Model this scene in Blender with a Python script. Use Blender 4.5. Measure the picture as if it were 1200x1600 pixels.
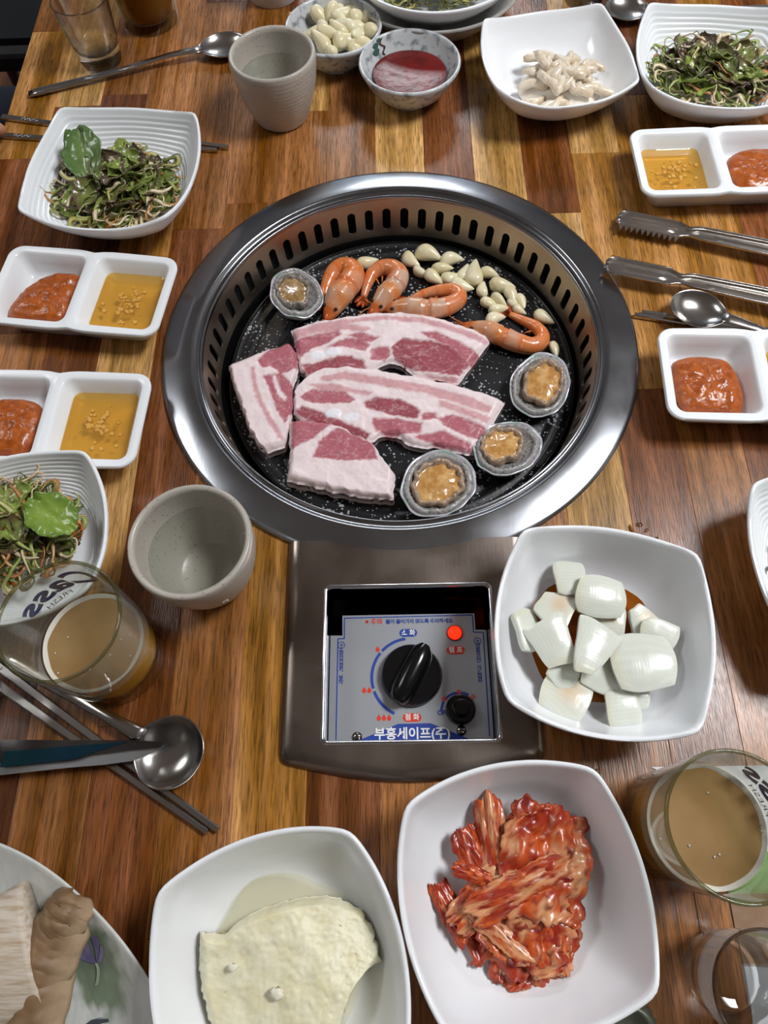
import bpy, bmesh, math, random
import numpy as np
from mathutils import Vector, Matrix, noise
from math import sin, cos, pi, radians as R

# ------------------------------------------------------------------ camera, world, lights, exposure
S = bpy.context.scene
COL = S.collection
for o in list(bpy.data.objects):
    bpy.data.objects.remove(o)
# units: metres; z = 0 is the table top, x/y origin is the centre of the grill
cd = bpy.data.cameras.new('camera')
cam = bpy.data.objects.new('camera', cd)
COL.objects.link(cam)
cd.sensor_fit = 'VERTICAL'
cd.sensor_height = 32.0
cd.lens = 1119.74 * 32.0 / 1600.0
cd.clip_start = 0.02
M3 = Matrix(((0.99957, 0.020328, 0.021115), (-0.009857, 0.911577, -0.41101), (-0.027603, 0.410626, 0.911386)))
cam.matrix_world = Matrix.Translation((-0.00207, -0.36601, 0.47704)) @ M3.to_4x4()
S.camera = cam

world = bpy.data.worlds.new('world')
S.world = world
world.use_nodes = True
world.node_tree.nodes['Background'].inputs[0].default_value = (0.62, 0.70, 0.85, 1)
world.node_tree.nodes['Background'].inputs[1].default_value = 0.35

def area(name, loc, size, power, color, target=None):
    l = bpy.data.lights.new(name, 'AREA')
    l.shape = 'RECTANGLE'
    l.size, l.size_y = size
    l.energy = power
    l.color = color
    o = bpy.data.objects.new(name, l)
    COL.objects.link(o)
    o.location = loc
    if target:
        o.rotation_euler = (Vector(target) - Vector(loc)).to_track_quat('-Z', 'Y').to_euler()
    return o
area('ceiling_lamp_light', (1.04, 0.14, 1.63), (0.52, 0.52), 31, (0.97, 0.985, 1.0))
area('ceiling_lamp_light', (-1.50, 0.55, 1.63), (0.62, 0.62), 10, (0.97, 0.985, 1.0))
area('ceiling_lamp_light', (0.1, 2.95, 1.63), (0.62, 0.62), 26, (0.93, 0.97, 1.0))

S.view_settings.view_transform = 'Standard'
S.view_settings.look = 'None'
S.view_settings.gamma = 1.0
S.view_settings.use_curve_mapping = False
S.view_settings.exposure = 0.22

# ------------------------------------------------------------------ helpers
random.seed(7)
rng = np.random.default_rng(7)

def lin(c):
    if isinstance(c, str):
        c = tuple(int(c[i:i + 2], 16) / 255 for i in (0, 2, 4))
    return tuple((v / 12.92 if v <= 0.04045 else ((v + 0.055) / 1.055) ** 2.4) for v in c)

class NT:
    def __init__(s, m):
        s.t = m.node_tree
    def n(s, typ, **kw):
        x = s.t.nodes.new(typ)
        for k, v in kw.items():
            if k.startswith('_'):
                setattr(x, k[1:], v)
            else:
                x.inputs[k.replace('__', ' ')].default_value = v
        return x
    def l(s, a, b):
        s.t.links.new(a, b)

def base_mat(name):
    m = bpy.data.materials.new(name)
    m.use_nodes = True
    nt = NT(m)
    b = m.node_tree.nodes['Principled BSDF']
    return m, nt, b

def mat(name, col, rough=0.4, metal=0.0, col2=None, vscale=40, vdet=3, vpos=(0.4, 0.6), stretch=(1, 1, 1), bump=0, bscale=200,
        spec=0.5, sss=0, coat=0, vcol=False, rvar=0, coord='Object', trans=0, ior=1.45, emit=None, bdet=3, alpha=1):
    m, nt, b = base_mat(name)
    tc = nt.n('ShaderNodeTexCoord')
    mp = nt.n('ShaderNodeMapping')
    mp.inputs['Scale'].default_value = stretch
    nt.l(tc.outputs[coord], mp.inputs['Vector'])
    c1 = (*lin(col), 1)
    b.inputs['Base Color'].default_value = c1
    cout = None
    if vcol:
        a = nt.n('ShaderNodeVertexColor', _layer_name='Col')
        cout = a.outputs['Color']
        if col2 is not None:
            nz = nt.n('ShaderNodeTexNoise', Scale=vscale, Detail=vdet)
            nt.l(mp.outputs[0], nz.inputs['Vector'])
            rp = nt.n('ShaderNodeMapRange')
            rp.inputs['From Min'].default_value, rp.inputs['From Max'].default_value = vpos
            rp.inputs['To Max'].default_value = 0.55
            nt.l(nz.outputs['Fac'], rp.inputs['Value'])
            mx = nt.n('ShaderNodeMix', _data_type='RGBA')
            nt.l(rp.outputs[0], mx.inputs[0])
            nt.l(cout, mx.inputs[6])
            mx.inputs[7].default_value = (*lin(col2), 1)
            cout = mx.outputs[2]
        nt.l(cout, b.inputs['Base Color'])
    elif col2 is not None:
        nz = nt.n('ShaderNodeTexNoise', Scale=vscale, Detail=vdet)
        nt.l(mp.outputs[0], nz.inputs['Vector'])
        cr = nt.n('ShaderNodeValToRGB')
        cr.color_ramp.elements[0].position, cr.color_ramp.elements[1].position = vpos
        cr.color_ramp.elements[0].color = c1
        cr.color_ramp.elements[1].color = (*lin(col2), 1)
        nt.l(nz.outputs['Fac'], cr.inputs[0])
        nt.l(cr.outputs[0], b.inputs['Base Color'])
    b.inputs['Roughness'].default_value = rough
    b.inputs['Metallic'].default_value = metal
    b.inputs['Specular IOR Level'].default_value = spec
    b.inputs['IOR'].default_value = ior
    b.inputs['Transmission Weight'].default_value = trans
    b.inputs['Alpha'].default_value = alpha
    if sss:
        b.inputs['Subsurface Weight'].default_value = sss
        b.inputs['Subsurface Radius'].default_value = (1.0, 0.7, 0.45)
        b.inputs['Subsurface Scale'].default_value = 0.004
    if coat:
        b.inputs['Coat Weight'].default_value = coat
        b.inputs['Coat Roughness'].default_value = 0.08
    if emit:
        b.inputs['Emission Color'].default_value = (*lin(emit[0]), 1)
        b.inputs['Emission Strength'].default_value = emit[1]
    if bump:
        nb = nt.n('ShaderNodeTexNoise', Scale=bscale, Detail=bdet)
        nt.l(mp.outputs[0], nb.inputs['Vector'])
        bp = nt.n('ShaderNodeBump', Strength=bump, Distance=0.001)
        nt.l(nb.outputs['Fac'], bp.inputs['Height'])
        nt.l(bp.outputs[0], b.inputs['Normal'])
    if rvar:
        nr = nt.n('ShaderNodeTexNoise', Scale=60, Detail=4)
        nt.l(mp.outputs[0], nr.inputs['Vector'])
        rr = nt.n('ShaderNodeMapRange')
        rr.inputs['To Min'].default_value = max(0.02, rough - rvar)
        rr.inputs['To Max'].default_value = rough + rvar
        nt.l(nr.outputs['Fac'], rr.inputs['Value'])
        nt.l(rr.outputs[0], b.inputs['Roughness'])
    return m

def clear_mat(name, tint, rough=0.02, ior=1.45, haze=0.0, haze_col=None, hscale=0):
    """clear liquid or thin glass: tinted pass-through, a fresnel mirror and some cloudiness"""
    m, nt, b = base_mat(name)
    nt.t.nodes.remove(b)
    out = [x for x in nt.t.nodes if x.type == 'OUTPUT_MATERIAL'][0]
    tr = nt.n('ShaderNodeBsdfTransparent', Color=(*lin(tint), 1))
    src = tr.outputs[0]
    if haze:
        df = nt.n('ShaderNodeBsdfDiffuse', Color=(*lin(haze_col or tint), 1))
        mh = nt.n('ShaderNodeMixShader', Fac=haze)
        if hscale:
            tc = nt.n('ShaderNodeTexCoord')
            nz = nt.n('ShaderNodeTexNoise', Scale=hscale, Detail=4)
            nt.l(tc.outputs['Object'], nz.inputs['Vector'])
            mr = nt.n('ShaderNodeMapRange')
            mr.inputs['From Min'].default_value, mr.inputs['From Max'].default_value = 0.3, 0.7
            mr.inputs['To Min'].default_value, mr.inputs['To Max'].default_value = haze * 0.7, min(0.97, haze * 1.3)
            nt.l(nz.outputs['Fac'], mr.inputs['Value'])
            nt.l(mr.outputs[0], mh.inputs['Fac'])
        nt.l(src, mh.inputs[1])
        nt.l(df.outputs[0], mh.inputs[2])
        src = mh.outputs[0]
    gl = nt.n('ShaderNodeBsdfGlossy', Roughness=rough)
    lw = nt.n('ShaderNodeLayerWeight', Blend=0.5)
    pw = nt.n('ShaderNodeMath', _operation='POWER')
    pw.inputs[1].default_value = 4.0
    nt.l(lw.outputs['Facing'], pw.inputs[0])
    fr = nt.n('ShaderNodeMapRange')
    fr.inputs['To Min'].default_value = ((ior - 1) / (ior + 1)) ** 2
    fr.inputs['To Max'].default_value = 0.85
    nt.l(pw.outputs[0], fr.inputs['Value'])
    mx = nt.n('ShaderNodeMixShader')
    nt.l(fr.outputs[0], mx.inputs['Fac'])
    nt.l(src, mx.inputs[1])
    nt.l(gl.outputs[0], mx.inputs[2])
    nt.l(mx.outputs[0], out.inputs['Surface'])
    return m

def mk(name, V, F, m, parent=None, smooth=True, cols=None, sharp=None, loc=None, rot=None):
    me = bpy.data.meshes.new(name)
    me.from_pydata([tuple(map(float, v)) for v in V], [], [tuple(f) for f in F])
    if smooth:
        me.polygons.foreach_set('use_smooth', [True] * len(me.polygons))
        if sharp:
            me.set_sharp_from_angle(angle=R(sharp))
    if cols is not None:
        ca = me.color_attributes.new('Col', 'FLOAT_COLOR', 'POINT')
        arr = np.ones((len(V), 4))
        arr[:, :3] = cols
        ca.data.foreach_set('color', arr.ravel())
    me.update()
    o = bpy.data.objects.new(name, me)
    if m is not None:
        me.materials.append(m)
    COL.objects.link(o)
    if parent is not None:
        o.parent = parent
    if loc is not None:
        o.location = loc
    if rot is not None:
        o.rotation_euler = rot if not isinstance(rot, (int, float)) else (0, 0, rot)
    return o

def tag(o, label, cat, group=None, kind=None):
    if label:
        o['label'] = label
    if cat:
        o['category'] = cat
    if group:
        o['group'] = group
    if kind:
        o['kind'] = kind
    return o

def thing(name, label, cat, loc=(0, 0, 0), rz=0, group=None):
    o = bpy.data.objects.new(name, None)
    o.empty_display_size = 0.02
    COL.objects.link(o)
    o.location = loc
    o.rotation_euler = (0, 0, rz)
    return tag(o, label, cat, group)

class MB:
    def __init__(s):
        s.V, s.F, s.C = [], [], []
    def add(s, V, F, col=None):
        k = len(s.V)
        s.V += [tuple(v) for v in V]
        s.F += [tuple(i + k for i in f) for f in F]
        if col is not None:
            c = np.asarray(col, float)
            s.C += [tuple(c)] * len(V) if c.ndim == 1 else [tuple(x) for x in c]
        return s
    def box(s, x0, x1, y0, y1, z0, z1, col=None):
        V = [(x, y, z) for z in (z0, z1) for y in (y0, y1) for x in (x0, x1)]
        F = [(0, 2, 3, 1), (4, 5, 7, 6), (0, 1, 5, 4), (2, 6, 7, 3), (0, 4, 6, 2), (1, 3, 7, 5)]
        return s.add(V, F, col)
    def mk(s, name, m, parent=None, **kw):
        return mk(name, s.V, s.F, m, parent, cols=(np.array(s.C) if s.C else None), **kw)

def rings(rs, n, close0=True, close1=True, loop=True):
    """faces joining consecutive rings of n verts; optional caps"""
    F = []
    k = len(rs)
    for i in range(k - 1):
        for j in range(n if loop else n - 1):
            a, b = i * n + j, i * n + (j + 1) % n
            F.append((a, b, b + n, a + n))
    if close0:
        F.append(tuple(range(n - 1, -1, -1)))
    if close1:
        F.append(tuple((k - 1) * n + j for j in range(n)))
    return F

def lathe(prof, n=64, c0=True, c1=True, fn=None, cx=0, cy=0):
    V = []
    for r, z in prof:
        for j in range(n):
            a = 2 * pi * j / n
            rr = r * (fn(a, r, z) if fn else 1)
            V.append((cx + rr * cos(a), cy + rr * sin(a), z))
    return V, rings(prof, n, c0, c1)

def smooth_path(pts, n):
    """Catmull-Rom through pts, n samples, roughly even"""
    P_ = [Vector(p if len(p) == 3 else (*p, 0)) for p in pts]
    P_ = [P_[0] * 2 - P_[1]] + P_ + [P_[-1] * 2 - P_[-2]]
    dense = []
    for i in range(1, len(P_) - 2):
        for k in range(24):
            t = k / 24
            a, b, c, d = P_[i - 1], P_[i], P_[i + 1], P_[i + 2]
            dense.append(0.5 * ((2 * b) + (c - a) * t + (2 * a - 5 * b + 4 * c - d) * t * t + (3 * b - a - 3 * c + d) * t ** 3))
    dense.append(P_[-2].copy())
    L = [0]
    for i in range(1, len(dense)):
        L.append(L[-1] + (dense[i] - dense[i - 1]).length)
    out = []
    j = 0
    for i in range(n):
        s = L[-1] * i / (n - 1)
        while j < len(L) - 2 and L[j + 1] < s:
            j += 1
        t = (s - L[j]) / max(1e-9, L[j + 1] - L[j])
        out.append(dense[j].lerp(dense[j + 1], min(1, max(0, t))))
    return out

def tube(path, rad, n=12, flat=1.0, up=(0, 0, 1), shape=None):
    """tube along a path; rad: float or list; flat scales the up axis; shape(a, t) multiplies the radius"""
    V = []
    k = len(path)
    for i, p in enumerate(path):
        t = (path[min(i + 1, k - 1)] - path[max(i - 1, 0)]).normalized()
        sd = t.cross(Vector(up))
        if sd.length < 1e-5:
            sd = t.cross(Vector((0, 1, 0.01)))
        sd.normalize()
        u = sd.cross(t).normalized()
        r = rad[i] if isinstance(rad, (list, tuple, np.ndarray)) else rad
        f = flat[i] if isinstance(flat, (list, tuple)) else flat
        for j in range(n):
            a = 2 * pi * j / n
            m = shape(a, i / (k - 1)) if shape else 1
            V.append(p + sd * (r * m * cos(a)) + u * (r * f * m * sin(a)))
    return V, rings(path, n)

def nz(x, y, z=0.0, s=1.0):
    return noise.noise(Vector((x * s, y * s, z * s)))

def fbm(x, y, z=0.0, s=1.0, o=3):
    v, a = 0, 1
    for i in range(o):
        v += a * noise.noise(Vector((x * s, y * s, z * s + i * 7.3)))
        s *= 2.1
        a *= 0.5
    return v

def copy_tree(o, loc=None, rot=None, label=None):
    c = o.copy()
    COL.objects.link(c)
    if loc is not None:
        c.location = loc
    if rot is not None:
        c.rotation_euler = rot
    if label:
        c['label'] = label
    for ch in list(o.children):
        d = ch.copy()
        COL.objects.link(d)
        d.parent = c
        for g in list(ch.children):
            e = g.copy()
            COL.objects.link(e)
            e.parent = d
    return c

def text_mesh(body, size, align='CENTER', shear=0, space=1.0, bold=0.0, linesp=1.0):
    c = bpy.data.curves.new('text', 'FONT')
    c.body = body
    c.size = size
    c.align_x = align
    c.align_y = 'CENTER'
    c.shear = shear
    c.space_character = space
    c.space_line = linesp
    c.offset = bold
    o = bpy.data.objects.new('text', c)
    COL.objects.link(o)
    dg = bpy.context.evaluated_depsgraph_get()
    me = bpy.data.meshes.new_from_object(o.evaluated_get(dg))
    V = [tuple(v.co) for v in me.vertices]
    F = [tuple(p.vertices) for p in me.polygons]
    bpy.data.objects.remove(o)
    bpy.data.curves.remove(c)
    bpy.data.meshes.remove(me)
    return V, F

# ------------------------------------------------------------------ materials shared by several things
MT = {}
MT['white_glaze'] = mat('white_glaze', 'f3f5f8', rough=0.16, spec=0.5, coat=0.25)
MT['white_melamine'] = mat('white_melamine', 'eff2f5', rough=0.24, spec=0.5)
MT['steel'] = mat('polished_steel', 'b9b7b6', rough=0.16, metal=1, rvar=0.06, bump=0.02, bscale=400)
MT['dull_steel'] = mat('dull_steel', '8f8a87', rough=0.24, metal=1, rvar=0.08, bump=0.03, bscale=500)
MT['cutlery'] = mat('cutlery_steel', 'b4b0ad', rough=0.2, metal=1, rvar=0.06)
MT['black_plastic'] = mat('black_plastic', '0b0b0d', rough=0.18, spec=0.5)
MT['print_blue'] = mat('print_blue', '1f3f9a', rough=0.5)
MT['print_red'] = mat('print_red', 'd8371f', rough=0.5)
MT['print_white'] = mat('print_white', 'f0f0f0', rough=0.5)
MT['black_gap'] = mat('dark_inside', '060606', rough=0.7)
MT['glass'] = mat('clear_glass', 'ffffff', rough=0.0, trans=1, ior=1.36)
def shot_mat():
    m = clear_mat('pressed_clear_glass', 'fafcfb', rough=0.01, ior=1.45)
    nt = NT(m)
    out = [x for x in nt.t.nodes if x.type == 'OUTPUT_MATERIAL'][0]
    src = out.inputs['Surface'].links[0].from_socket
    g = nt.n('ShaderNodeBsdfGlass', Roughness=0.0, IOR=1.4)
    mx = nt.n('ShaderNodeMixShader', Fac=0.72)
    nt.l(src, mx.inputs[1])
    nt.l(g.outputs[0], mx.inputs[2])
    nt.l(mx.outputs[0], out.inputs['Surface'])
    return m
MT['shot_glass'] = shot_mat()
MT['thin_glass'] = clear_mat('thin_glass', 'f4f6f2', rough=0.01, ior=1.3)
MT['water'] = clear_mat('water', 'f3f6f4', rough=0.01, ior=1.33)

# ------------------------------------------------------------------ the room
FLOOR, CEIL = -0.74, 1.66
X0, X1, Y0, Y1 = -2.6, 2.4, -2.4, 3.6
def slab_box(name, x0, x1, y0, y1, z0, z1, m):
    o = MB().box(x0, x1, y0, y1, z0, z1).mk(name, m, smooth=False)
    o['kind'] = 'structure'
    return o
m_wall = mat('painted_wall', 'd3d3d0', rough=0.8, bump=0.1, bscale=90)
m_ceil = mat('painted_ceiling', 'e2e1dd', rough=0.85, bump=0.1, bscale=60)
m_floor = mat('floor_boards_brown', '6d4526', rough=0.45, col2='4e2f19', vscale=9, stretch=(6, 0.6, 1))
fl = slab_box('floor', X0, X1, Y0, Y1, FLOOR - 0.05, FLOOR - 0.002, m_floor)
for i in range(18):
    for j in range(3):
        w, L = (X1 - X0) / 18, (Y1 - Y0) / 3
        xa, ya = X0 + i * w, Y0 + j * L
        MB().box(xa + 0.004, xa + w - 0.004, ya + 0.004, ya + L - 0.004, FLOOR - 0.002, FLOOR).mk('board', m_floor, fl, smooth=False)
slab_box('ceiling', X0, X1, Y0, Y1, CEIL, CEIL + 0.05, m_ceil)
slab_box('wall_left', X0 - 0.05, X0, Y0, Y1, FLOOR, CEIL, m_wall)
slab_box('wall_right', X1, X1 + 0.05, Y0, Y1, FLOOR, CEIL, m_wall)
slab_box('wall_back', X0, X1, Y1, Y1 + 0.05, FLOOR, CEIL, mat('blue_grey_wall', 'b3c1d2', rough=0.8, bump=0.1, bscale=90))
slab_box('wall_front', X0, X1, Y0 - 0.05, Y0, FLOOR, CEIL, m_wall)
m_frame = mat('lamp_frame_white', 'dddddd', rough=0.4)
for nm, (lx, ly) in (('right of the grill', (1.04, 0.14)), ('left of the grill', (-1.50, 0.55)), ('beyond the far end of the table', (0.1, 2.95))):
    t = thing('ceiling_lamp', 'square white ceiling lamp panel ' + nm, 'lamp', (lx, ly, CEIL), 0)
    f = MB()
    for a, b, c, d in ((-.34, .34, .315, .34), (-.34, .34, -.34, -.315), (-.34, -.315, -.315, .315), (.315, .34, -.315, .315)):
        f.box(a, b, c, d, -0.035, 0)
    f.mk('frame', m_frame, t, smooth=False)

# ------------------------------------------------------------------ table of staggered wooden blocks
def wood_mat():
    m, nt, b = base_mat('block_wood')
    oi = nt.n('ShaderNodeObjectInfo')
    tc = nt.n('ShaderNodeTexCoord')
    mul = nt.n('ShaderNodeMath', _operation='MULTIPLY')
    mul.inputs[1].default_value = 37.0
    nt.l(oi.outputs['Random'], mul.inputs[0])
    cmb = nt.n('ShaderNodeCombineXYZ')
    for i in range(3):
        nt.l(mul.outputs[0], cmb.inputs[i])
    def layer(sc, scale, det, dist=0.0):
        mp = nt.n('ShaderNodeMapping')
        mp.inputs['Scale'].default_value = sc
        nt.l(tc.outputs['Object'], mp.inputs['Vector'])
        ad = nt.n('ShaderNodeVectorMath', _operation='ADD')
        nt.l(mp.outputs[0], ad.inputs[0])
        nt.l(cmb.outputs[0], ad.inputs[1])
        n_ = nt.n('ShaderNodeTexNoise', Scale=scale, Detail=det, Distortion=dist)
        nt.l(ad.outputs[0], n_.inputs['Vector'])
        return n_.outputs['Fac']
    broad = layer((62, 3.0, 1), 1.0, 4, 0.5)
    fine = layer((380, 20, 1), 1.0, 4, 0.4)
    pores = layer((1300, 70, 1), 1.0, 2)
    def rng_(src, a, b_, c, d):
        r = nt.n('ShaderNodeMapRange')
        for k, v in zip(('From Min', 'From Max', 'To Min', 'To Max'), (a, b_, c, d)):
            r.inputs[k].default_value = v
        nt.l(src, r.inputs['Value'])
        return r.outputs[0]
    hsv = nt.n('ShaderNodeHueSaturation')
    nt.l(oi.outputs['Color'], hsv.inputs['Color'])
    nt.l(rng_(broad, 0.34, 0.66, 0.55, 1.45), hsv.inputs['Value'])
    nt.l(rng_(broad, 0.3, 0.7, 1.12, 0.92), hsv.inputs['Saturation'])
    h2 = nt.n('ShaderNodeHueSaturation')
    nt.l(hsv.outputs[0], h2.inputs['Color'])
    nt.l(rng_(fine, 0.3, 0.7, 0.68, 1.3), h2.inputs['Value'])
    h3 = nt.n('ShaderNodeHueSaturation')
    nt.l(h2.outputs[0], h3.inputs['Color'])
    nt.l(rng_(pores, 0.34, 0.5, 0.5, 1.06), h3.inputs['Value'])
    nt.l(h3.outputs[0], b.inputs['Base Color'])
    b.inputs['Roughness'].default_value = 0.27
    b.inputs['Specular IOR Level'].default_value = 0.5
    bp = nt.n('ShaderNodeBump', Strength=0.28, Distance=0.0006)
    nt.l(pores, bp.inputs['Height'])
    nt.l(bp.outputs[0], b.inputs['Normal'])
    return m
m_wood = wood_mat()
TONE = {'Y': 'bd9156', 'G': 'a8763c', 'M': '925f32', 'R': '7d4a27', 'D': '653b22'}
table = thing('dining_table', 'wooden dining table of staggered light and dark brown blocks', 'table', (0, 0, FLOOR))
PITCH, E0 = 0.0457, 0.0280
TX0, TX1, TY0, TY1 = -0.372, 0.63, -0.78, 1.05
# column index -> list of (upper y of the block, tone), from far to near
COLS = {
    -9: [(1.05, 'M'), (.62, 'G'), (.235, 'M'), (-.05, 'R'), (-.38, 'M')],
    -8: [(1.05, 'R'), (.72, 'M'), (.42, 'G'), (.228, 'R'), (-.02, 'M'), (-.345, 'R')],
    -7: [(1.05, 'G'), (.66, 'Y'), (.30, 'R'), (.02, 'M'), (-.31, 'M')],
    -6: [(1.05, 'M'), (.58, 'M'), (.315, 'D'), (.06, 'R'), (-.22, 'D'), (-.45, 'R')],
    -5: [(1.05, 'R'), (.66, 'M'), (.27, 'G'), (.10, 'Y'), (-.215, 'M'), (-.52, 'M')],
    -4: [(1.05, 'G'), (.70, 'R'), (.46, 'M'), (.131, 'R'), (-.30, 'R'), (-.50, 'M')],
    -3: [(1.05, 'R'), (.60, 'M'), (.161, 'M'), (-.12, 'M'), (-.42, 'M')],
    -2: [(1.05, 'M'), (.65, 'R'), (.44, 'Y'), (.282, 'M'), (-.05, 'G'), (-.372, 'G')],
    -1: [(1.05, 'G'), (.50, 'M'), (.05, 'G'), (-.31, 'R'), (-.5, 'M')],
    0: [(1.05, 'R'), (.62, 'Y'), (.10, 'M'), (-.30, 'M')],
    1: [(1.05, 'Y'), (.57, 'R'), (.08, 'G'), (-.42, 'M')],
    2: [(1.05, 'M'), (.70, 'R'), (.40, 'Y'), (.02, 'M'), (-.33, 'R')],
    3: [(1.05, 'G'), (.46, 'R'), (.138, 'Y'), (-.26, 'M'), (-.5, 'R')],
    4: [(1.05, 'R'), (.60, 'Y'), (.212, 'G'), (-.05, 'R'), (-.37, 'M')],
    5: [(1.05, 'M'), (.55, 'D'), (.29, 'G'), (.02, 'M'), (-.36, 'R')],
    6: [(1.05, 'G'), (.62, 'R'), (.30, 'G'), (-.02, 'R'), (-.33, 'M')],
    7: [(1.05, 'R'), (.50, 'G'), (.16, 'R'), (-.20, 'G')],
}
random.seed(11)
cut_m = bpy.data.meshes.new('cutter')
cV, cF = lathe([(0.172, -0.2), (0.172, 0.1)], 64)
k0 = len(cV)
bx = MB().add(cV, cF)
bx.box(-0.0575, 0.0615, -0.3155, -0.2065, -0.2, 0.1)
cutter = mk('cutter', bx.V, bx.F, None, smooth=False)
bev = 0.00025
for c in range(-9, 14):
    x0, x1 = E0 + (c - 1) * PITCH, E0 + c * PITCH
    if c == -9:
        x0 = TX0
    if c in COLS:
        lst = COLS[c]
    else:
        y, lst = TY1, []
        while y > TY0:
            lst.append((y, random.choice('RMGM')))
            y -= random.uniform(0.25, 0.5)
    for i, (yt, tone) in enumerate(lst):
        yb = lst[i + 1][0] if i + 1 < len(lst) else TY0
        g = 0.00004
        xa, xb, ya, yc = x0 + g, x1 - g, yb + g, yt - g
        if xb - xa < 0.004:
            continue
        cx, cy = (xa + xb) / 2, (ya + yc) / 2
        hx, hy = (xb - xa) / 2, (yc - ya) / 2
        V = []
        for zz, ins in ((-0.028, 0), (-bev, 0), (0, bev)):
            V += [(-hx + ins, -hy + ins, zz), (hx - ins, -hy + ins, zz), (hx - ins, hy - ins, zz), (-hx + ins, hy - ins, zz)]
        F = rings([0, 1, 2], 4)
        o = mk('plank', V, F, m_wood, table, smooth=False, loc=(cx, cy, -FLOOR))
        base = lin(TONE[tone])
        kk = random.uniform(0.9, 1.1)
        o.color = (*[min(1, v * kk) for v in base], 1)
        near = (abs(max(xa, min(0, xb))) ** 2 + abs(max(ya, min(0, yc))) ** 2) < 0.172 ** 2
        inbox = xa < 0.0615 and xb > -0.0575 and ya < -0.2065 and yc > -0.3155
        if near or inbox:
            bpy.context.view_layer.update()
            md = o.modifiers.new('cut', 'BOOLEAN')
            md.object = cutter
            md.solver = 'EXACT'
            md.operation = 'DIFFERENCE'
            dg = bpy.context.evaluated_depsgraph_get()
            me = bpy.data.meshes.new_from_object(o.evaluated_get(dg))
            o.modifiers.clear()
            o.data = me
            # a block cut in two by the opening becomes two blocks
            left = set(range(len(me.vertices)))
            adj = {i: [] for i in left}
            for e in me.edges:
                adj[e.vertices[0]].append(e.vertices[1])
                adj[e.vertices[1]].append(e.vertices[0])
            comps = []
            while left:
                st = [left.pop()]
                cp = set(st)
                while st:
                    for w_ in adj[st.pop()]:
                        if w_ in left:
                            left.discard(w_)
                            cp.add(w_)
                            st.append(w_)
                comps.append(cp)
            if len(comps) > 1:
                for ci, cp in enumerate(comps):
                    ids = {v: i for i, v in enumerate(sorted(cp))}
                    V2 = [tuple(me.vertices[v].co) for v in sorted(cp)]
                    F2 = [tuple(ids[v] for v in p.vertices) for p in me.polygons if p.vertices[0] in ids]
                    q = mk('plank', V2, F2, m_wood, table, smooth=False, loc=(cx, cy, -FLOOR))
                    q.color = o.color
                bpy.data.objects.remove(o)
bpy.data.objects.remove(cutter)
m_edge = mat('table_edge_band', '5a371d', rough=0.4, col2='43270f', vscale=8, stretch=(1, 8, 8))
MB().box(TX0 - 0.002, TX0, TY0, TY1, -0.03, -0.0006).mk('edge_band', m_edge, table, smooth=False, loc=(0, 0, -FLOOR))
m_legs = mat('table_leg_black', '17171a', rough=0.4)
for sx in (TX0 + 0.06, TX1 - 0.1):
    for sy in (TY0 + 0.08, TY1 - 0.08):
        MB().box(sx - 0.025, sx + 0.025, sy - 0.025, sy + 0.025, 0, -FLOOR - 0.03).mk('leg', m_legs, table, smooth=False)

# ------------------------------------------------------------------ round grill sunk into the table
def metal_mat(name, col, rough, ring=True, scratch=True, bumpk=0.06):
    m, nt, b = base_mat(name)
    tc = nt.n('ShaderNodeTexCoord')
    b.inputs['Metallic'].default_value = 1
    b.inputs['Base Color'].default_value = (*lin(col), 1)
    b.inputs['Anisotropic'].default_value = 0.0
    n1 = nt.n('ShaderNodeTexNoise', Scale=18, Detail=5)
    nt.l(tc.outputs['Object'], n1.inputs['Vector'])
    r1 = nt.n('ShaderNodeMapRange')
    r1.inputs['From Min'].default_value, r1.inputs['From Max'].default_value = 0.3, 0.7
    r1.inputs['To Min'].default_value, r1.inputs['To Max'].default_value = rough * 0.75, rough * 1.3
    nt.l(n1.outputs['Fac'], r1.inputs['Value'])
    nt.l(r1.outputs[0], b.inputs['Roughness'])
    if scratch:
        mp = nt.n('ShaderNodeMapping')
        mp.inputs['Scale'].default_value = (900, 60, 60)
        mp.inputs['Rotation'].default_value = (0, 0, 0.7)
        nt.l(tc.outputs['Object'], mp.inputs['Vector'])
        n2 = nt.n('ShaderNodeTexNoise', Scale=1, Detail=2)
        nt.l(mp.outputs[0], n2.inputs['Vector'])
        bp = nt.n('ShaderNodeBump', Strength=bumpk, Distance=0.0004)
        nt.l(n2.outputs['Fac'], bp.inputs['Height'])
        nt.l(bp.outputs[0], b.inputs['Normal'])
    return m
m_rim = metal_mat('brushed_grill_steel', '94969b', 0.19, bumpk=0.03)
m_wall2 = metal_mat('warm_grill_steel', 'b3a596', 0.4)
grill = thing('table_grill', 'round stainless steel grill sunk into the table with slotted inner wall', 'grill', (0, 0, 0))
prof = [(0.1905, 0.0002), (0.1922, 0.0006), (0.1924, 0.0022), (0.1916, 0.0034), (0.1900, 0.0041), (0.1885, 0.0045), (0.178, 0.0058), (0.1690, 0.0069), (0.1676, 0.0068), (0.1667, 0.0062),
        (0.1658, 0.0052), (0.165, 0.0038), (0.1635, 0.0032), (0.1622, 0.0034), (0.1614, 0.0042), (0.1606, 0.0046), (0.1598, 0.0042), (0.1594, 0.003), (0.1592, 0.001)]
V, F = lathe(prof, 160, False, False)
mk('rim', V, F, m_rim, grill)
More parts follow.
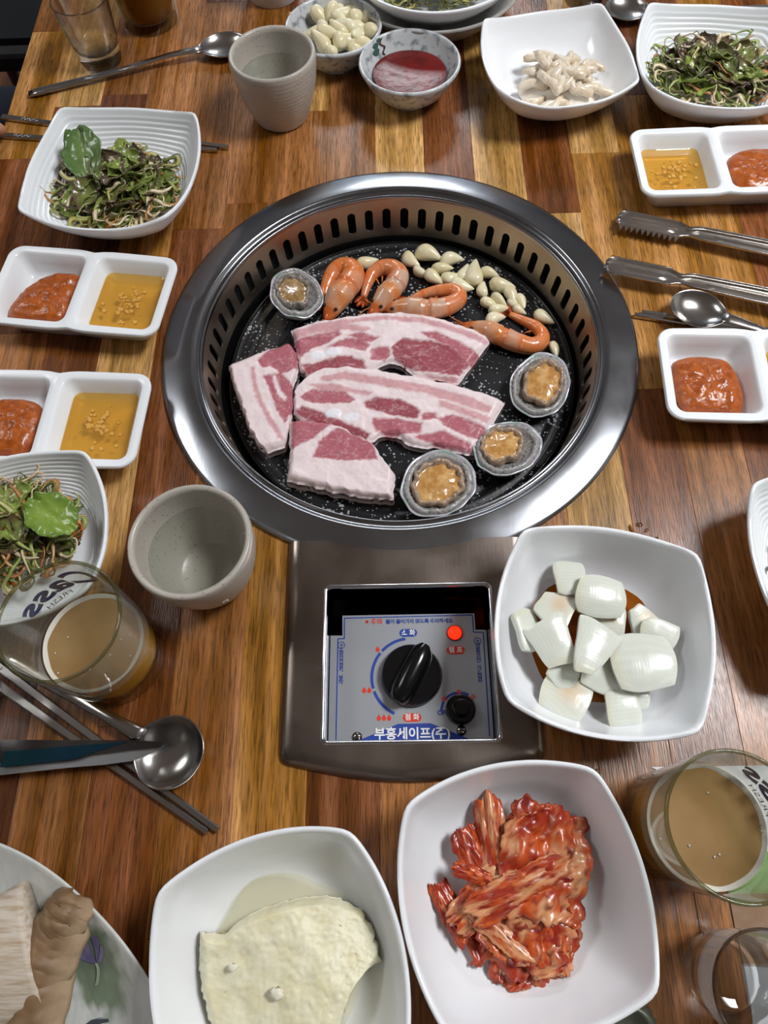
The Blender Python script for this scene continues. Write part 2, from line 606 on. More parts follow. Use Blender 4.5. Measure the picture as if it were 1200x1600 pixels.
# slotted wall: 60 sectors, each with a rounded slot punched through
NS, zt, zb, rt, rb = 60, 0.001, -0.036, 0.1592, 0.1535
def wallpt(a, z):
    t = (zt - z) / (zt - zb)
    r = rt + (rb - rt) * t
    return (r * cos(a), r * sin(a), z)
mb = MB()
sw = 2 * pi / NS
for k in range(NS):
    a0 = k * sw
    hw, z1, z2 = 0.00385 / 0.158, -0.0115, -0.0255
    out, inn = [], []
    npt = 24
    for i in range(npt):
        th = 2 * pi * i / npt
        c_, s_ = cos(th), sin(th)
        q = max(abs(c_), abs(s_))
        out.append((a0 + sw / 2 + c_ / q * sw / 2, (zt + zb) / 2 + s_ / q * (zt - zb) / 2))
        zc = z1 if s_ > 0 else z2
        inn.append((a0 + sw / 2 + c_ * hw, zc + s_ * 0.00385))
    Vo = [wallpt(a, z) for a, z in out] + [wallpt(a, z) for a, z in inn]
    Vb = []
    for a, z in inn:
        x, y, z_ = wallpt(a, z)
        f = 1 + 0.0016 / 0.158
        Vb.append((x * f, y * f, z_))
    Fo = []
    for i in range(npt):
        j = (i + 1) % npt
        Fo.append((i, i + npt, j + npt, j))
        Fo.append((i + npt, i + 2 * npt, j + 2 * npt, j + npt))
    mb.add(Vo + Vb, Fo)
mb.mk('vent_wall', m_wall2, grill, sharp=40)
V, F = lathe([(0.1695, -0.001), (0.1695, -0.075), (0.0, -0.075)], 96, False, False)
mk('housing', V, F, MT['black_gap'], grill)
m_ledge = mat('black_enamel', '0c0c0d', rough=0.22, spec=0.5)
V, F = lathe([(0.1535, -0.036), (0.1525, -0.0385), (0.1515, -0.042), (0.1505, -0.0446), (0.147, -0.0458), (0.147, -0.06)], 128, False, False)
mk('ledge', V, F, m_ledge, grill)

# stone-coated pan
def pan_mat():
    m, nt, b = base_mat('speckled_stone_coating')
    tc = nt.n('ShaderNodeTexCoord')
    vo = nt.n('ShaderNodeTexVoronoi', Scale=330, Randomness=1.0)
    nt.l(tc.outputs['Object'], vo.inputs['Vector'])
    n1 = nt.n('ShaderNodeTexNoise', Scale=60, Detail=4)
    nt.l(tc.outputs['Object'], n1.inputs['Vector'])
    th = nt.n('ShaderNodeMapRange')
    th.inputs['From Min'].default_value, th.inputs['From Max'].default_value = 0.42, 0.66
    th.inputs['To Min'].default_value, th.inputs['To Max'].default_value = 0.18, 0.48
    nt.l(n1.outputs['Fac'], th.inputs['Value'])
    lt = nt.n('ShaderNodeMath', _operation='LESS_THAN')
    nt.l(vo.outputs['Distance'], lt.inputs[0])
    nt.l(th.outputs[0], lt.inputs[1])
    wn = nt.n('ShaderNodeMath', _operation='GREATER_THAN')
    sep = nt.n('ShaderNodeSeparateColor')
    nt.l(vo.outputs['Color'], sep.inputs[0])
    nt.l(sep.outputs[0], wn.inputs[0])
    wn.inputs[1].default_value = 0.3
    mu = nt.n('ShaderNodeMath', _operation='MULTIPLY')
    nt.l(lt.outputs[0], mu.inputs[0])
    nt.l(wn.outputs[0], mu.inputs[1])
    mx = nt.n('ShaderNodeMix', _data_type='RGBA')
    nt.l(mu.outputs[0], mx.inputs[0])
    mx.inputs[6].default_value = (*lin('131316'), 1)
    mx.inputs[7].default_value = (*lin('9ea1a6'), 1)
    nt.l(mx.outputs[2], b.inputs['Base Color'])
    b.inputs['Roughness'].default_value = 0.42
    b.inputs['Specular IOR Level'].default_value = 0.35
    n2 = nt.n('ShaderNodeTexNoise', Scale=350, Detail=2)
    nt.l(tc.outputs['Object'], n2.inputs['Vector'])
    bp = nt.n('ShaderNodeBump', Strength=0.35, Distance=0.0006)
    nt.l(n2.outputs['Fac'], bp.inputs['Height'])
    nt.l(bp.outputs[0], b.inputs['Normal'])
    return m
PZ = -0.0400     # cooking surface
m_pan = pan_mat()
pan = thing('grill_pan', 'round black speckled stone-coated pan inside the grill', 'pan', (0.002, 0, -0.0455))
dz = 0.0455
prof = [(0.0, PZ + dz), (0.06, PZ + dz), (0.10, PZ + dz), (0.128, PZ + dz), (0.130, PZ + dz - 0.0012), (0.133, PZ + dz - 0.0012), (0.135, PZ + dz + 0.0002), (0.1385, PZ + dz + 0.0006),
        (0.1405, PZ + dz - 0.0004), (0.143, PZ + dz - 0.001), (0.1455, PZ + dz + 0.0008), (0.147, PZ + dz + 0.0014), (0.1485, PZ + dz + 0.0005), (0.149, 0.001)]
V, F = lathe(prof[1:], 128, True, False)
mk('body', V, F, m_pan, pan)
m_lip = mat('black_pan_lip', '0a0a0b', rough=0.2)
V, F = lathe([(0.1492, 0.0008), (0.1492, PZ + dz + 0.0012), (0.1475, PZ + dz + 0.0024), (0.1462, PZ + dz + 0.0012), (0.1464, 0.004)], 128, False, False)
mk('lip', V, F, m_lip, pan)
for k in range(4):
    a = R([158, 25, 290, 235][k])
    V, F = [], []
    for i in range(20):
        th = 2 * pi * i / 20
        V.append((0.011 * cos(th), 0.0032 * sin(th), 0))
    for i in range(20):
        th = 2 * pi * i / 20
        V.append((0.0095 * cos(th), 0.0022 * sin(th), -0.0003))
    F = [(i, (i + 1) % 20, 20 + (i + 1) % 20, 20 + i) for i in range(20)] + [tuple(range(20, 40))]
    mk('drain_slot', V, F, MT['black_gap'], pan, loc=(0.112 * cos(a), 0.112 * sin(a), PZ + dz + 0.0005), rot=a + pi / 2)

# ------------------------------------------------------------------ control box: cover plate, recessed face, knobs
m_cover = metal_mat('scuffed_dark_steel', '877c74', 0.27, ring=False, bumpk=0.05)
m_lipm = mat('bright_steel_lip', 'c9c9cb', rough=0.12, metal=1)
box = thing('grill_control_box', 'dark steel control box with black knobs and lit red lamp below the grill', 'control panel', (0, 0, 0))
ox0, ox1, oy0, oy1 = -0.0530, 0.0582, -0.3118, -0.2098
# outline of the plate: straight sides, near edge bowed, far edge slipping under the rim
def plate_outline(ins):
    pts = []
    xl, xr = -0.0815 + ins, 0.0862 - ins
    yb, yt = -0.3262 + ins, -0.1745
    rc = 0.008
    pts.append((xr, yt)); pts.append((xl, yt))
    for i in range(1, 6):
        pts.append((xl, yt + (yb + rc - yt) * i / 6))
    for i in range(7):
        a = pi + i / 6 * pi / 2
        pts.append((xl + rc + rc * cos(a), yb + rc + rc * sin(a)))
    for i in range(1, 12):
        t = i / 12
        pts.append((xl + rc + (xr - xl - 2 * rc) * t, yb - 0.0105 * sin(pi * t)))
    for i in range(7):
        a = -pi / 2 + i / 6 * pi / 2
        pts.append((xr - rc + rc * cos(a), yb + rc + rc * sin(a)))
    for i in range(5, 0, -1):
        pts.append((xr, yt + (yb + rc - yt) * i / 6))
    return pts
def rrect(x0, x1, y0, y1, r, n=6):
    pts = []
    for cx, cy, a0 in ((x1 - r, y1 - r, 0), (x0 + r, y1 - r, pi / 2), (x0 + r, y0 + r, pi), (x1 - r, y0 + r, 1.5 * pi)):
        for i in range(n + 1):
            a = a0 + i / n * pi / 2
            pts.append((cx + r * cos(a), cy + r * sin(a)))
    return pts
def fill_holes(bm, loops):
    ed = []
    for lp in loops:
        for i in range(len(lp)):
            a, b = lp[i], lp[(i + 1) % len(lp)]
            e = bm.edges.get((a, b)) or bm.edges.new((a, b))
            ed.append(e)
    bmesh.ops.triangle_fill(bm, use_beauty=True, use_dissolve=False, edges=ed, normal=(0, 0, 1))
def from_bm(name, bm, m, parent, smooth=True, sharp=35, loc=None):
    bmesh.ops.recalc_face_normals(bm, faces=bm.faces)
    me = bpy.data.meshes.new(name)
    bm.to_mesh(me)
    bm.free()
    if smooth:
        me.polygons.foreach_set('use_smooth', [True] * len(me.polygons))
        me.set_sharp_from_angle(angle=R(sharp))
    me.materials.append(m)
    o = bpy.data.objects.new(name, me)
    COL.objects.link(o)
    o.parent = parent
    if loc:
        o.location = loc
    return o
bm = bmesh.new()
loops = []
for ins, z in ((0, 0.0003), (0.0006, 0.0026), (0.0045, 0.0048), (0.009, 0.0052)):
    loops.append([bm.verts.new((x, y, z)) for x, y in plate_outline(ins)])
for a, b in zip(loops, loops[1:]):
    n = len(a)
    for i in range(n):
        bm.faces.new((a[i], a[(i + 1) % n], b[(i + 1) % n], b[i]))
hole = [bm.verts.new((x, y, 0.0052)) for x, y in rrect(ox0 - 0.002, ox1 + 0.002, oy0 - 0.002, oy1 + 0.002, 0.004)]
fill_holes(bm, [loops[-1], hole])
from_bm('cover_plate', bm, m_cover, box, sharp=50)
# bright folded lip around the opening and the well walls
lv = []
for ins, z, r in ((-0.0022, 0.0050, 0.004), (-0.0014, 0.0062, 0.0036), (0.0002, 0.0058, 0.003), (0.0006, 0.0044, 0.0028), (0.0006, -0.0015, 0.0028)):
    lv += [(x, y, z) for x, y in rrect(ox0 + ins, ox1 - ins, oy0 + ins, oy1 - ins, r)]
nl = len(rrect(0, 1, 0, 1, .1))
mk('opening_lip', lv, rings(range(5), nl, False, False), m_lipm, box)
wv = []
for z in (-0.0015, -0.0245):
    wv += [(x, y, z) for x, y in rrect(ox0 + 0.0004, ox1 - 0.0004, oy0 + 0.0004, oy1 - 0.0004, 0.0028)]
m_well = mat('dark_steel_well', '232327', rough=0.25, metal=1)
mk('well', wv, rings(range(2), nl, False, True), m_well, box)
# face plate (sub-parts carry the print)
FZ = -0.0160
m_face = mat('silver_face_plate', 'b3b7bd', rough=0.34, metal=0.55, bump=0.02, bscale=300)
fp = [(-0.0477,-0.3086),(-0.0477,-0.2380),(-0.0436,-0.2381),(-0.0438,-0.2237),(0.0496,-0.2231),(0.0497,-0.2355),(0.0564,-0.2357),(0.0558,-0.3076)]
fx0 = ox0 + 0.001
fx1 = ox1 - 0.001
yn, yf = oy0 + 0.0008, fp[3][1]
face_out = [(fx0, yn), (fx1, yn), (fx1, fp[6][1]), (fp[5][0], fp[5][1]), (fp[4][0], yf), (fp[3][0], yf), (fp[2][0], fp[2][1]), (fx0, fp[1][1])]
bm = bmesh.new()
lo = [bm.verts.new((x, y, FZ - 0.0012)) for x, y in face_out]
hi = [bm.verts.new((x, y, FZ)) for x, y in face_out]
for i in range(8):
    j = (i + 1) % 8
    bm.faces.new((lo[i], lo[j], hi[j], hi[i]))
bm.faces.new(hi)
face = from_bm('face_plate', bm, m_face, box, smooth=False)
PZF = FZ + 0.00015
def flat(name, pts, m, z=PZF, parent=face):
    return mk(name, [(x, y, z) for x, y in pts], [tuple(range(len(pts)))], m, parent, smooth=False)
def print_text(body, at, size, m, z=PZF + 0.0001, rot=0, name='lettering', **kw):
    V, F = text_mesh(body, size, **kw)
    c_, s_ = cos(rot), sin(rot)
    return mk(name, [(at[0] + x * c_ - y * s_, at[1] + x * s_ + y * c_, z) for x, y, _ in V], F, m, face, smooth=False)
def stroke(name, pts, w, m, z=PZF):
    V, F = [], []
    for i, p in enumerate(pts):
        a, b = pts[max(i - 1, 0)], pts[min(i + 1, len(pts) - 1)]
        dx, dy = b[0] - a[0], b[1] - a[1]
        L = math.hypot(dx, dy) or 1
        nx, ny = -dy / L * w / 2, dx / L * w / 2
        V += [(p[0] + nx, p[1] + ny, z), (p[0] - nx, p[1] - ny, z)]
    F = [(2 * i, 2 * i + 1, 2 * i + 3, 2 * i + 2) for i in range(len(pts) - 1)]
    return mk(name, V, F, m, face, smooth=False)
def pill(at, w, h, m):
    pts = []
    r = h / 2
    for i in range(9):
        a = -pi / 2 + pi * i / 8
        pts.append((at[0] + w / 2 - r + r * cos(a), at[1] + r * sin(a)))
    for i in range(9):
        a = pi / 2 + pi * i / 8
        pts.append((at[0] - w / 2 + r + r * cos(a), at[1] + r * sin(a)))
    flat('badge', pts, m)
bd = [(-0.0469,-0.3083),(-0.0467,-0.2403),(-0.0422,-0.2404),(-0.0424,-0.2256),(0.0481,-0.2249),(0.0483,-0.2373),(0.0550,-0.2375),(0.0545,-0.3071)]
for a, b in zip(bd, bd[1:]):
    stroke('border_line', [a, b], 0.0008, MT['print_blue'])
print_text('※ 주의', (-0.0216,-0.2288,-0.0160), 0.0045, MT['print_red'], bold=0.0001)
print_text('물이 들어가지 않도록 주의하세요', (0.0105,-0.2289,-0.0160), 0.0036, MT['print_blue'], bold=0.0001, space=0.93)
pill((0.0026,-0.2370,-0.0160), 0.0125, 0.0056, MT['print_blue'])
print_text('소 화', (0.0026,-0.2371,-0.0158), 0.0046, MT['print_white'], z=PZF + 0.0003, bold=0.0001)
pill((0.0351,-0.2498,-0.0160), 0.0125, 0.0056, MT['print_red'])
print_text('램 프', (0.0351,-0.2498,-0.0158), 0.0046, MT['print_white'], z=PZF + 0.0003, bold=0.0001)
pill((0.0038,-0.2946,-0.0160), 0.0125, 0.0056, MT['print_red'])
print_text('점 화', (0.0038,-0.2946,-0.0158), 0.0046, MT['print_white'], z=PZF + 0.0003, bold=0.0001)
KC = (0.0037,-0.2678,-0.0160)
for a0, a1 in ((97, 137), (141, 196), (200, 244)):
    stroke('dial_arc', [(KC[0] + 0.0268 * cos(R(a0 + (a1 - a0) * i / 12)), KC[1] + 0.0268 * sin(R(a0 + (a1 - a0) * i / 12))) for i in range(13)], 0.002, MT['print_blue'])
def flame(c, s):
    pts = []
    for i in range(14):
        a = 2 * pi * i / 14
        x = 0.42 * s * cos(a)
        y = 0.5 * s * sin(a)
        if sin(a) > 0.2:
            x *= (1 - sin(a)) * 1.1
            y *= 1.5
        pts.append((c[0] + x, c[1] + y))
    flat('flame_mark', pts, MT['print_red'])
for q in [(-0.0190,-0.2484,-0.0160), (-0.0283,-0.2764,-0.0160), (-0.0248,-0.2764,-0.0160), (-0.0184,-0.2947,-0.0160), (-0.0150,-0.2947,-0.0160), (-0.0116,-0.2948,-0.0160)]:
    flame(q, 0.0036)
SC = (0.0360,-0.2913,-0.0160)
for a0, a1 in ((60, 85), (92, 140), (147, 178)):
    stroke('dial_arc', [(SC[0] + 0.0126 * cos(R(a0 + (a1 - a0) * i / 8)), SC[1] + 0.0126 * sin(R(a0 + (a1 - a0) * i / 8))) for i in range(9)], 0.0016, MT['print_blue'])
print_text('OFF', (0.0244,-0.2919,-0.0160), 0.0042, MT['print_blue'], bold=0.00012)
print_text('약', (0.0261,-0.2831,-0.0160), 0.004, MT['print_red'], rot=0.7, z=PZF + 0.0003, bold=0.0001)
print_text('중', (0.0358,-0.2790,-0.0160), 0.004, MT['print_red'], z=PZF + 0.0003, bold=0.0001)
print_text('강', (0.0447,-0.2821,-0.0160), 0.004, MT['print_red'], rot=-0.6, z=PZF + 0.0003, bold=0.0001)
flat('name_panel', [(x, max(y, yn + 0.0002)) for x, y in [(-0.0329,-0.3092),(-0.0056,-0.2986),(0.0161,-0.2985),(0.0442,-0.3102)]], MT['print_blue'])
print_text('부흥세이프(주)', (0.0036,-0.3053,-0.0160), 0.0082, MT['print_white'], z=PZF + 0.0003, bold=0.0002)
print_text('⊕\n소\n화\n안\n전\n장\n치\n \n부\n착', (-0.0442,-0.2578,-0.0160), 0.0036, MT['print_blue'], linesp=0.78, bold=0.0001)
print_text('⊕\n사\n용\n하\n기\n전\n \n가\n스\n점\n검', (0.0506,-0.2571,-0.0160), 0.0036, MT['print_blue'], linesp=0.74, bold=0.0001)
# main knob: round skirt with a raised curved grip bar
knob = mk('main_knob', *lathe([(0.0205, 0.0), (0.0212, 0.002), (0.0205, 0.005), (0.0196, 0.0066), (0.0, 0.0072)][:4], 64, True, True), MT['black_plastic'], box, loc=((0.0041,-0.2669,-0.0160)[0], (0.0041,-0.2669,-0.0160)[1], FZ + 0.0004), sharp=40)
bV, secs = [], 15
for i in range(secs):
    t = i / (secs - 1)
    s = -0.0212 + 0.0424 * t
    hw = 0.0082 + 0.0008 * sin(pi * t)
    hh = 0.0125 * (1 - 0.25 * abs(2 * t - 1) ** 3)
    hw *= (1 - abs(2 * t - 1) ** 7 * 0.5)
    for j in range(12):
        a = pi * j / 11
        bV.append((s, hw * cos(a) * (1 - 0.12 * sin(a)), 0.004 + hh * sin(a) ** 0.6))
bF = rings(range(secs), 12, True, True, False)
mk('grip', bV, bF, MT['black_plastic'], knob, rot=R(62), sharp=50)
mk('pointer_mark', [(-.0012, -.0015, 0), (.0012, -.0015, 0), (.0012, .0015, 0), (-.0012, .0015, 0)], [(0, 1, 2, 3)], MT['print_red'], knob, loc=(-0.0088, -0.0168, 0.0074), smooth=False)
kn2 = mk('fan_knob', *lathe([(0.0098, 0.0), (0.0102, 0.001), (0.0098, 0.005), (0.0086, 0.0066), (0.0062, 0.0068), (0.0056, 0.0105), (0.0046, 0.0118)], 48), MT['black_plastic'], box, loc=((0.0362,-0.2902,-0.0120)[0], (0.0362,-0.2902,-0.0120)[1], FZ + 0.0004), sharp=40)
for q in ((0.0361,-0.3035,-0.0140), (-0.0328,-0.3066,-0.0140)):
    sc_ = mk('screw', *lathe([(0.0034, 0), (0.0033, 0.0008), (0.002, 0.0018), (0.0006, 0.002)], 24), MT['dull_steel'], box, loc=(q[0], q[1], FZ))
    MB().box(-.0026, .0026, -.0003, .0003, 0.0016, 0.0022).mk('slot', MT['black_gap'], sc_, smooth=False)
lamp_p = (0.0350,-0.2377,-0.0120)
m_lamp = mat('red_lamp_lens', 'ff2a12', rough=0.15, emit=('ff2008', 2.2), bump=0.4, bscale=900)
lm = mk('indicator_lamp', *lathe([(0.0047, 0), (0.0046, 0.0018), (0.0036, 0.0034), (0.0018, 0.0042), (0.0004, 0.0044)], 32), m_lamp, box, loc=(lamp_p[0], lamp_p[1], FZ))
lm['label'] = 'glowing red indicator lamp'
mk('bezel', *lathe([(0.0056, 0), (0.0055, 0.0012), (0.0048, 0.0014), (0.0047, 0.0006)], 32, False, False), mat('lamp_bezel', 'b02a1c', rough=0.3), lm)

# ------------------------------------------------------------------ tableware
def square_r(a, half, bulge, p=46):
    """polar radius of a square with bowed sides and softened corners"""
    c = (2 * half * half - (half + bulge) ** 2) / (2 * bulge)
    Rb = c + half + bulge
    s = 0
    for k in range(4):
        ph = a - k * pi / 2
        q = Rb * Rb - (c * sin(ph)) ** 2
        if q <= 0:
            continue
        r = -c * cos(ph) + math.sqrt(q)
        s += r ** (-p)
    return s ** (-1 / p)

def square_bowl(name, label, cat, loc, rz, half=0.0545, bulge=0.0125, h=0.046, ridges=False, m=None, group=None, wall=0.0032, lift=0.005, base=0.037, floor_z=0.0065):
    t = thing(name, label, cat, loc, rz, group)
    N = 128
    A = [2 * pi * j / N for j in range(N)]
    sq = np.array([square_r(a, half, bulge) for a in A])
    mid = half + bulge
    corner = np.clip((sq - mid) / (sq.max() - mid), 0, 1) ** 1.5
    V = []
    rws = []
    def ring(scale, z, blend, inset=0.0, cl=0.0):
        r = (1 - blend) * scale * mid + blend * scale * sq - inset
        rws.append(1)
        for j, a in enumerate(A):
            V.append((r[j] * cos(a), r[j] * sin(a), z + cl * lift * corner[j]))
    K = 66 if ridges else 22
    ring(0.02, floor_z, 0)
    ring(base / mid * 0.6, floor_z, 0.0)
    for i in range(K + 1):                      # inner wall from floor to rim
        u = i / K
        sc = base / mid + (1 - base / mid) * (u ** 0.72 if not ridges else u ** 0.8)
        z = floor_z + (h - floor_z) * (u ** 1.7)
        rg = 0.0005 * sin(u * 85) if ridges and 0.2 < u < 0.92 else 0
        ring(sc, z + rg, min(1, u * 1.25) ** 0.8, wall * u ** 0.5 * 0.9, u ** 2)
    ring(1, h + 0.0010, 1, wall * 0.55, 1)
    ring(1, h + 0.0006, 1, wall * 0.12, 1)
    ring(1, h - 0.0010, 1, 0.0, 1)
    for i in range(1, K + 1):                   # outer wall down to the foot
        u = 1 - i / K
        sc = (base - 0.002) / mid + (1 - (base - 0.002) / mid) * (u ** 0.85)
        z = 0.003 + (h - 0.001 - 0.003) * (u ** 1.75)
        ring(sc, z, min(1, u * 1.25) ** 0.8, 0, u ** 2)
    ring((base - 0.003) / mid, 0.0, 0)
    ring((base - 0.007) / mid, 0.0, 0)
    ring((base - 0.008) / mid, 0.002, 0)
    mk('bowl_body', V, rings(rws, N, True, True), m or MT['white_glaze'], t, sharp=60)
    return t

onion_bowl = square_bowl('onion_bowl', 'white square bowl of onion chunks in soy sauce', 'bowl', (0.1215, -0.2515, 0), R(-10), half=0.0550, bulge=0.0115)
kimchi_bowl = square_bowl('kimchi_bowl', 'white square bowl holding red kimchi', 'bowl', (0.0600, -0.3950, 0), R(9.5), half=0.0540)
tofu_bowl = square_bowl('tofu_bowl', 'white square bowl holding crumbly pale tofu', 'bowl', (-0.0690, -0.4290, 0), R(15.5), half=0.0535)
radish_bowl = square_bowl('radish_bowl', 'white square bowl of radish sticks in mayonnaise', 'bowl', (0.1545, 0.2960, 0), R(9), half=0.0585, bulge=0.0110, h=0.036, lift=0.007)
salad_bowls = [
    ('ridged white square plate of salad lying on chopsticks at the left edge', (-0.2420, 0.1600, 0.0042), R(-6), 0.0625),
    ('ridged white square plate of salad behind the left beer glass', (-0.2635, -0.1775, 0), R(10), 0.052),
    ('ridged white square plate of salad in the top right corner', (0.3000, 0.2860, 0), R(-7), 0.0625),
    ('white square plate cut off by the right edge beside the onions', (0.2960, -0.2130, 0), R(4), 0.061),
]
SB = []
for lb, loc, rz, hf in salad_bowls:
    SB.append(square_bowl('salad_plate', lb, 'plate', loc, rz, half=hf, bulge=0.0115, h=0.034 if hf == 0.052 else 0.040, ridges=True, m=MT['white_melamine'], group='salad plates', lift=0.006, base=0.037))
# two plates stacked at the far end, the upper one with salad
for k, lb in ((0, 'lower grey-white plate of the stack at the far end'), (1, 'upper white plate of the stack at the far end, holding salad')):
    tt = thing('stacked_plate', lb, 'plate', (0.045, 0.4330, 0.0005 + 0.0165 * k), 0, 'stacked plates at the far end')
    pr = [(0.0, 0.004), (0.045, 0.004), (0.062, 0.010), (0.078, 0.024), (0.0885, 0.0335), (0.0905, 0.0335), (0.0912, 0.0322), (0.0905, 0.0305), (0.08, 0.0185), (0.066, 0.0065), (0.050, 0.002), (0.047, 0.0), (0.043, 0.0)]
    pr = [(r * (0.97 if k else 1), z) for r, z in pr]
    fn = (lambda a, r, z: 1 + (0.0 if r < 0.05 else 0.0))
    V, F = lathe(pr[1:], 96, True, True)
    mk('plate_body', V, F, MT['white_glaze'] if k else mat('grey_speckled_ceramic', 'b5b3ae', rough=0.3, col2='8e8d8a', vscale=90, vpos=(0.5, 0.75)), tt, sharp=60)

# two-compartment sauce dishes
def sauce_dish(label, loc, rz):
    t = thing('sauce_dish', label, 'dish', loc, rz, 'two-compartment sauce dishes')
    L, Wd, H = 0.0735, 0.0405, 0.0250
    def outline(sx, sy, r, z, waist=0.0):
        pts = []
        for cx, cy, a0 in ((sx - r, sy - r, 0), (-sx + r, sy - r, pi / 2), (-sx + r, -sy + r, pi), (sx - r, -sy + r, 1.5 * pi)):
            for i in range(9):
                a = a0 + i / 8 * pi / 2
                pts.append((cx + r * cos(a), cy + r * sin(a)))
            if a0 in (0, pi):
                for i in range(1, 16):
                    tt_ = i / 16
                    xx = (sx - r) * (1 - 2 * tt_) * (1 if a0 == 0 else -1)
                    pts.append((xx, (sy if a0 == 0 else -sy)))
            else:
                for i in range(1, 6):
                    tt_ = i / 6
                    pts.append((-sx if a0 == pi / 2 else sx, (sy - r) * (1 - 2 * tt_) * (1 if a0 == pi / 2 else -1)))
        out = []
        for x, y in pts:
            wv_ = waist * math.exp(-(x / 0.007) ** 2)
            bow = 0.0012 * (1 - (x / L) ** 2)
            out.append((x, y + (bow - wv_) * (1 if y > 0 else -1), z))
        return out
    bm = bmesh.new()
    ol = []
    for sx, sy, r, z, w in ((L - 0.017, Wd - 0.015, 0.008, 0.0, 0.0), (L - 0.0145, Wd - 0.0125, 0.009, 0.001, 0.001), (L - 0.0045, Wd - 0.0045, 0.0115, H - 0.006, 0.002), (L - 0.0002, Wd - 0.0002, 0.0125, H - 0.003, 0.0022), (L, Wd, 0.0125, H - 0.001, 0.0022), (L - 0.0008, Wd - 0.0008, 0.012, H, 0.0022)):
        ol.append([bm.verts.new(p) for p in outline(sx, sy, r, z, w)])
    n = len(ol[0])
    for a, b in zip(ol, ol[1:]):
        for i in range(n):
            bm.faces.new((a[i], a[(i + 1) % n], b[(i + 1) % n], b[i]))
    bm.faces.new(ol[0][::-1])
    tops = []
    for sgn in (-1, 1):
        lv_ = []
        for e, r, z, sh in ((0.0, 0.0075, H, 0), (0.0008, 0.0072, H - 0.0006, 0), (0.0018, 0.0068, H - 0.0022, 0), (0.0042, 0.006, H * 0.62, 0), (0.0066, 0.0055, H * 0.32, 0), (0.0082, 0.005, 0.006, 0), (0.010, 0.004, 0.0046, 0)):
            sx, sy = 0.0318 - e, 0.0352 - e
            pts = []
            for cx, cy, a0 in ((sx - r, sy - r, 0), (-sx + r, sy - r, pi / 2), (-sx + r, -sy + r, pi), (sx - r, -sy + r, 1.5 * pi)):
                for i in range(7):
                    a = a0 + i / 6 * pi / 2
                    pts.append((sgn * 0.0358 + cx + r * cos(a), cy + r * sin(a), z))
                nx_ = {0: (-1, 0), pi / 2: (0, -1), pi: (1, 0), 1.5 * pi: (0, 1)}[a0]
                p0 = pts[-1]
                ln = 2 * (sx - r) if nx_[0] else 2 * (sy - r)
                for i in range(1, 18):
                    rib = 0.00022 * (1 if i % 2 else -1) if 0.004 < z < H - 0.003 else 0
                    pts.append((p0[0] + nx_[0] * ln * i / 18 + (rib * (1 if nx_[1] < 0 else -1) if nx_[1] else 0), p0[1] + nx_[1] * ln * i / 18 + (rib if nx_[0] else 0), z))
            lv_.append([bm.verts.new(p) for p in pts])
        m_ = len(lv_[0])
        for a, b in zip(lv_, lv_[1:]):
            for i in range(m_):
                bm.faces.new((a[i], b[i], b[(i + 1) % m_], a[(i + 1) % m_]))
        bm.faces.new(lv_[-1])
        tops.append(lv_[0])
    fill_holes(bm, [ol[-1]] + tops)
    from_bm('dish_body', bm, MT['white_melamine'], t, sharp=45)
    return t
DISH = {
    'L1': ((-0.2585, 0.0435, 0), R(-8.0), 'white two-compartment sauce dish at the left, below the salad plate'),
    'L2': ((-0.2640, -0.0780, 0), R(-3.5), 'white two-compartment sauce dish at the left, above the lower salad'),
    'R1': ((0.2845, 0.1700, 0), R(0.5), 'white two-compartment sauce dish at the upper right, above the tongs'),
    'R2': ((0.2690, -0.0580, 0.0040), R(-3.0), 'white two-compartment sauce dish at the right, below the tongs'),
}
for k, (loc, rz, lb) in DISH.items():
    sauce_dish(lb, loc, rz)

# speckled ceramic cups
def cup_mat():
    m, nt, b = base_mat('speckled_grey_ceramic')
    tc = nt.n('ShaderNodeTexCoord')
    vo = nt.n('ShaderNodeTexVoronoi', Scale=480)
    nt.l(tc.outputs['Object'], vo.inputs['Vector'])
    sp = nt.n('ShaderNodeSeparateColor')
    nt.l(vo.outputs['Color'], sp.inputs[0])
    a = nt.n('ShaderNodeMath', _operation='GREATER_THAN')
    a.inputs[1].default_value = 0.8
    nt.l(sp.outputs[0], a.inputs[0])
    d = nt.n('ShaderNodeMath', _operation='LESS_THAN')
    d.inputs[1].default_value = 0.3
    nt.l(vo.outputs['Distance'], d.inputs[0])
    mu = nt.n('ShaderNodeMath', _operation='MULTIPLY')
    nt.l(a.outputs[0], mu.inputs[0])
    nt.l(d.outputs[0], mu.inputs[1])
    mu2 = nt.n('ShaderNodeMath', _operation='MULTIPLY')
    mu2.inputs[1].default_value = 0.55
    nt.l(mu.outputs[0], mu2.inputs[0])
    mx = nt.n('ShaderNodeMix', _data_type='RGBA')
    nt.l(mu2.outputs[0], mx.inputs[0])
    mx.inputs[6].default_value = (*lin('b3aca2'), 1)
    mx.inputs[7].default_value = (*lin('6e6459'), 1)
    nt.l(mx.outputs[2], b.inputs['Base Color'])
    b.inputs['Roughness'].default_value = 0.3
    return m
m_cup = cup_mat()
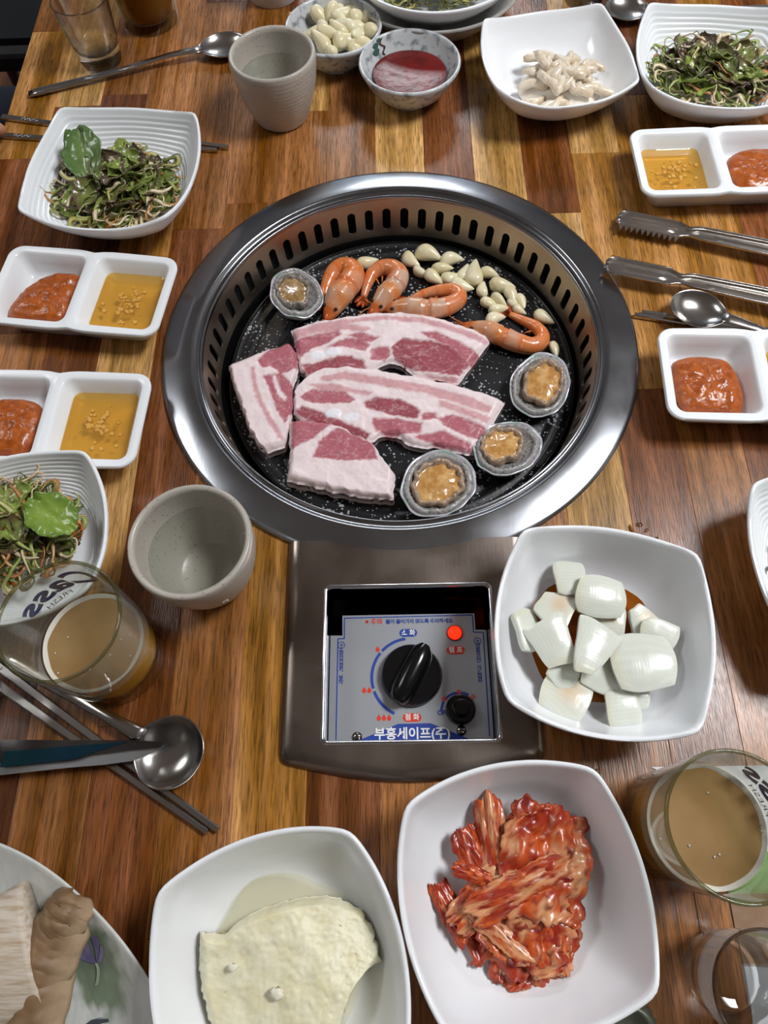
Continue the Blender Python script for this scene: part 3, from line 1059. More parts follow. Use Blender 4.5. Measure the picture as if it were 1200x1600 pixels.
def cup(label, loc, rz, H=0.062, rt=0.0395, rb=0.026, water=0.6):
    t = thing('ceramic_cup', label, 'cup', loc, rz, 'grey ceramic cups')
    K = 14
    pr = [(0.006, 0.006), (rb - 0.006, 0.006)]
    for i in range(K + 1):
        u = i / K
        r = rb - 0.0025 + (rt - rb) * (1 - (1 - u) ** 1.9) - 0.0006
        pr.append((r - 0.0012, 0.008 + (H - 0.008) * u))
    pr += [(rt - 0.0028, H + 0.0008), (rt - 0.0018, H + 0.0011), (rt - 0.0008, H + 0.0006), (rt - 0.0002, H - 0.001)]
    for i in range(1, 3 * K + 1):
        u = 1 - i / (3 * K)
        r = rb + (rt - rb) * (1 - (1 - u) ** 1.9) + 0.00018 * sin(u * 95)
        pr.append((r, 0.002 + (H - 0.003) * u))
    pr += [(rb - 0.002, 0.0), (rb - 0.005, 0.0), (rb - 0.006, 0.0015)]
    V, F = lathe(pr, 96)
    mk('cup_body', V, F, m_cup, t, sharp=70)
    uz = 0.008 + (H - 0.008) * water
    r = rb - 0.0025 + (rt - rb) * (1 - (1 - water) ** 1.9) - 0.002
    w = mk('water', *lathe([(r * 0.3, uz), (r * 0.8, uz), (r - 0.001, uz), (r + 0.0008, uz + 0.0006)], 64, True, False), MT['water'])
    w.location = loc
    tag(w, 'clear water in the ' + label, 'water')
    return t
c2 = cup('grey ceramic cup of water beside the lower left of the grill', (-0.1345, -0.1955, 0), 0.4)
cup('grey ceramic cup of water at the far end beside the bowl of garlic', (-0.1085, 0.2770, 0), 1.2, H=0.0615)
petals = mat('flower_stamp_pale', 'cfc9bf', rough=0.4)
for k in range(5):
    a = 2 * pi * k / 5
    mk('flower_stamp', [(-.0006, 0, 0), (-.0011, .002, .0001), (0, .0036, .0001), (.0011, .002, .0001), (.0006, 0, 0)], [(0, 1, 2, 3, 4)], petals, c2,
       loc=(0.0050 + 0.0003, -0.0358, 0.036), rot=(R(62), 0, 0)).rotation_euler = (Matrix.Rotation(R(0), 3, 'Z') @ Matrix.Rotation(R(66), 3, 'X') @ Matrix.Rotation(a, 3, 'Z')).to_euler()

# marbled small round bowls
m_marble = mat('marbled_glaze', 'c3c6c8', rough=0.22, col2='7f858a', vscale=130, vdet=5, vpos=(0.5, 0.66), coat=0.2)
def round_bowl(name, label, loc, R_=0.048, H=0.034, rz=0):
    t = thing(name, label, 'bowl', loc, rz, 'marbled grey bowls')
    pr = [(0.004, 0.0075), (0.018, 0.0078)]
    for i in range(13):
        u = i / 12
        pr.append((0.02 + (R_ - 0.0232) * u ** 0.75, 0.008 + (H - 0.008) * u ** 1.45))
    pr += [(R_ - 0.002, H + 0.0012), (R_ - 0.0006, H + 0.0006), (R_, H - 0.0008)]
    for i in range(1, 13):
        u = 1 - i / 12
        pr.append((0.0235 + (R_ - 0.0235) * u ** 0.75, 0.004 + (H - 0.005) * u ** 1.45))
    pr += [(0.0232, 0.0), (0.020, 0.0), (0.019, 0.003)]
    V, F = lathe(pr, 80)
    mk('bowl_body', V, F, m_marble, t, sharp=70)
    return t
garlic_bowl = round_bowl('garlic_bowl', 'marbled grey bowl of raw garlic cloves at the far end', (-0.0570, 0.3585, 0))
red_bowl = round_bowl('chilli_sauce_bowl', 'marbled grey bowl of dark red chilli sauce', (0.0165, 0.3010, 0), R_=0.0485)
# painted twig and leaves inside the red sauce bowl
def inside_pt(ang, u):
    r, z = 0.02 + (0.0485 - 0.0232) * u ** 0.75, 0.008 + (0.034 - 0.008) * u ** 1.45
    return Vector(((r - 0.0004) * cos(ang), (r - 0.0004) * sin(ang), z + 0.0003))
m_twig = mat('painted_twig', '4b2a25', rough=0.3)
m_leafp = mat('painted_leaf', '33524a', rough=0.3)
pt = [inside_pt(R(128 + 3 * sin(i * 1.3)), 0.62 + 0.36 * i / 8) for i in range(9)]
V, F = [], []
for i, p in enumerate(pt):
    d = Vector((0.0009, 0.0007, 0))
    V += [p - d, p + d]
mk('painted_twig', V, [(2 * i, 2 * i + 1, 2 * i + 3, 2 * i + 2) for i in range(8)], m_twig, red_bowl)
for (aa, uu, s_) in ((141, 0.78, 1.0), (138, 0.9, 0.8), (131, 0.97, 0.5)):
    pts = []
    for i in range(10):
        th = 2 * pi * i / 10
        pts.append(inside_pt(R(aa + 6.5 * s_ * cos(th) * (1 + 0.25 * sin(3 * th))), uu + 0.075 * s_ * sin(th)))
    mk('painted_leaf', pts, [tuple(range(10))], m_leafp, red_bowl)

# glasses
m_beer = clear_mat('beer', 'eec05c', rough=0.02, ior=1.34, haze=0.78, haze_col='f0b43e')
m_beer_dark = clear_mat('beer_far', 'c07a1c', rough=0.02, ior=1.34, haze=0.45, haze_col='a8701f')
m_foam = mat('beer_foam', 'd8d2c6', rough=0.6, bump=0.4, bscale=900)
m_film = clear_mat('beer_surface_film', 'f5e6c4', rough=0.1, ior=1.34, haze=0.72, haze_col='ad8f63', hscale=20)
m_frost = clear_mat('frosted_wet_glass', 'f2f4f2', rough=0.05, ior=1.3, haze=0.16, haze_col='c9c6c0')
m_gedge = clear_mat('glass_lip', 'b9b79a', rough=0.02, ior=1.5, haze=0.28, haze_col='6a663e')
def beer_glass(label, loc, fill, face_ang, H=0.0925, rt=0.0353, rb=0.0325, logo=True, film=True):
    t = thing('beer_glass', label, 'glass', loc, 0, 'printed beer glasses')
    def rad(z):
        return rb + (rt - rb) * (z / H)
    pr = [(rb - 0.001, 0.0), (rb, 0.0015)] + [(rad(z), z) for z in np.linspace(0.004, fill - 0.002, 8)]
    V, F = lathe(pr, 96, True, False)
    mk('base_wall', V, F, MT['thin_glass'], t)
    V, F = lathe([(rad(z), z) for z in np.linspace(fill - 0.002, H - 0.002, 10)], 96, False, False)
    mk('outer_wall', V, F, m_frost, t)
    V, F = lathe([(rad(z) - 0.0019, z) for z in np.linspace(H - 0.002, 0.012, 10)] + [(rb - 0.004, 0.009), (rb - 0.010, 0.008)], 96, False, True)
    mk('inner_wall', V, F, MT['thin_glass'], t)
    V, F = lathe([(rad(H), H - 0.002), (rad(H) + 0.0001, H - 0.0006), (rad(H) - 0.0005, H + 0.0003), (rad(H) - 0.0012, H + 0.0004), (rad(H) - 0.0019, H - 0.0004), (rad(H) - 0.0019, H - 0.002)], 96, False, False)
    mk('lip', V, F, m_gedge, t)
    def wrap(name, body, size, dz, m, da=0.0, **kw):
        V, F = text_mesh(body, size, **kw)
        out = []
        for x, y, _ in V:
            z = dz + y
            a = face_ang + da + x / rt
            r = rad(z) + 0.0002
            out.append((r * cos(a), r * sin(a), z))
        mk(name, out, F, m, t, smooth=False)
    if logo:
        m_logo = mat('logo_blue', '16308a', rough=0.4)
        m_logo2 = mat('logo_dark_grey', '3a3f52', rough=0.4)
        wrap('brand_lettering', 'Cass', 0.0262, 0.0650, m_logo, shear=0.32, bold=0.0009, space=1.05)
        wrap('brand_lettering', 'FRESH', 0.0066, 0.0505, m_logo2, da=0.22, space=1.05)
        wrap('trade_mark', '®', 0.0045, 0.055, m_logo2, da=0.62)
        V, F = [], []
        for i in range(13):
            x = 0.002 + 0.016 * i / 12
            zz = 0.0465 + 0.0012 * sin(pi * i / 12)
            for d in (0, 0.0006 * sin(pi * i / 12) + 0.0001):
                a = face_ang + x / rt
                r = rad(zz) + 0.0002
                V.append((r * cos(a), r * sin(a), zz + d))
        mk('red_underline', V, [(2 * i, 2 * i + 2, 2 * i + 3, 2 * i + 1) for i in range(12)], MT['print_red'], t)
    # the beer itself
    zf = fill
    bt = thing('beer', 'amber beer inside the glass ' + ('at the left beside the salad' if loc[0] < -.1 and loc[1] < 0 else 'at the right beside the kimchi' if loc[0] > 0 else 'at the far left corner'), 'beer', loc)
    pr = [(rb - 0.011, 0.0082), (rb - 0.005, 0.0092), (rb - 0.0035, 0.012)] + [(rad(z) - 0.0022, z) for z in np.linspace(0.014, zf, 6)]
    V, F = lathe(pr, 96, True, False)
    mk('liquid', V, F, m_beer, bt)
    r = rad(zf) - 0.0022
    V, F = lathe([(r, zf), (r * 0.9, zf - 0.0002), (r * 0.5, zf - 0.0003)], 96, False, True)
    mk('surface', V, F, m_film if film else m_beer, bt)
    fb = MB()
    Nf = 140
    pr0 = []
    for j in range(Nf):
        a = 2 * pi * j / Nf
        w = 0.0026 + 0.0014 * nz(cos(a) * 2, sin(a) * 2, loc[0] * 50)
        pr0.append((a, max(0.0008, w)))
    V, F = [], []
    for a, w in pr0:
        for rr, zz in ((r - w, zf - 0.0002), (r - w * 0.7, zf + 0.0006), (r - 0.0002, zf + 0.0014)):
            V.append((rr * cos(a), rr * sin(a), zz))
    for j in range(Nf):
        for q in range(2):
            a_, b_ = j * 3 + q, ((j + 1) % Nf) * 3 + q
            F.append((a_, b_, b_ + 1, a_ + 1))
    mk('foam', V, F, m_foam, bt)
    for k in range(9):
        a, rr = random.uniform(0, 2 * pi), r * math.sqrt(random.uniform(0.1, 0.95))
        fb.add(*[x for x in lathe([(0.0003, 0.0), (0.0007, 0.0002), (0.0003, 0.0006)], 8, True, True, cx=rr * cos(a), cy=rr * sin(a))])
    fo = fb.mk('bubbles', m_foam, bt, loc=(0, 0, zf))
    fo['kind'] = 'stuff'
    return t
random.seed(5)
beer_glass('printed beer glass at the left, beside the lower salad plate', (-0.1940, -0.2545, 0), 0.041, R(118))
beer_glass('printed beer glass at the right edge, beside the kimchi bowl', (0.1600, -0.3630, 0.0), 0.050, R(9))
m_save = m_beer
m_beer = m_beer_dark
beer_glass('beer glass at the far left corner, cut by the top of the picture', (-0.2570, 0.4330, 0), 0.062, R(90), logo=False, rb=0.0295, rt=0.0345)
m_beer = m_save

def shot_glass(label, loc, rz=0, H=0.061, rt=0.0275, rb=0.0212, mark=False):
    t = thing('shot_glass', label, 'glass', loc, rz, 'small clear shot glasses')
    def rad(z):
        return rb + (rt - rb) * z / H
    N = 72
    fac = lambda a, r, z: 1 + (0.03 * (abs(((a * 12 / (2 * pi)) % 1) - 0.5) * 2 - 0.5) if 0.002 < z < 0.017 and r > 0.018 else 0)
    pr = [(rb - 0.0035, 0.0), (rb - 0.0012, 0.0004), (rb - 0.0002, 0.003), (rb + 0.0006, 0.008), (rb + 0.0008, 0.014), (rad(0.018), 0.018)]
    pr += [(rad(z), z) for z in np.linspace(0.022, H - 0.001, 8)]
    pr += [(rt + 0.0001, H - 0.0003), (rt - 0.0005, H + 0.0005), (rt - 0.0013, H + 0.0004), (rt - 0.0016, H - 0.0006)]
    pr += [(rad(z) - 0.0017, z) for z in np.linspace(H - 0.004, 0.021, 8)]
    pr += [(rad(0.017) - 0.003, 0.0172), (rb - 0.007, 0.0142), (rb - 0.014, 0.0132)]
    V, F = lathe(pr, N, True, True, fac)
    mk('glass_body', V, F, MT['shot_glass'], t, sharp=50)
    if mark:
        mg = mat('green_print', '4f8f2e', rough=0.4)
        for k in range(5):
            V, F = [], []
            a0 = R(200) + k * 0.11
            for i in range(7):
                z = 0.024 + 0.028 * i / 6
                for d in (-0.016, 0.016):
                    a = a0 + d + 0.05 * sin(i + k)
                    V.append(((rad(z) + 0.0002) * cos(a), (rad(z) + 0.0002) * sin(a), z))
            mk('green_mark', V, [(2 * i, 2 * i + 1, 2 * i + 3, 2 * i + 2) for i in range(6)], mg, t)
    return t
shot_glass('empty clear shot glass with green print at the far left corner', (-0.3000, 0.3690, 0), mark=True)
shot_glass('clear shot glass in the bottom right corner below the beer', (0.1715, -0.4370, 0.0034), 0.2)
shot_glass('clear shot glass at the far end beside the bowl of radish', (0.2045, 0.4430, 0), 0.5)
shot_glass('clear glass just inside the left edge below the beer glass', (-0.2860, -0.2830, 0), 0.1)
# white cup at the top edge
t = thing('paper_cup', 'white cup at the top edge beside the garlic bowl', 'cup', (-0.1270, 0.4720, 0))
V, F = lathe([(0.024, 0.004), (0.026, 0.006), (0.0345, 0.0655), (0.0352, 0.0668), (0.0360, 0.0668), (0.0362, 0.0655), (0.0275, 0.001), (0.0268, 0.0), (0.0258, 0.0), (0.0255, 0.003)], 64)
mk('cup_wall', V, F, mat('white_paper', 'd5d8dc', rough=0.6), t, sharp=60)

# ------------------------------------------------------------------ cutlery
def spoon(label, tip, end, bw=0.0205, bl=0.0215, zt=0.009, lift=0.0, group='steel spoons', zb=0.0):
    """round-bowled spoon: tip = far end of the bowl, end = end of the handle (x, y, height)"""
    d = Vector((end[0] - tip[0], end[1] - tip[1], 0))
    L = d.length
    ang = math.atan2(d.y, d.x)
    t = thing('spoon', label, 'spoon', (tip[0], tip[1], zb), ang, group)
    # bowl: shallow ellipsoid dish, local x runs from the tip to the handle
    V, rws = [], []
    N = 56
    prof = [(0.0, 0.0), (0.3, 0.0003), (0.55, 0.0014), (0.78, 0.0036), (0.93, 0.0062), (1.0, 0.0078), (1.02, 0.0086), (1.0, 0.0088), (0.96, 0.0078), (0.9, 0.0064), (0.76, 0.0042), (0.53, 0.0020), (0.28, 0.0009), (0.0, 0.0006)]
    prof = prof[1:-1]
    for r, z in prof:
        for j in range(N):
            a = 2 * pi * j / N
            x = bl * r * cos(a)
            y = bw * r * sin(a)
            if x > 0:
                y *= 1 - 0.25 * (x / bl) ** 2
            V.append((bl - x * -1 if False else bl + x, y, z + 0.001 * max(0, x / bl)))
    mk('bowl', V, rings(prof, N, True, True), MT['cutlery'], t)
    z_end = end[2] - zb
    path = []
    for i in range(22):
        u = i / 21
        x = 2 * bl - 0.004 + (L - 2 * bl + 0.004) * u
        z = 0.0085 + (z_end - 0.0085) * u + 0.003 * sin(pi * min(1, u * 2.2)) * (1 - u)
        path.append(Vector((x, 0, z)))
    rad = [0.0058 - 0.0024 * min(1, i / 5) + 0.0022 * max(0, (i - 6) / 15) for i in range(22)]
    rad[-1] *= 0.7
    V, F = tube(path, rad, 12, flat=[0.28 if i < 4 else 0.42 for i in range(22)])
    h = mk('handle', V, F, MT['cutlery'], t)
    # embossed mark near the end of the handle
    eb = MB()
    for k in range(9):
        x = L - 0.030 + 0.0021 * k
        pz = z_end
        eb.add(*lathe([(0.0010, -0.0004), (0.0009, 0.0002), (0.0003, 0.0005)], 8, True, True, cx=x, cy=0.0013 * sin(k * 2.4)))
    q = eb.mk('embossed_mark', MT['cutlery'], h, loc=(0, 0, z_end * 0.995 + 0.0019))
    q['kind'] = 'stuff'
    return t
spoon('steel spoon at the far left with its bowl behind the grey cup', (-0.1491,0.3824,0.0000), (*(-0.3655,0.3163,0.0030)[:2], 0.003), bw=0.0200, bl=0.0250)
spoon('steel spoon under the scissors tip at the lower left', (-0.1307,-0.3273,0.0000), (*(-0.2691,-0.2537,0.0030)[:2], 0.004), bw=0.0225, bl=0.0225)
spoon('steel spoon on chopsticks above the right sauce dish', (0.2209,0.0251,0.0000), (0.385, -0.058, 0.0045), bw=0.0185, bl=0.0225, zb=0.0062)
spoon('steel spoon at the top right between radish bowl and salad plate', (0.2234,0.4211,0.0000), (0.40, 0.345, 0.044), bw=0.0205, bl=0.0235, zb=0.0)

def chopstick(label, a, b, group, w0=0.0030, w1=0.0019):
    """flat square steel chopstick from handle end a to tip b (x, y, z of its axis)"""
    a, b = Vector(a), Vector(b)
    d = b - a
    L = d.length
    V = []
    K = 12
    for i in range(K + 1):
        u = i / K
        hw = (w0 + (w1 - w0) * u)
        hh = 0.0016 + 0.0003 * u
        x = L * u
        e = 0.0006
        for y, z in ((hw, hh - e), (hw - e, hh), (-hw + e, hh), (-hw, hh - e), (-hw, -hh + e), (-hw + e, -hh), (hw - e, -hh), (hw, -hh + e)):
            V.append((x, y, z))
    t = thing('chopstick', label, 'chopstick', a, 0, group)
    s = mk('stick', V, rings(range(K + 1), 8), MT['cutlery'], t, sharp=30)
    rot = d.to_track_quat('X', 'Z').to_euler()
    t.rotation_euler = rot
    eb = MB()
    for k in range(10):
        eb.add(*lathe([(0.0011, 0), (0.0009, 0.0003), (0.0003, 0.0004)], 8, True, True, cx=0.022 + 0.0018 * k, cy=0.0012 * sin(k * 2.1)))
    q = eb.mk('embossed_mark', MT['cutlery'], s, loc=(0, 0, 0.0016))
    q['kind'] = 'stuff'
    return t
chopstick('upper steel chopstick under the far left salad plate', (*(-0.3863,0.2849,0.0040)[:2], 0.0021), (*(-0.1575,0.2316,0.0040)[:2], 0.0021), 'chopsticks under the left salad plate')
chopstick('lower steel chopstick under the far left salad plate, touched by a finger', (*(-0.3898,0.2596,0.0040)[:2], 0.0021), (*(-0.1676,0.2286,0.0040)[:2], 0.0021), 'chopsticks under the left salad plate')
chopstick('steel chopstick at the lower left, the one nearer the spoon bowl', (*(-0.3028,-0.2408,0.0030)[:2], 0.0021), (*(-0.1164,-0.3622,0.0030)[:2], 0.0021), 'chopsticks at the lower left')
chopstick('steel chopstick at the lower left, the one farther from the spoon bowl', (*(-0.3021,-0.2531,0.0030)[:2], 0.0021), (*(-0.1230,-0.3632,0.0030)[:2], 0.0021), 'chopsticks at the lower left')
chopstick('steel chopstick under the right spoon, the longer-reaching one', (*(0.3908,-0.0266,0.0030)[:2], 0.0021), (*(0.1937,0.0208,0.0030)[:2], 0.0021), 'chopsticks under the right spoon')
chopstick('steel chopstick under the right spoon, the one farther back', (*(0.3985,-0.0207,0.0030)[:2], 0.0021), (*(0.2003,0.0232,0.0030)[:2], 0.0021), 'chopsticks under the right spoon')

# scissors lying over the chopsticks
sc_t = thing('kitchen_scissors', 'dark steel kitchen scissors lying over spoon and chopsticks at the lower left', 'scissors', (*(-0.1515,-0.3132,0.0120)[:2], 0.0), 0)
tipx, tipy = (-0.1515,-0.3132,0.0120)[:2]
def loc2(p):
    return (p[0] - tipx, p[1] - tipy)
def prism(name, pts, z0, z1, m, parent, tilt=0.0):
    n = len(pts)
    V = [(x, y, z0 + tilt * -x) for x, y in pts] + [(x, y, z1 + tilt * -x) for x, y in pts]
    F = [(i, (i + 1) % n, n + (i + 1) % n, n + i) for i in range(n)] + [tuple(range(n - 1, -1, -1)), tuple(range(n, 2 * n))]
    o = mk(name, V, F, m, parent, smooth=False)
    return o
m_blade = mat('dark_scissor_steel', '5b5756', rough=0.25, metal=1, rvar=0.05)
m_blade2 = mat('ground_bevel_steel', 'b5b8bb', rough=0.3, metal=1, bump=0.1, bscale=500, stretch=(4, 0.2, 1))
m_panel_refl = mat('blue_green_panel_reflection', '15354a', rough=0.22, metal=0.6, col2='1d4a48', vscale=14, vpos=(0.35, 0.65))  # blue-green reflection on the blade, put into the panel's colour
up_bl = [loc2(p) for p in [(-0.1517,-0.3117),(-0.1631,-0.3108),(-0.1733,-0.3102),(-0.2161,-0.3097),(-0.2735,-0.3085),(-0.3145,-0.3088),(-0.3102,-0.3249),(-0.2700,-0.3239),(-0.2142,-0.3204),(-0.1745,-0.3160),(-0.1545,-0.3147)]]
lo_bl = [loc2(p) for p in [(-0.1515,-0.3132),(-0.1583,-0.3169),(-0.1716,-0.3225),(-0.1894,-0.3245),(-0.2132,-0.3261),(-0.2526,-0.3297),(-0.2763,-0.3313),(-0.3080,-0.3332),(-0.3102,-0.3249),(-0.2541,-0.3226),(-0.2063,-0.3194),(-0.1706,-0.3153)]]
prism('blade', up_bl, 0.0118, 0.0140, m_blade, sc_t)
prism('blade', lo_bl, 0.0096, 0.0118, m_blade2, sc_t)
prism('blade_reflection_panel', [loc2(p) for p in [(-0.2511,-0.3160),(-0.1964,-0.3125),(-0.1744,-0.3112),(-0.2082,-0.3215),(-0.2524,-0.3254)]], 0.0140, 0.0144, m_panel_refl, sc_t)
pv = loc2((-0.2936,-0.3215,0.0140))
mk('pivot', *lathe([(0.0045, 0), (0.0043, 0.001), (0.003, 0.0018)], 24), MT['steel'], sc_t, loc=(pv[0], pv[1], 0.014))
m_hand = mat('black_scissor_grip', '111113', rough=0.4)
for sgn, nm in ((1, 'grip'), (-1, 'grip')):
    c0 = Vector((pv[0] - 0.062, pv[1] + sgn * 0.019 + 0.004, 0.012))
    path = [Vector((c0.x + 0.032 * cos(a), c0.y + 0.0165 * sin(a), 0.012)) for a in np.linspace(0, 2 * pi, 33)]
    V, F = tube(path, 0.0042, 10)
    mk(nm, V, F, m_hand, sc_t)
    pth = [Vector((pv[0] + 0.004, pv[1] + sgn * -0.002, 0.0125)), Vector((pv[0] - 0.02, pv[1] + sgn * 0.006, 0.012)), c0 + Vector((0.031, 0, 0))]
    V, F = tube(smooth_path(pth, 10), 0.0045, 10)
    mk('shank', V, F, m_hand, sc_t)

# serving tongs with serrated tips, coming in from the right edge
tg = thing('serving_tongs', 'steel serving tongs with serrated tips at the right of the grill', 'tongs', (0, 0, 0))
MT['tong_steel'] = mat('tong_steel', 'c6c0ba', rough=0.2, metal=1, rvar=0.05)
def tong_arm(tip, knee, tail, zs, teeth_side):
    tip, knee, tail = Vector((*tip[:2], 0)), Vector((*knee[:2], 0)), Vector((*tail[:2], 0))
    d1 = (tail - tip)
    L = d1.length
    d1.normalize()
    sd = Vector((-d1.y, d1.x, 0))
    mb = MB()
    st = []
    n = 60
    Lk = (knee - tip).length
    for i in range(n + 1):
        s = L * (i / n) ** 1.0
        # width along the arm: broad serrated paddle, narrow neck, broad channel
        if s < 0.006:
            w = 0.0045 + 0.0045 * (s / 0.006) ** 0.5
        elif s < Lk:
            w = 0.0090
        elif s < Lk + 0.016:
            u = (s - Lk) / 0.016
            w = 0.0090 - 0.0028 * sin(pi * min(1, u * 1.0)) - 0.0016 * u
        else:
            w = 0.0074 + 0.001 * min(1, (s - Lk - 0.016) / 0.05)
        st.append((s, w))
    V = []
    for s, w in st:
        c = tip + d1 * s
        zz = zs[0] + (zs[1] - zs[0]) * s / L
        fl = 0.0046 if s > Lk + 0.012 else 0.0034
        # shallow channel open to the top: raised thin edges, a rib along the middle
        rib = 0.0009 if (0.012 < s < Lk - 0.004 or s > Lk + 0.03) else 0.0
        for y, z in ((-w, fl), (-w + 0.0006, fl * 0.45), (-w + 0.0022, 0.0004), (-0.0030, 0.0), (-0.0014, rib), (0.0014, rib), (0.0030, 0.0), (w - 0.0022, 0.0004), (w - 0.0006, fl * 0.45), (w, fl)):
            p = c + sd * y
            V.append((p.x, p.y, zz + z - 0.004))
    F = rings(range(n + 1), 10, False, False, False)
    o = mk('arm', V, F, MT['tong_steel'], tg, sharp=18)
    md = o.modifiers.new('thick', 'SOLIDIFY')
    md.thickness = 0.0009
    # teeth
    tb = MB()
    k = 0
    s = 0.003
    while s < Lk - 0.002:
        for side in teeth_side:
            c = tip + d1 * s + sd * (side * 0.0088)
            c2_ = tip + d1 * (s + 0.0046) + sd * (side * 0.0088)
            ap = (c + c2_) / 2 + sd * (side * 0.0042)
            z = zs[0] - 0.0022
            vv = [(c.x, c.y, z + 0.002), (c2_.x, c2_.y, z + 0.002), (ap.x, ap.y, z - 0.001), (c.x, c.y, z + 0.0012), (c2_.x, c2_.y, z + 0.0012), (ap.x, ap.y, z - 0.0018)]
            tb.add(vv, [(0, 1, 2), (5, 4, 3), (0, 2, 5, 3), (1, 4, 5, 2), (0, 3, 4, 1)])
        s += 0.0047
    q = tb.mk('serration', MT['tong_steel'], o, smooth=False)
    q['kind'] = 'stuff'
tong_arm((0.1928,0.1224,0.0120), (0.2438,0.1063,0.0120), (0.4168,0.0446,0.0120), (0.010, 0.012), (-1, 1))
tong_arm((0.1742,0.0669,0.0120), (0.2258,0.0526,0.0120), (0.4019,-0.0042,0.0120), (0.0135, 0.012), (1,))
V, F = tube([Vector((*(0.4168,0.0446,0.0120)[:2], 0.010)), Vector(((0.4192,0.0194,0.0120)[0] + 0.006, (0.4192,0.0194,0.0120)[1], 0.010)), Vector((*(0.4019,-0.0042,0.0120)[:2], 0.010))], 0.005, 10, flat=0.8)
mk('spring_end', V, F, MT['steel'], tg)

# ------------------------------------------------------------------ food on the pan
def in_poly(px, py, poly):
    n = len(poly)
    c = np.zeros(px.shape, bool)
    j = n - 1
    for i in range(n):
        xi, yi = poly[i][:2]
        xj, yj = poly[j][:2]
        if yi != yj:
            c ^= ((yi > py) != (yj > py)) & (px < (xj - xi) * (py - yi) / (yj - yi) + xi)
        j = i
    return c
def poly_dist(px, py, poly):
    d = np.full(px.shape, 1e9)
    n = len(poly)
    for i in range(n):
        ax, ay = poly[i][:2]
        bx_, by_ = poly[(i + 1) % n][:2]
        vx, vy = bx_ - ax, by_ - ay
        L2 = vx * vx + vy * vy + 1e-12
        t = np.clip(((px - ax) * vx + (py - ay) * vy) / L2, 0, 1)
        d = np.minimum(d, np.hypot(px - ax - t * vx, py - ay - t * vy))
    ins = in_poly(px, py, poly)
    return np.where(ins, d, -d)
m_pork = mat('raw_pork', 'ffffff', rough=0.33, vcol=True, col2='dcc0c0', vscale=420, vpos=(0.56, 0.85), bump=0.35, bscale=320, sss=0.12, spec=0.45)
PORK = {'fat': lin('ead9da'), 'rind': lin('e8d6d2'), 'pale': lin('cf9fa3'), 'red': lin('b06570'), 'dark': lin('9a4d57'), 'bone': lin('eceaf0')}
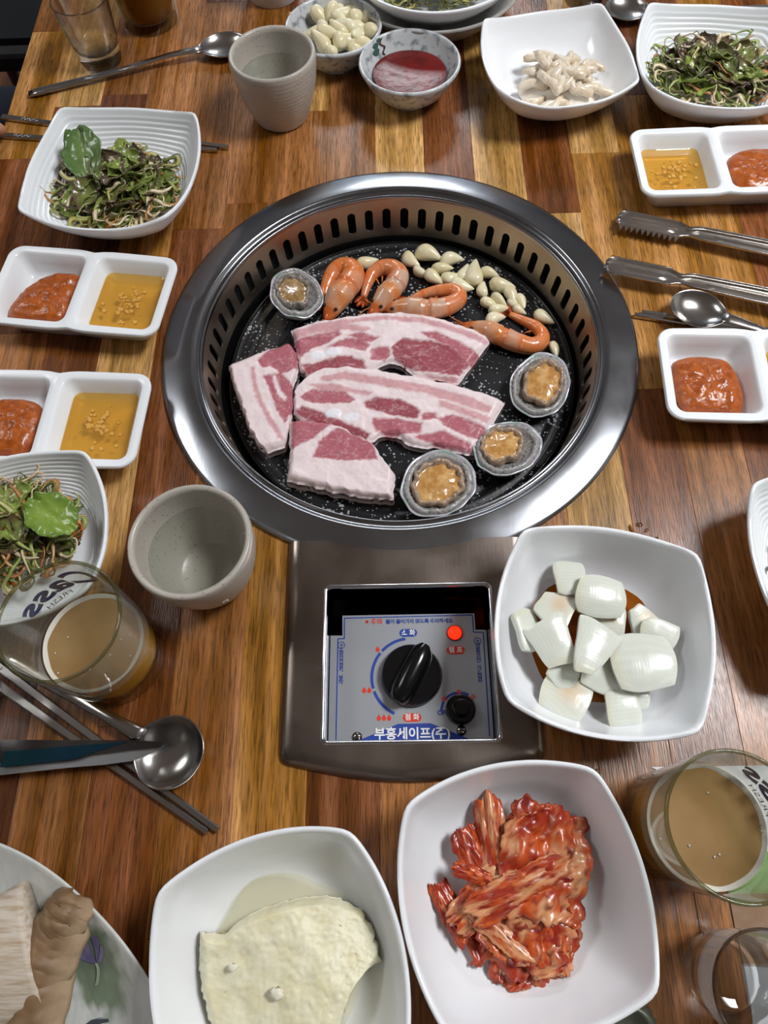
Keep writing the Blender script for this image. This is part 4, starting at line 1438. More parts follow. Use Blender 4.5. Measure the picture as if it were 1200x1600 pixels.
def pork(label, top, bot, regions, z0, th, nu=150, nv=52, seed=0, bones=()):
    T = smooth_path(top, nu)
    B = smooth_path(bot, nu)
    cx = sum(p.x for p in T + B) / (2 * nu)
    cy = sum(p.y for p in T + B) / (2 * nu)
    X = np.zeros((nu, nv)); Y = np.zeros((nu, nv)); Z = np.zeros((nu, nv))
    for i in range(nu):
        e = 0.0008 * fbm(i * 0.12, seed, 0, 1, 2)
        for j in range(nv):
            v = j / (nv - 1)
            p = T[i].lerp(B[i], v)
            jit = 0.0012 * fbm(p.x * 1, p.y * 1, seed, 140, 2)
            X[i, j], Y[i, j] = p.x + jit, p.y + 0.8 * jit + e * (2 * v - 1)
            eu = min(i, nu - 1 - i) / 5.0
            ev = min(j, nv - 1 - j) / 3.5
            ed = min(1, eu) * min(1, ev)
            Z[i, j] = z0 + th * (0.55 + 0.45 * ed ** 0.5) + 0.0012 * fbm(p.x, p.y, seed + 3, 70, 3)
    C = np.zeros((nu, nv, 3))
    C[:] = PORK['fat']
    wx = np.zeros_like(X); wy = np.zeros_like(X); gr = np.zeros_like(X); gr2 = np.zeros_like(X)
    for i in range(nu):
        for j in range(nv):
            wx[i, j] = 0.0011 * fbm(X[i, j], Y[i, j], seed + 9, 260, 2)
            wy[i, j] = 0.0011 * fbm(X[i, j], Y[i, j], seed + 19, 260, 2)
            gr[i, j] = fbm(X[i, j] * 1.0, Y[i, j] * 2.2, seed + 5, 300, 3)
            gr2[i, j] = fbm(X[i, j] * 0.6, Y[i, j] * 1.3, seed + 25, 90, 2)
    for kind, poly in regions:
        d = poly_dist(X + wx, Y + wy, poly)
        w = np.clip(d / 0.0009 * 0.5 + 0.5, 0, 1)[..., None]
        col = np.array(PORK[kind])
        cc = col * (1 + 0.10 * gr[..., None])
        mar = np.clip(1 - np.abs(gr2) / 0.05, 0, 1)[..., None] * 0.32 if kind in ('red', 'dark') else 0
        cc = cc * (1 - mar) + np.array(PORK['fat']) * mar
        C = C * (1 - w) + cc * w
        if kind in ('red', 'dark'):
            Z -= 0.0007 * w[..., 0]
    for (bx_, by_, rx, ry) in bones:
        d = 1 - np.hypot((X - bx_) / rx, (Y - by_) / ry)
        w = np.clip(d * 5 + 0.5, 0, 1)[..., None]
        C = C * (1 - w) + np.array(PORK['bone']) * w
        Z += 0.0006 * w[..., 0]
    V = [(X[i, j] - cx, Y[i, j] - cy, Z[i, j] - z0) for i in range(nu) for j in range(nv)]
    F = [(i * nv + j, i * nv + j + 1, (i + 1) * nv + j + 1, (i + 1) * nv + j) for i in range(nu - 1) for j in range(nv - 1)]
    cols = [tuple(c) for c in C.reshape(-1, 3)]
    bd = [i * nv for i in range(nu)] + [(nu - 1) * nv + j for j in range(1, nv)] + [i * nv + nv - 1 for i in range(nu - 2, -1, -1)] + [j for j in range(nv - 2, 0, -1)]
    prev = bd
    for f_, in_ in ((0.35, -0.0006), (0.0, 0.0006)):
        k = len(V)
        for b_ in bd:
            x, y, z = V[b_]
            r = math.hypot(x, y)
            V.append((x * (1 - in_ / r), y * (1 - in_ / r), th * f_ * 0.6))
            cols.append(tuple(0.9 * np.array(cols[b_])))
        n = len(bd)
        for i in range(n):
            F.append((prev[i], k + i, k + (i + 1) % n, prev[(i + 1) % n]))
        prev = list(range(k, k + n))
    o = mk('pork_belly_slice', V, [f[::-1] for f in F], m_pork, cols=np.array(cols), loc=(cx, cy, z0))
    return tag(o, label, 'pork', 'raw pork belly on the pan')
zA = -0.0395
pork('long raw pork belly strip nearest the shrimp', [(-0.0939,0.0414),(-0.0743,0.0485),(-0.0534,0.0520),(-0.0346,0.0557),(-0.0142,0.0571),(0.0051,0.0565),(0.0221,0.0538),(0.0415,0.0468),(0.0580,0.0400),(0.0715,0.0326),(0.0816,0.0255)],
     [(-0.0848,-0.0024),(-0.0769,-0.0105),(-0.0644,-0.0082),(-0.0480,-0.0061),(-0.0344,-0.0052),(-0.0207,-0.0036),(-0.0097,0.0033),(0.0029,0.0003),(0.0146,-0.0118),(0.0334,-0.0150),(0.0498,-0.0206)],
     [('pale', [(-0.0926,0.0371),(-0.0685,0.0448),(-0.0346,0.0493),(-0.0120,0.0514),(0.0219,0.0475),(0.0550,0.0352),(0.0775,0.0222),(0.0745,0.0182),(0.0519,0.0298),(0.0217,0.0419),(-0.0120,0.0465),(-0.0346,0.0444),(-0.0683,0.0385),(-0.0923,0.0302)]),
      ('pale', [(-0.0907,0.0343),(-0.0741,0.0421),(-0.0504,0.0442),(-0.0233,0.0384),(-0.0278,0.0337),(-0.0514,0.0365),(-0.0738,0.0338),(-0.0905,0.0274)]),
      ('red', [(-0.0915,0.0261),(-0.0738,0.0324),(-0.0525,0.0366),(-0.0491,0.0323),(-0.0601,0.0237),(-0.0734,0.0180),(-0.0842,0.0096),(-0.0895,0.0178)]),
      ('red', [(-0.0623,0.0190),(-0.0457,0.0281),(-0.0312,0.0276),(-0.0245,0.0206),(-0.0289,0.0133),(-0.0467,0.0185)]),
      ('red', [(-0.0457,0.0315),(-0.0312,0.0331),(-0.0155,0.0285),(-0.0234,0.0233),(-0.0345,0.0277)]),
      ('dark', [(-0.0833,0.0009),(-0.0674,0.0037),(-0.0455,0.0104),(-0.0306,0.0046),(-0.0273,-0.0034),(-0.0453,-0.0035),(-0.0606,-0.0044),(-0.0780,-0.0091)]),
      ('red', [(-0.0239,0.0165),(-0.0084,0.0180),(-0.0063,0.0086),(-0.0124,0.0034),(-0.0234,0.0037)]),
      ('dark', [(-0.0062,0.0180),(0.0028,0.0259),(0.0250,0.0245),(0.0468,0.0163),(0.0606,-0.0021),(0.0512,-0.0142),(0.0362,-0.0118),(0.0147,-0.0079),(-0.0036,0.0051)]),
      ('red', [(0.0191,0.0322),(0.0325,0.0325),(0.0515,0.0216),(0.0699,0.0076),(0.0650,-0.0015),(0.0611,-0.0027),(0.0468,0.0157),(0.0267,0.0258)]),
      ('pale', [(0.0200,-0.0101),(0.0361,-0.0138),(0.0501,-0.0155),(0.0488,-0.0206),(0.0360,-0.0177)])],
     zA, 0.0125, seed=1, bones=[(*(-0.0690,0.0103,-0.0280)[:2], 0.0068, 0.0042), (*(-0.0558,0.0133,-0.0280)[:2], 0.0072, 0.004)])
pork('long raw pork belly strip across the middle of the pan', [(-0.0891,-0.0307),(-0.0842,-0.0174),(-0.0673,-0.0022),(-0.0453,-0.0002),(-0.0262,-0.0028),(-0.0087,-0.0066),(0.0199,-0.0133),(0.0413,-0.0197),(0.0649,-0.0281),(0.0779,-0.0335),(0.0881,-0.0395)],
     [(-0.0885,-0.0458),(-0.0791,-0.0535),(-0.0604,-0.0601),(-0.0419,-0.0661),(-0.0236,-0.0744),(-0.0163,-0.0698),(-0.0027,-0.0701),(0.0101,-0.0794),(0.0281,-0.0816),(0.0459,-0.0862),(0.0590,-0.0900)],
     [('pale', [(-0.0670,-0.0121),(-0.0452,-0.0081),(-0.0278,-0.0119),(0.0196,-0.0223),(0.0617,-0.0375),(0.0759,-0.0466),(0.0734,-0.0527),(0.0611,-0.0474),(0.0194,-0.0312),(-0.0235,-0.0211),(-0.0452,-0.0160),(-0.0641,-0.0173)]),
      ('pale', [(-0.0776,-0.0195),(-0.0559,-0.0195),(-0.0343,-0.0259),(-0.0208,-0.0301),(-0.0262,-0.0325),(-0.0450,-0.0282),(-0.0666,-0.0250)]),
      ('red', [(-0.0820,-0.0322),(-0.0732,-0.0242),(-0.0450,-0.0282),(-0.0363,-0.0360),(-0.0427,-0.0396),(-0.0663,-0.0389),(-0.0792,-0.0367)]),
      ('dark', [(-0.0875,-0.0446),(-0.0812,-0.0410),(-0.0661,-0.0464),(-0.0446,-0.0581),(-0.0236,-0.0684),(-0.0278,-0.0719),(-0.0551,-0.0627),(-0.0830,-0.0503)]),
      ('dark', [(-0.0299,-0.0387),(-0.0192,-0.0340),(0.0021,-0.0371),(0.0167,-0.0475),(0.0144,-0.0560),(-0.0066,-0.0518),(-0.0278,-0.0444)]),
      ('red', [(-0.0236,-0.0538),(-0.0025,-0.0556),(0.0184,-0.0598),(0.0160,-0.0700),(-0.0069,-0.0700),(-0.0194,-0.0667)]),
      ('red', [(0.0166,-0.0512),(0.0293,-0.0503),(0.0312,-0.0565),(0.0185,-0.0574)]),
      ('red', [(0.0312,-0.0552),(0.0440,-0.0519),(0.0704,-0.0660),(0.0676,-0.0755),(0.0552,-0.0752),(0.0351,-0.0627)]),
      ('red', [(0.0097,-0.0728),(0.0349,-0.0675),(0.0589,-0.0824),(0.0565,-0.0882),(0.0281,-0.0804)]),
      ('pale', [(0.0319,-0.0379),(0.0527,-0.0460),(0.0742,-0.0564),(0.0706,-0.0624),(0.0482,-0.0508),(0.0337,-0.0454)])],
     zA, 0.0135, seed=2, bones=[(*(-0.0546,-0.0492,-0.0280)[:2], 0.0070, 0.0042), (*(-0.0403,-0.0533,-0.0280)[:2], 0.0066, 0.0042)])
pork('raw pork belly piece with thick rind at the left of the pan', [(-0.1464,0.0041),(-0.1431,-0.0099),(-0.1376,-0.0249),(-0.1315,-0.0415),(-0.1245,-0.0584),(-0.1167,-0.0732),(-0.1082,-0.0835)],
     [(-0.0960,0.0262),(-0.0883,0.0151),(-0.0859,-0.0037),(-0.0895,-0.0218),(-0.0892,-0.0408),(-0.0905,-0.0606),(-0.0939,-0.0773)],
     [('red', [(-0.1205,0.0053),(-0.1122,0.0158),(-0.0950,0.0289),(-0.0867,0.0164),(-0.0859,-0.0037),(-0.0998,-0.0098),(-0.1085,-0.0017),(-0.1167,-0.0028)]),
      ('red', [(-0.1151,-0.0107),(-0.0999,-0.0085),(-0.0884,-0.0218),(-0.0885,-0.0452),(-0.0942,-0.0592),(-0.1001,-0.0480),(-0.1075,-0.0289)]),
      ('pale', [(-0.1261,-0.0025),(-0.1223,-0.0013),(-0.1188,-0.0222),(-0.1111,-0.0415),(-0.0971,-0.0665),(-0.0936,-0.0738),(-0.0978,-0.0725),(-0.1094,-0.0539),(-0.1203,-0.0318)]),
      ('fat', [(-0.1074,-0.0109),(-0.1042,-0.0103),(-0.0990,-0.0260),(-0.0933,-0.0325),(-0.0953,-0.0369),(-0.1021,-0.0291)])],
     zA, 0.0150, nu=90, nv=70, seed=3)
pork('raw pork belly piece with thick white rind at the near side of the pan', [(-0.0907,-0.0550),(-0.0764,-0.0548),(-0.0552,-0.0591),(-0.0367,-0.0692),(-0.0215,-0.0798),(-0.0134,-0.0946),(-0.0049,-0.1063)],
     [(-0.0899,-0.1089),(-0.0744,-0.1138),(-0.0591,-0.1186),(-0.0439,-0.1229),(-0.0288,-0.1255),(-0.0162,-0.1269),(-0.0062,-0.1276)],
     [('red', [(-0.0896,-0.0569),(-0.0658,-0.0563),(-0.0525,-0.0610),(-0.0628,-0.0704),(-0.0766,-0.0802),(-0.0867,-0.0882)]),
      ('red', [(-0.0652,-0.0769),(-0.0509,-0.0646),(-0.0340,-0.0729),(-0.0215,-0.0815),(-0.0185,-0.0957),(-0.0442,-0.0956),(-0.0700,-0.0921)]),
      ('fat', [(-0.0899,-0.0857),(-0.0705,-0.0750),(-0.0551,-0.0603),(-0.0520,-0.0616),(-0.0653,-0.0763),(-0.0805,-0.0883)])],
     zA, 0.0180, nu=90, nv=60, seed=4)

# shrimps
m_shr = mat('cooked_shrimp_shell', 'ffffff', rough=0.24, vcol=True, col2='e9b98a', vscale=260, vpos=(0.55, 0.8), bump=0.18, bscale=240, sss=0.1, coat=0.3)
m_shr_dk = mat('shrimp_tail_orange', 'c4561f', rough=0.3, col2='8a3a18', vscale=150)
m_eye = mat('shrimp_eye_black', '15100d', rough=0.15)
m_feel = mat('shrimp_feeler', 'c9763c', rough=0.4)
def shrimp(label, pts, grey=0.5, rmax=0.0098, seed=0):
    base = pts[0]
    K = 84
    path = smooth_path([(x, y, 0) for x, y in pts], K)
    L = sum((path[i + 1] - path[i]).length for i in range(K - 1))
    t = thing('shrimp', label, 'shrimp', (base[0], base[1], PZ), 0, 'shrimps on the pan')
    off = Vector((base[0], base[1], 0))
    prof = lambda u: (0.0028 + (rmax - 0.0028) * min(1, (u / 0.2)) ** 0.75) if u < 0.3 else rmax * (1 - 0.70 * ((u - 0.3) / 0.7) ** 1.35)
    V, cols, rr = [], [], []
    cen = sum(path, Vector()) / K
    N = 22
    for i, p in enumerate(path):
        u = i / (K - 1)
        r = prof(u)
        seg = 0
        if u > 0.34:
            s = ((u - 0.34) / 0.66 * 6) % 1
            seg = 0.07 * (1 - s) ** 2 - 0.035 + 0.05 * s
        elif u > 0.30:
            seg = -0.07
        r *= 1 + seg
        rr.append(r)
        tn = (path[min(i + 1, K - 1)] - path[max(i - 1, 0)]).normalized()
        sd = tn.cross(Vector((0, 0, 1))).normalized()
        zc = r * 1.02
        for j in range(N):
            a = 2 * pi * j / N
            q = p + sd * (r * cos(a)) + Vector((0, 0, zc + r * sin(a) * 1.0))
            V.append(tuple(q - off))
            o_ = lin('d9793a') if u > 0.3 else lin('cf7f45')
            g_ = lin('c9a891')
            k_ = max(0, 0.5 + 0.9 * fbm(q.x, q.y, seed, 75, 2)) * grey * (1.4 if 0.1 < u < 0.45 else 0.45)
            top = max(0, sin(a))
            c_ = np.array(o_) * (1 - min(1, k_)) + np.array(g_) * min(1, k_)
            if u > 0.34 and ((u - 0.34) / 0.66 * 6) % 1 < 0.16:
                c_ = c_ * 0.62 + np.array(lin('d8581e')) * 0.38
            if u < 0.08:
                c_ = np.array(lin('c4662c'))
            cols.append(c_)
    mk('body', V, rings(path, N), m_shr, t, cols=np.array(cols))
    # rostrum
    d0 = (path[0] - path[5]).normalized()
    V, F = tube([path[3] - off + Vector((0, 0, rr[3] * 1.9)), path[0] - off + Vector((0, 0, rr[0] * 2.1)), path[0] - off + d0 * 0.008 + Vector((0, 0, rr[0] * 2.2))], [0.0016, 0.0012, 0.0002], 8)
    mk('rostrum', V, F, m_shr_dk, t)
    sd0 = d0.cross(Vector((0, 0, 1)))
    for s in (-1, 1):
        e = path[7] - off + sd0 * (s * rr[7] * 0.80) + Vector((0, 0, rr[7] * 1.75))
        mk('eye', *lathe([(0.0006, -0.0015), (0.0014, -0.001), (0.0018, 0), (0.0014, 0.001), (0.0006, 0.0015)], 14), m_eye, t, loc=e)
        ap = [path[1] - off + sd0 * (s * 0.002) + Vector((0, 0, 0.005)), path[0] - off + d0 * 0.012 + sd0 * (s * 0.004) + Vector((0, 0, 0.006)), path[0] - off + d0 * 0.02 + sd0 * (s * 0.012) + Vector((0, 0, 0.003))]
        V, F = tube(smooth_path([tuple(x) for x in ap], 14), [0.0005] * 14, 6)
        mk('feeler', V, F, m_feel, t)
    # tail fan
    dl = (path[-1] - path[-5]).normalized()
    sl = dl.cross(Vector((0, 0, 1)))
    for k, (an, ln) in enumerate(((-0.5, 0.012), (-0.18, 0.014), (0.18, 0.014), (0.5, 0.012))):
        dd = (dl * cos(an) + sl * sin(an))
        s2 = dd.cross(Vector((0, 0, 1)))
        V = []
        b0 = path[-2] - off + Vector((0, 0, 0.0026 + 0.0006 * k))
        for i in range(8):
            u = i / 7
            w = 0.0032 * sin(pi * (0.12 + 0.8 * u))
            c = b0 + dd * (ln * u) + Vector((0, 0, 0.0012 * sin(u * 2)))
            V += [c - s2 * w, c + Vector((0, 0, 0.0007)), c + s2 * w, c - Vector((0, 0, 0.0005))]
        mk('tail_fin', V, rings(range(8), 4), m_shr_dk, t)
    # little legs on the inner side of the curl
    for k in range(5):
        i = 30 + k * 8
        p = path[i]
        ins = (cen - p)
        ins.z = 0
        ins.normalize()
        q = p - off + ins * rr[i] * 0.8 + Vector((0, 0, 0.004))
        V, F = tube(smooth_path([tuple(q), tuple(q + ins * 0.004 + Vector((0, 0, 0.0005))), tuple(q + ins * 0.0075 - Vector((0, 0, 0.001)))], 8), [0.0012 * (1 - 0.6 * i_ / 7) for i_ in range(8)], 6)
        mk('swimmeret', V, F, m_feel, t)
    return t
shrimp('orange cooked shrimp beside the left abalone, head pointing down', [(-0.0643,0.0539),(-0.0532,0.0737),(-0.0430,0.0896),(-0.0396,0.1037),(-0.0480,0.1116),(-0.0579,0.1066),(-0.0641,0.0925),(-0.0666,0.0764)], 0.4, seed=1, rmax=0.0115)
shrimp('curled orange shrimp between the left shrimp and the garlic', [(-0.0245,0.0590),(-0.0141,0.0709),(-0.0041,0.0838),(0.0019,0.0970),(-0.0015,0.1069),(-0.0114,0.1111),(-0.0214,0.1061),(-0.0267,0.0950),(-0.0308,0.0803)], 0.9, seed=2, rmax=0.0100)
shrimp('orange shrimp lying along the upper pork strip with its tail curled up', [(-0.0147,0.0666),(0.0053,0.0631),(0.0223,0.0604),(0.0394,0.0612),(0.0522,0.0680),(0.0556,0.0766),(0.0484,0.0827),(0.0346,0.0832),(0.0218,0.0807),(0.0113,0.0752)], 0.8, seed=3, rmax=0.0095)
shrimp('orange shrimp at the right of the pan below the garlic', [(0.0567,0.0450),(0.0720,0.0383),(0.0881,0.0295),(0.1030,0.0215),(0.1159,0.0184),(0.1247,0.0242),(0.1251,0.0338),(0.1188,0.0430),(0.1099,0.0497),(0.1004,0.0571)], 0.5, seed=4, rmax=0.0090)

# abalones in the shell
m_shell = mat('abalone_shell', '7d8a80', rough=0.3, col2='a9b4ab', vscale=90, vdet=4, vpos=(0.35, 0.7), bump=0.8, bscale=160, coat=0.4, stretch=(1, 1, 5))
m_nacre = mat('abalone_nacre', '9fb5ad', rough=0.2, col2='c9c3ce', vscale=60, vpos=(0.4, 0.6), coat=0.6, metal=0.25)
m_mantle = mat('abalone_mantle', '9a9896', rough=0.28, col2='35322f', vscale=330, vdet=3, vpos=(0.52, 0.78), bump=0.8, bscale=420, coat=0.4)
m_foot = mat('abalone_foot', 'b78447', rough=0.16, col2='d9ae74', vscale=150, vpos=(0.4, 0.68), bump=0.5, bscale=180, coat=0.6, sss=0.1)
m_foot_e = mat('abalone_foot_edge', 'a98f78', rough=0.3, col2='57483c', vscale=300, vpos=(0.5, 0.75), bump=0.3, bscale=300, coat=0.3)
m_foot_e2 = mat('abalone_grey_edge', '8f867d', rough=0.3, col2='4c463f', vscale=260, vpos=(0.45, 0.7), bump=0.4, bscale=260, coat=0.3)
def abalone(label, c, rx, ry, rz, tilt=(0, 0), seed=0, fs=0.62, foff=(0, 0), pale=False):
    t = thing('abalone', label, 'abalone', (c[0], c[1], PZ + 0.0002), rz, 'abalones on the pan')
    t.rotation_euler = (tilt[0], tilt[1], rz)
    N = 72
    def ov(a, k=1.0):
        w = 1 + 0.10 * cos(a)            # egg shape
        return k * (1 + 0.02 * sin(3 * a + seed) + 0.012 * sin(7 * a + 2 * seed)) * w ** 0.5
    def rg(rows, name, m, wob=None, cap0=True, cap1=True, ox=0.0, oy=0.0):
        V = []
        for ri, (s, z) in enumerate(rows):
            for j in range(N):
                a = 2 * pi * j / N
                k = ov(a, s)
                dx = wob(a, s, z) if wob else (0, 0)
                V.append((rx * (k + dx[0]) * cos(a) + ox, ry * (k + dx[0]) * sin(a) + oy, z + dx[1]))
        return mk(name, V, rings(rows, N, cap0, cap1), m, t)
    sh = lambda a, s, z: (0.03 * nz(cos(a) * 3, sin(a) * 3, seed + z * 400) * s, 0.0012 * nz(cos(a) * 2, sin(a) * 2, seed) * s)
    rg([(0.25, 0.0004), (0.55, 0.0012), (0.78, 0.005), (0.92, 0.0095), (1.0, 0.0135), (1.015, 0.0145)], 'shell', m_shell, sh, True, False)
    rg([(1.015, 0.0145), (1.0, 0.0150), (0.95, 0.0142), (0.88, 0.0115), (0.7, 0.008)], 'nacre', m_nacre, sh, False, True)
    bump_ = lambda a, s, z: (0.022 * sin(a * 34 + seed) * (1 if s > 0.8 else 0.3) + 0.02 * nz(cos(a) * 4, sin(a) * 4, seed + 5), 0.0006 * sin(a * 34 + 1) + 0.0012 * nz(cos(a) * 3, sin(a) * 3, seed))
    rg([(0.93, 0.0115), (0.94, 0.0140), (0.90, 0.0162), (0.83, 0.0168), (0.77, 0.0155), (0.74, 0.0130), (0.5, 0.010)], 'mantle', m_mantle, bump_, False, True)
    fr = lambda a, s, z: ((0.022 * sin(a * 13 + seed * 2) + 0.02 * sin(a * 5 + seed) + 0.16 * nz(cos(a) * 2.5, sin(a) * 2.5, seed + 8)) * s, 0.0010 * sin(a * 11 + seed) * (1 if 0.45 < s < 0.72 else 0))
    k = fs
    rg([(k * 1.08, 0.0115), (k * 1.12, 0.0150), (k * 1.08, 0.0178), (k * 1.0, 0.0188), (k * 0.92, 0.0182), (k * 0.85, 0.0160)], 'foot_edge', m_foot_e2 if pale else m_foot_e, fr, False, False, *foff)
    ft = lambda a, s, z: ((0.022 * sin(a * 13 + seed * 2) + 0.02 * sin(a * 5 + seed) + 0.16 * nz(cos(a) * 2.5, sin(a) * 2.5, seed + 8)) * s, 0.0008 * nz(cos(a) * s * 6, sin(a) * s * 6, seed))
    rg([(k * 0.90, 0.0163), (k * 0.82, 0.0158), (k * 0.66, 0.0163), (k * 0.45, 0.0168), (k * 0.2, 0.0171)], 'foot', m_foot if not pale else mat('abalone_foot_brown', '86683c', rough=0.2, col2='a8895c', vscale=150, vpos=(0.4, 0.68), bump=0.4, bscale=180, coat=0.5), ft, False, True, *foff)
    return t
abalone('abalone at the far left of the pan with dull brown foot', (-0.0926,0.0745,-0.0270), 0.0315, 0.0235, R(98), (R(12), R(6)), 1, 0.60, (0.002, 0.0035), True)
abalone('abalone at the right of the pan below the last shrimp', (0.1168,-0.0271,-0.0270), 0.0310, 0.0240, R(68), (0, R(-4)), 2, 0.64, (0.003, -0.002))
abalone('abalone between the right abalone and the nearest abalone', (0.0848,-0.0883,-0.0270), 0.0290, 0.0250, R(42), (R(-8), R(4)), 3, 0.58, (-0.0015, 0.0045))
abalone('abalone nearest the control box, at the near edge of the pan', (0.0271,-0.1160,-0.0270), 0.0310, 0.0265, R(38), (R(4), 0), 4, 0.66, (0.0, 0.0))
mk_ = mat('snail_dark', '4a3f36', rough=0.3)

# garlic
m_gar = mat('garlic_clove', 'e9e1c2', rough=0.32, col2='dccfa4', vscale=60, vpos=(0.4, 0.7), sss=0.25, bump=0.08, bscale=120, coat=0.15)
def clove_mesh(seed):
    rnd = random.Random(seed)
    K, N = 12, 14
    V = []
    L = 0.0215
    bend = rnd.uniform(-0.003, 0.003)
    fw = rnd.uniform(0.78, 1.0)
    for i in range(K):
        u = i / (K - 1)
        r = 0.0068 * (sin(pi * u ** 0.75) ** 0.72) * (1 - 0.35 * u) + 0.0003
        x = (u - 0.45) * L
        for j in range(N):
            a = 2 * pi * j / N
            f = 1 + 0.08 * cos(3 * a + seed) * (1 - u)
            V.append((x, r * f * cos(a) + bend * sin(pi * u), r * f * fw * sin(a)))
    me = mk('garlic_clove', V, rings(range(K), N), m_gar).data
    bpy.data.objects.remove(bpy.data.objects['garlic_clove'])
    return me
CM = [clove_mesh(s) for s in range(6)]
def clove(i, x, y, z, rz, s, label, group, tilt=0.0, roll=0.0):
    o = bpy.data.objects.new('garlic_clove', CM[i % len(CM)])
    COL.objects.link(o)
    o.location = (x, y, z)
    o.rotation_euler = (roll, tilt, rz)
    o.scale = (s, s, s)
    return tag(o, label, 'garlic', group)
GP = [(0.0142,0.1215,-0.0340), (0.0285,0.1240,-0.0340), (0.0502,0.1171,-0.0340), (0.0410,0.1090,-0.0340), (0.0221,0.1073,-0.0340), (0.0336,0.1001,-0.0340), (0.0487,0.0994,-0.0330), (0.0612,0.1041,-0.0320), (0.0721,0.1007,-0.0320), (0.0840,0.1021,-0.0340), (0.0582,0.0895,-0.0340), (0.0945,0.0881,-0.0330), (0.0787,0.0836,-0.0340), (0.1011,0.0768,-0.0330), (0.1105,0.0708,-0.0340), (0.0821,0.0680,-0.0330), (0.0909,0.0713,-0.0330), (0.0894,0.0609,-0.0360), (0.0860,0.0487,-0.0340), (0.1046,0.0688,-0.0340), (0.1088,0.0617,-0.0360), (0.1290,0.0508,-0.0340), (0.1350,0.0173,-0.0340), (-0.0281,0.1199,-0.0340)]
GA = [-52, -22, 8, -4, -38, -40, 14, 65, 85, -22, -24, -14, 85, -72, -70, -30, -48, 8, 22, -60, -40, -38, -82, 10]
GS = [1.05, 1.25, 1.1, 1.0, .85, 1.0, .95, 1.0, 1.45, .9, 1.1, 1.15, .85, .95, .8, .9, .9, .9, .95, .75, .7, 1.0, .8, 1.0]
random.seed(3)
for i, (p, a, s) in enumerate(zip(GP, GA, GS)):
    if i == 21:
        lb = 'single garlic clove apart from the heap, right of the last shrimp'
    elif i == 22:
        lb = 'garlic clove tucked above the right abalone'
    elif i == 23:
        lb = 'garlic clove behind the two left shrimps'
    elif i == 8:
        lb = 'largest upright garlic clove in the middle of the heap on the pan'
    else:
        lb = 'peeled garlic clove in the loose heap at the far right of the pan'
    clove(i, p[0], p[1], PZ + 0.0058 * s, R(a), s, lb, 'garlic cloves on the pan', random.uniform(-.12, .12), random.uniform(0, 6))
GB = [(480,70),(540,60),(610,45),(560,15),(495,125),(570,105),(630,90),(690,65),(655,110),(710,130),(455,155),(510,165),(560,185),(575,150),(615,180),(655,160),(680,195),(640,215),(485,200),(525,230),(610,145),(660,50),(685,140),(520,20),(640,10)]
GBP = [(-0.0710,0.3823),(-0.0583,0.3846),(-0.0436,0.3889),(-0.0540,0.3999),(-0.0674,0.3629),(-0.0516,0.3690),(-0.0389,0.3734),(-0.0262,0.3808),(-0.0338,0.3660),(-0.0218,0.3594),(-0.0753,0.3534),(-0.0639,0.3498),(-0.0531,0.3423),(-0.0501,0.3540),(-0.0418,0.3437),(-0.0337,0.3501),(-0.0280,0.3381),(-0.0367,0.3318),(-0.0686,0.3393),(-0.0603,0.3292),(-0.0432,0.3556),(-0.0326,0.3862),(-0.0274,0.3557),(-0.0631,0.3983),(-0.0372,0.4010)]
gbc = (-0.0570, 0.3585)
for i, p in enumerate(GBP):
    d = math.hypot(p[0] - gbc[0], p[1] - gbc[1])
    if d > 0.036:
        f = 0.036 / d
        p = (gbc[0] + (p[0] - gbc[0]) * f, gbc[1] + (p[1] - gbc[1]) * f)
        d = 0.036
    clove(i, p[0], p[1], 0.0255 + 0.010 * (1 - d / 0.036) + random.uniform(-.002, .003), random.uniform(0, 6.28), random.uniform(1.0, 1.35), 'raw peeled garlic clove piled in the marbled bowl', 'garlic cloves in the bowl', random.uniform(-.6, .6), random.uniform(0, 6))
clove(1, gbc[0], gbc[1], 0.0165, 1.0, 1.3, 'raw peeled garlic clove piled in the marbled bowl', 'garlic cloves in the bowl')

# ------------------------------------------------------------------ sauces in the dishes
m_ssam = mat('soybean_chilli_paste', 'b25a1a', rough=0.32, col2='964511', vscale=160, vdet=4, vpos=(0.4, 0.65), bump=0.8, bscale=260, coat=0.25, bdet=4)
m_oil = clear_mat('garlic_oil', 'efc875', rough=0.02, ior=1.45, haze=0.24, haze_col='d9ad52')
m_bits = mat('minced_garlic_bits', 'd3a24a', rough=0.65)
def blob(name, label, cat, dish, pts, z0, hgt, m, seed=0, group=None, level=False):
    """thick sauce: outline in dish coordinates, domed and lumpy"""
    loc, rz, _ = dish
    c = Vector((sum(p[0] for p in pts) / len(pts), sum(p[1] for p in pts) / len(pts)))
    path = smooth_path([(*p, 0) for p in pts] + [(*pts[0], 0)], 73)[:-1]
    N, K = 72, 20
    V = []
    for i in range(K + 1):
        u = 1 - i / K
        for j in range(N):
            x, y = c.x + (path[j].x - c.x) * u, c.y + (path[j].y - c.y) * u
            z = z0 + hgt * (1 - u ** 4) ** 0.7 + (0.0016 * fbm(x, y, seed, 150, 4) * min(1, (1 - u) * 5) if i else 0)
            V.append((x, y, z))
    F = rings(range(K), N, False, False)
    F = rings(range(K + 1), N, False, False)
    Vb = [(c.x + (p.x - c.x) * 0.98, c.y + (p.y - c.y) * 0.98, z0 - 0.004) for p in path]
    k = len(V)
    V += Vb
    F += [(k + j, k + (j + 1) % N, (j + 1) % N, j) for j in range(N)]
    o = mk(name, V, F, m, loc=loc, rot=rz)
    return tag(o, label, cat, group)
def well_rect(sgn, hx=0.0262, hy=0.0296, r=0.005):
    return [(sgn * 0.0358 + x, y) for x, y in rrect(-hx, hx, -hy, hy, r, 4)]
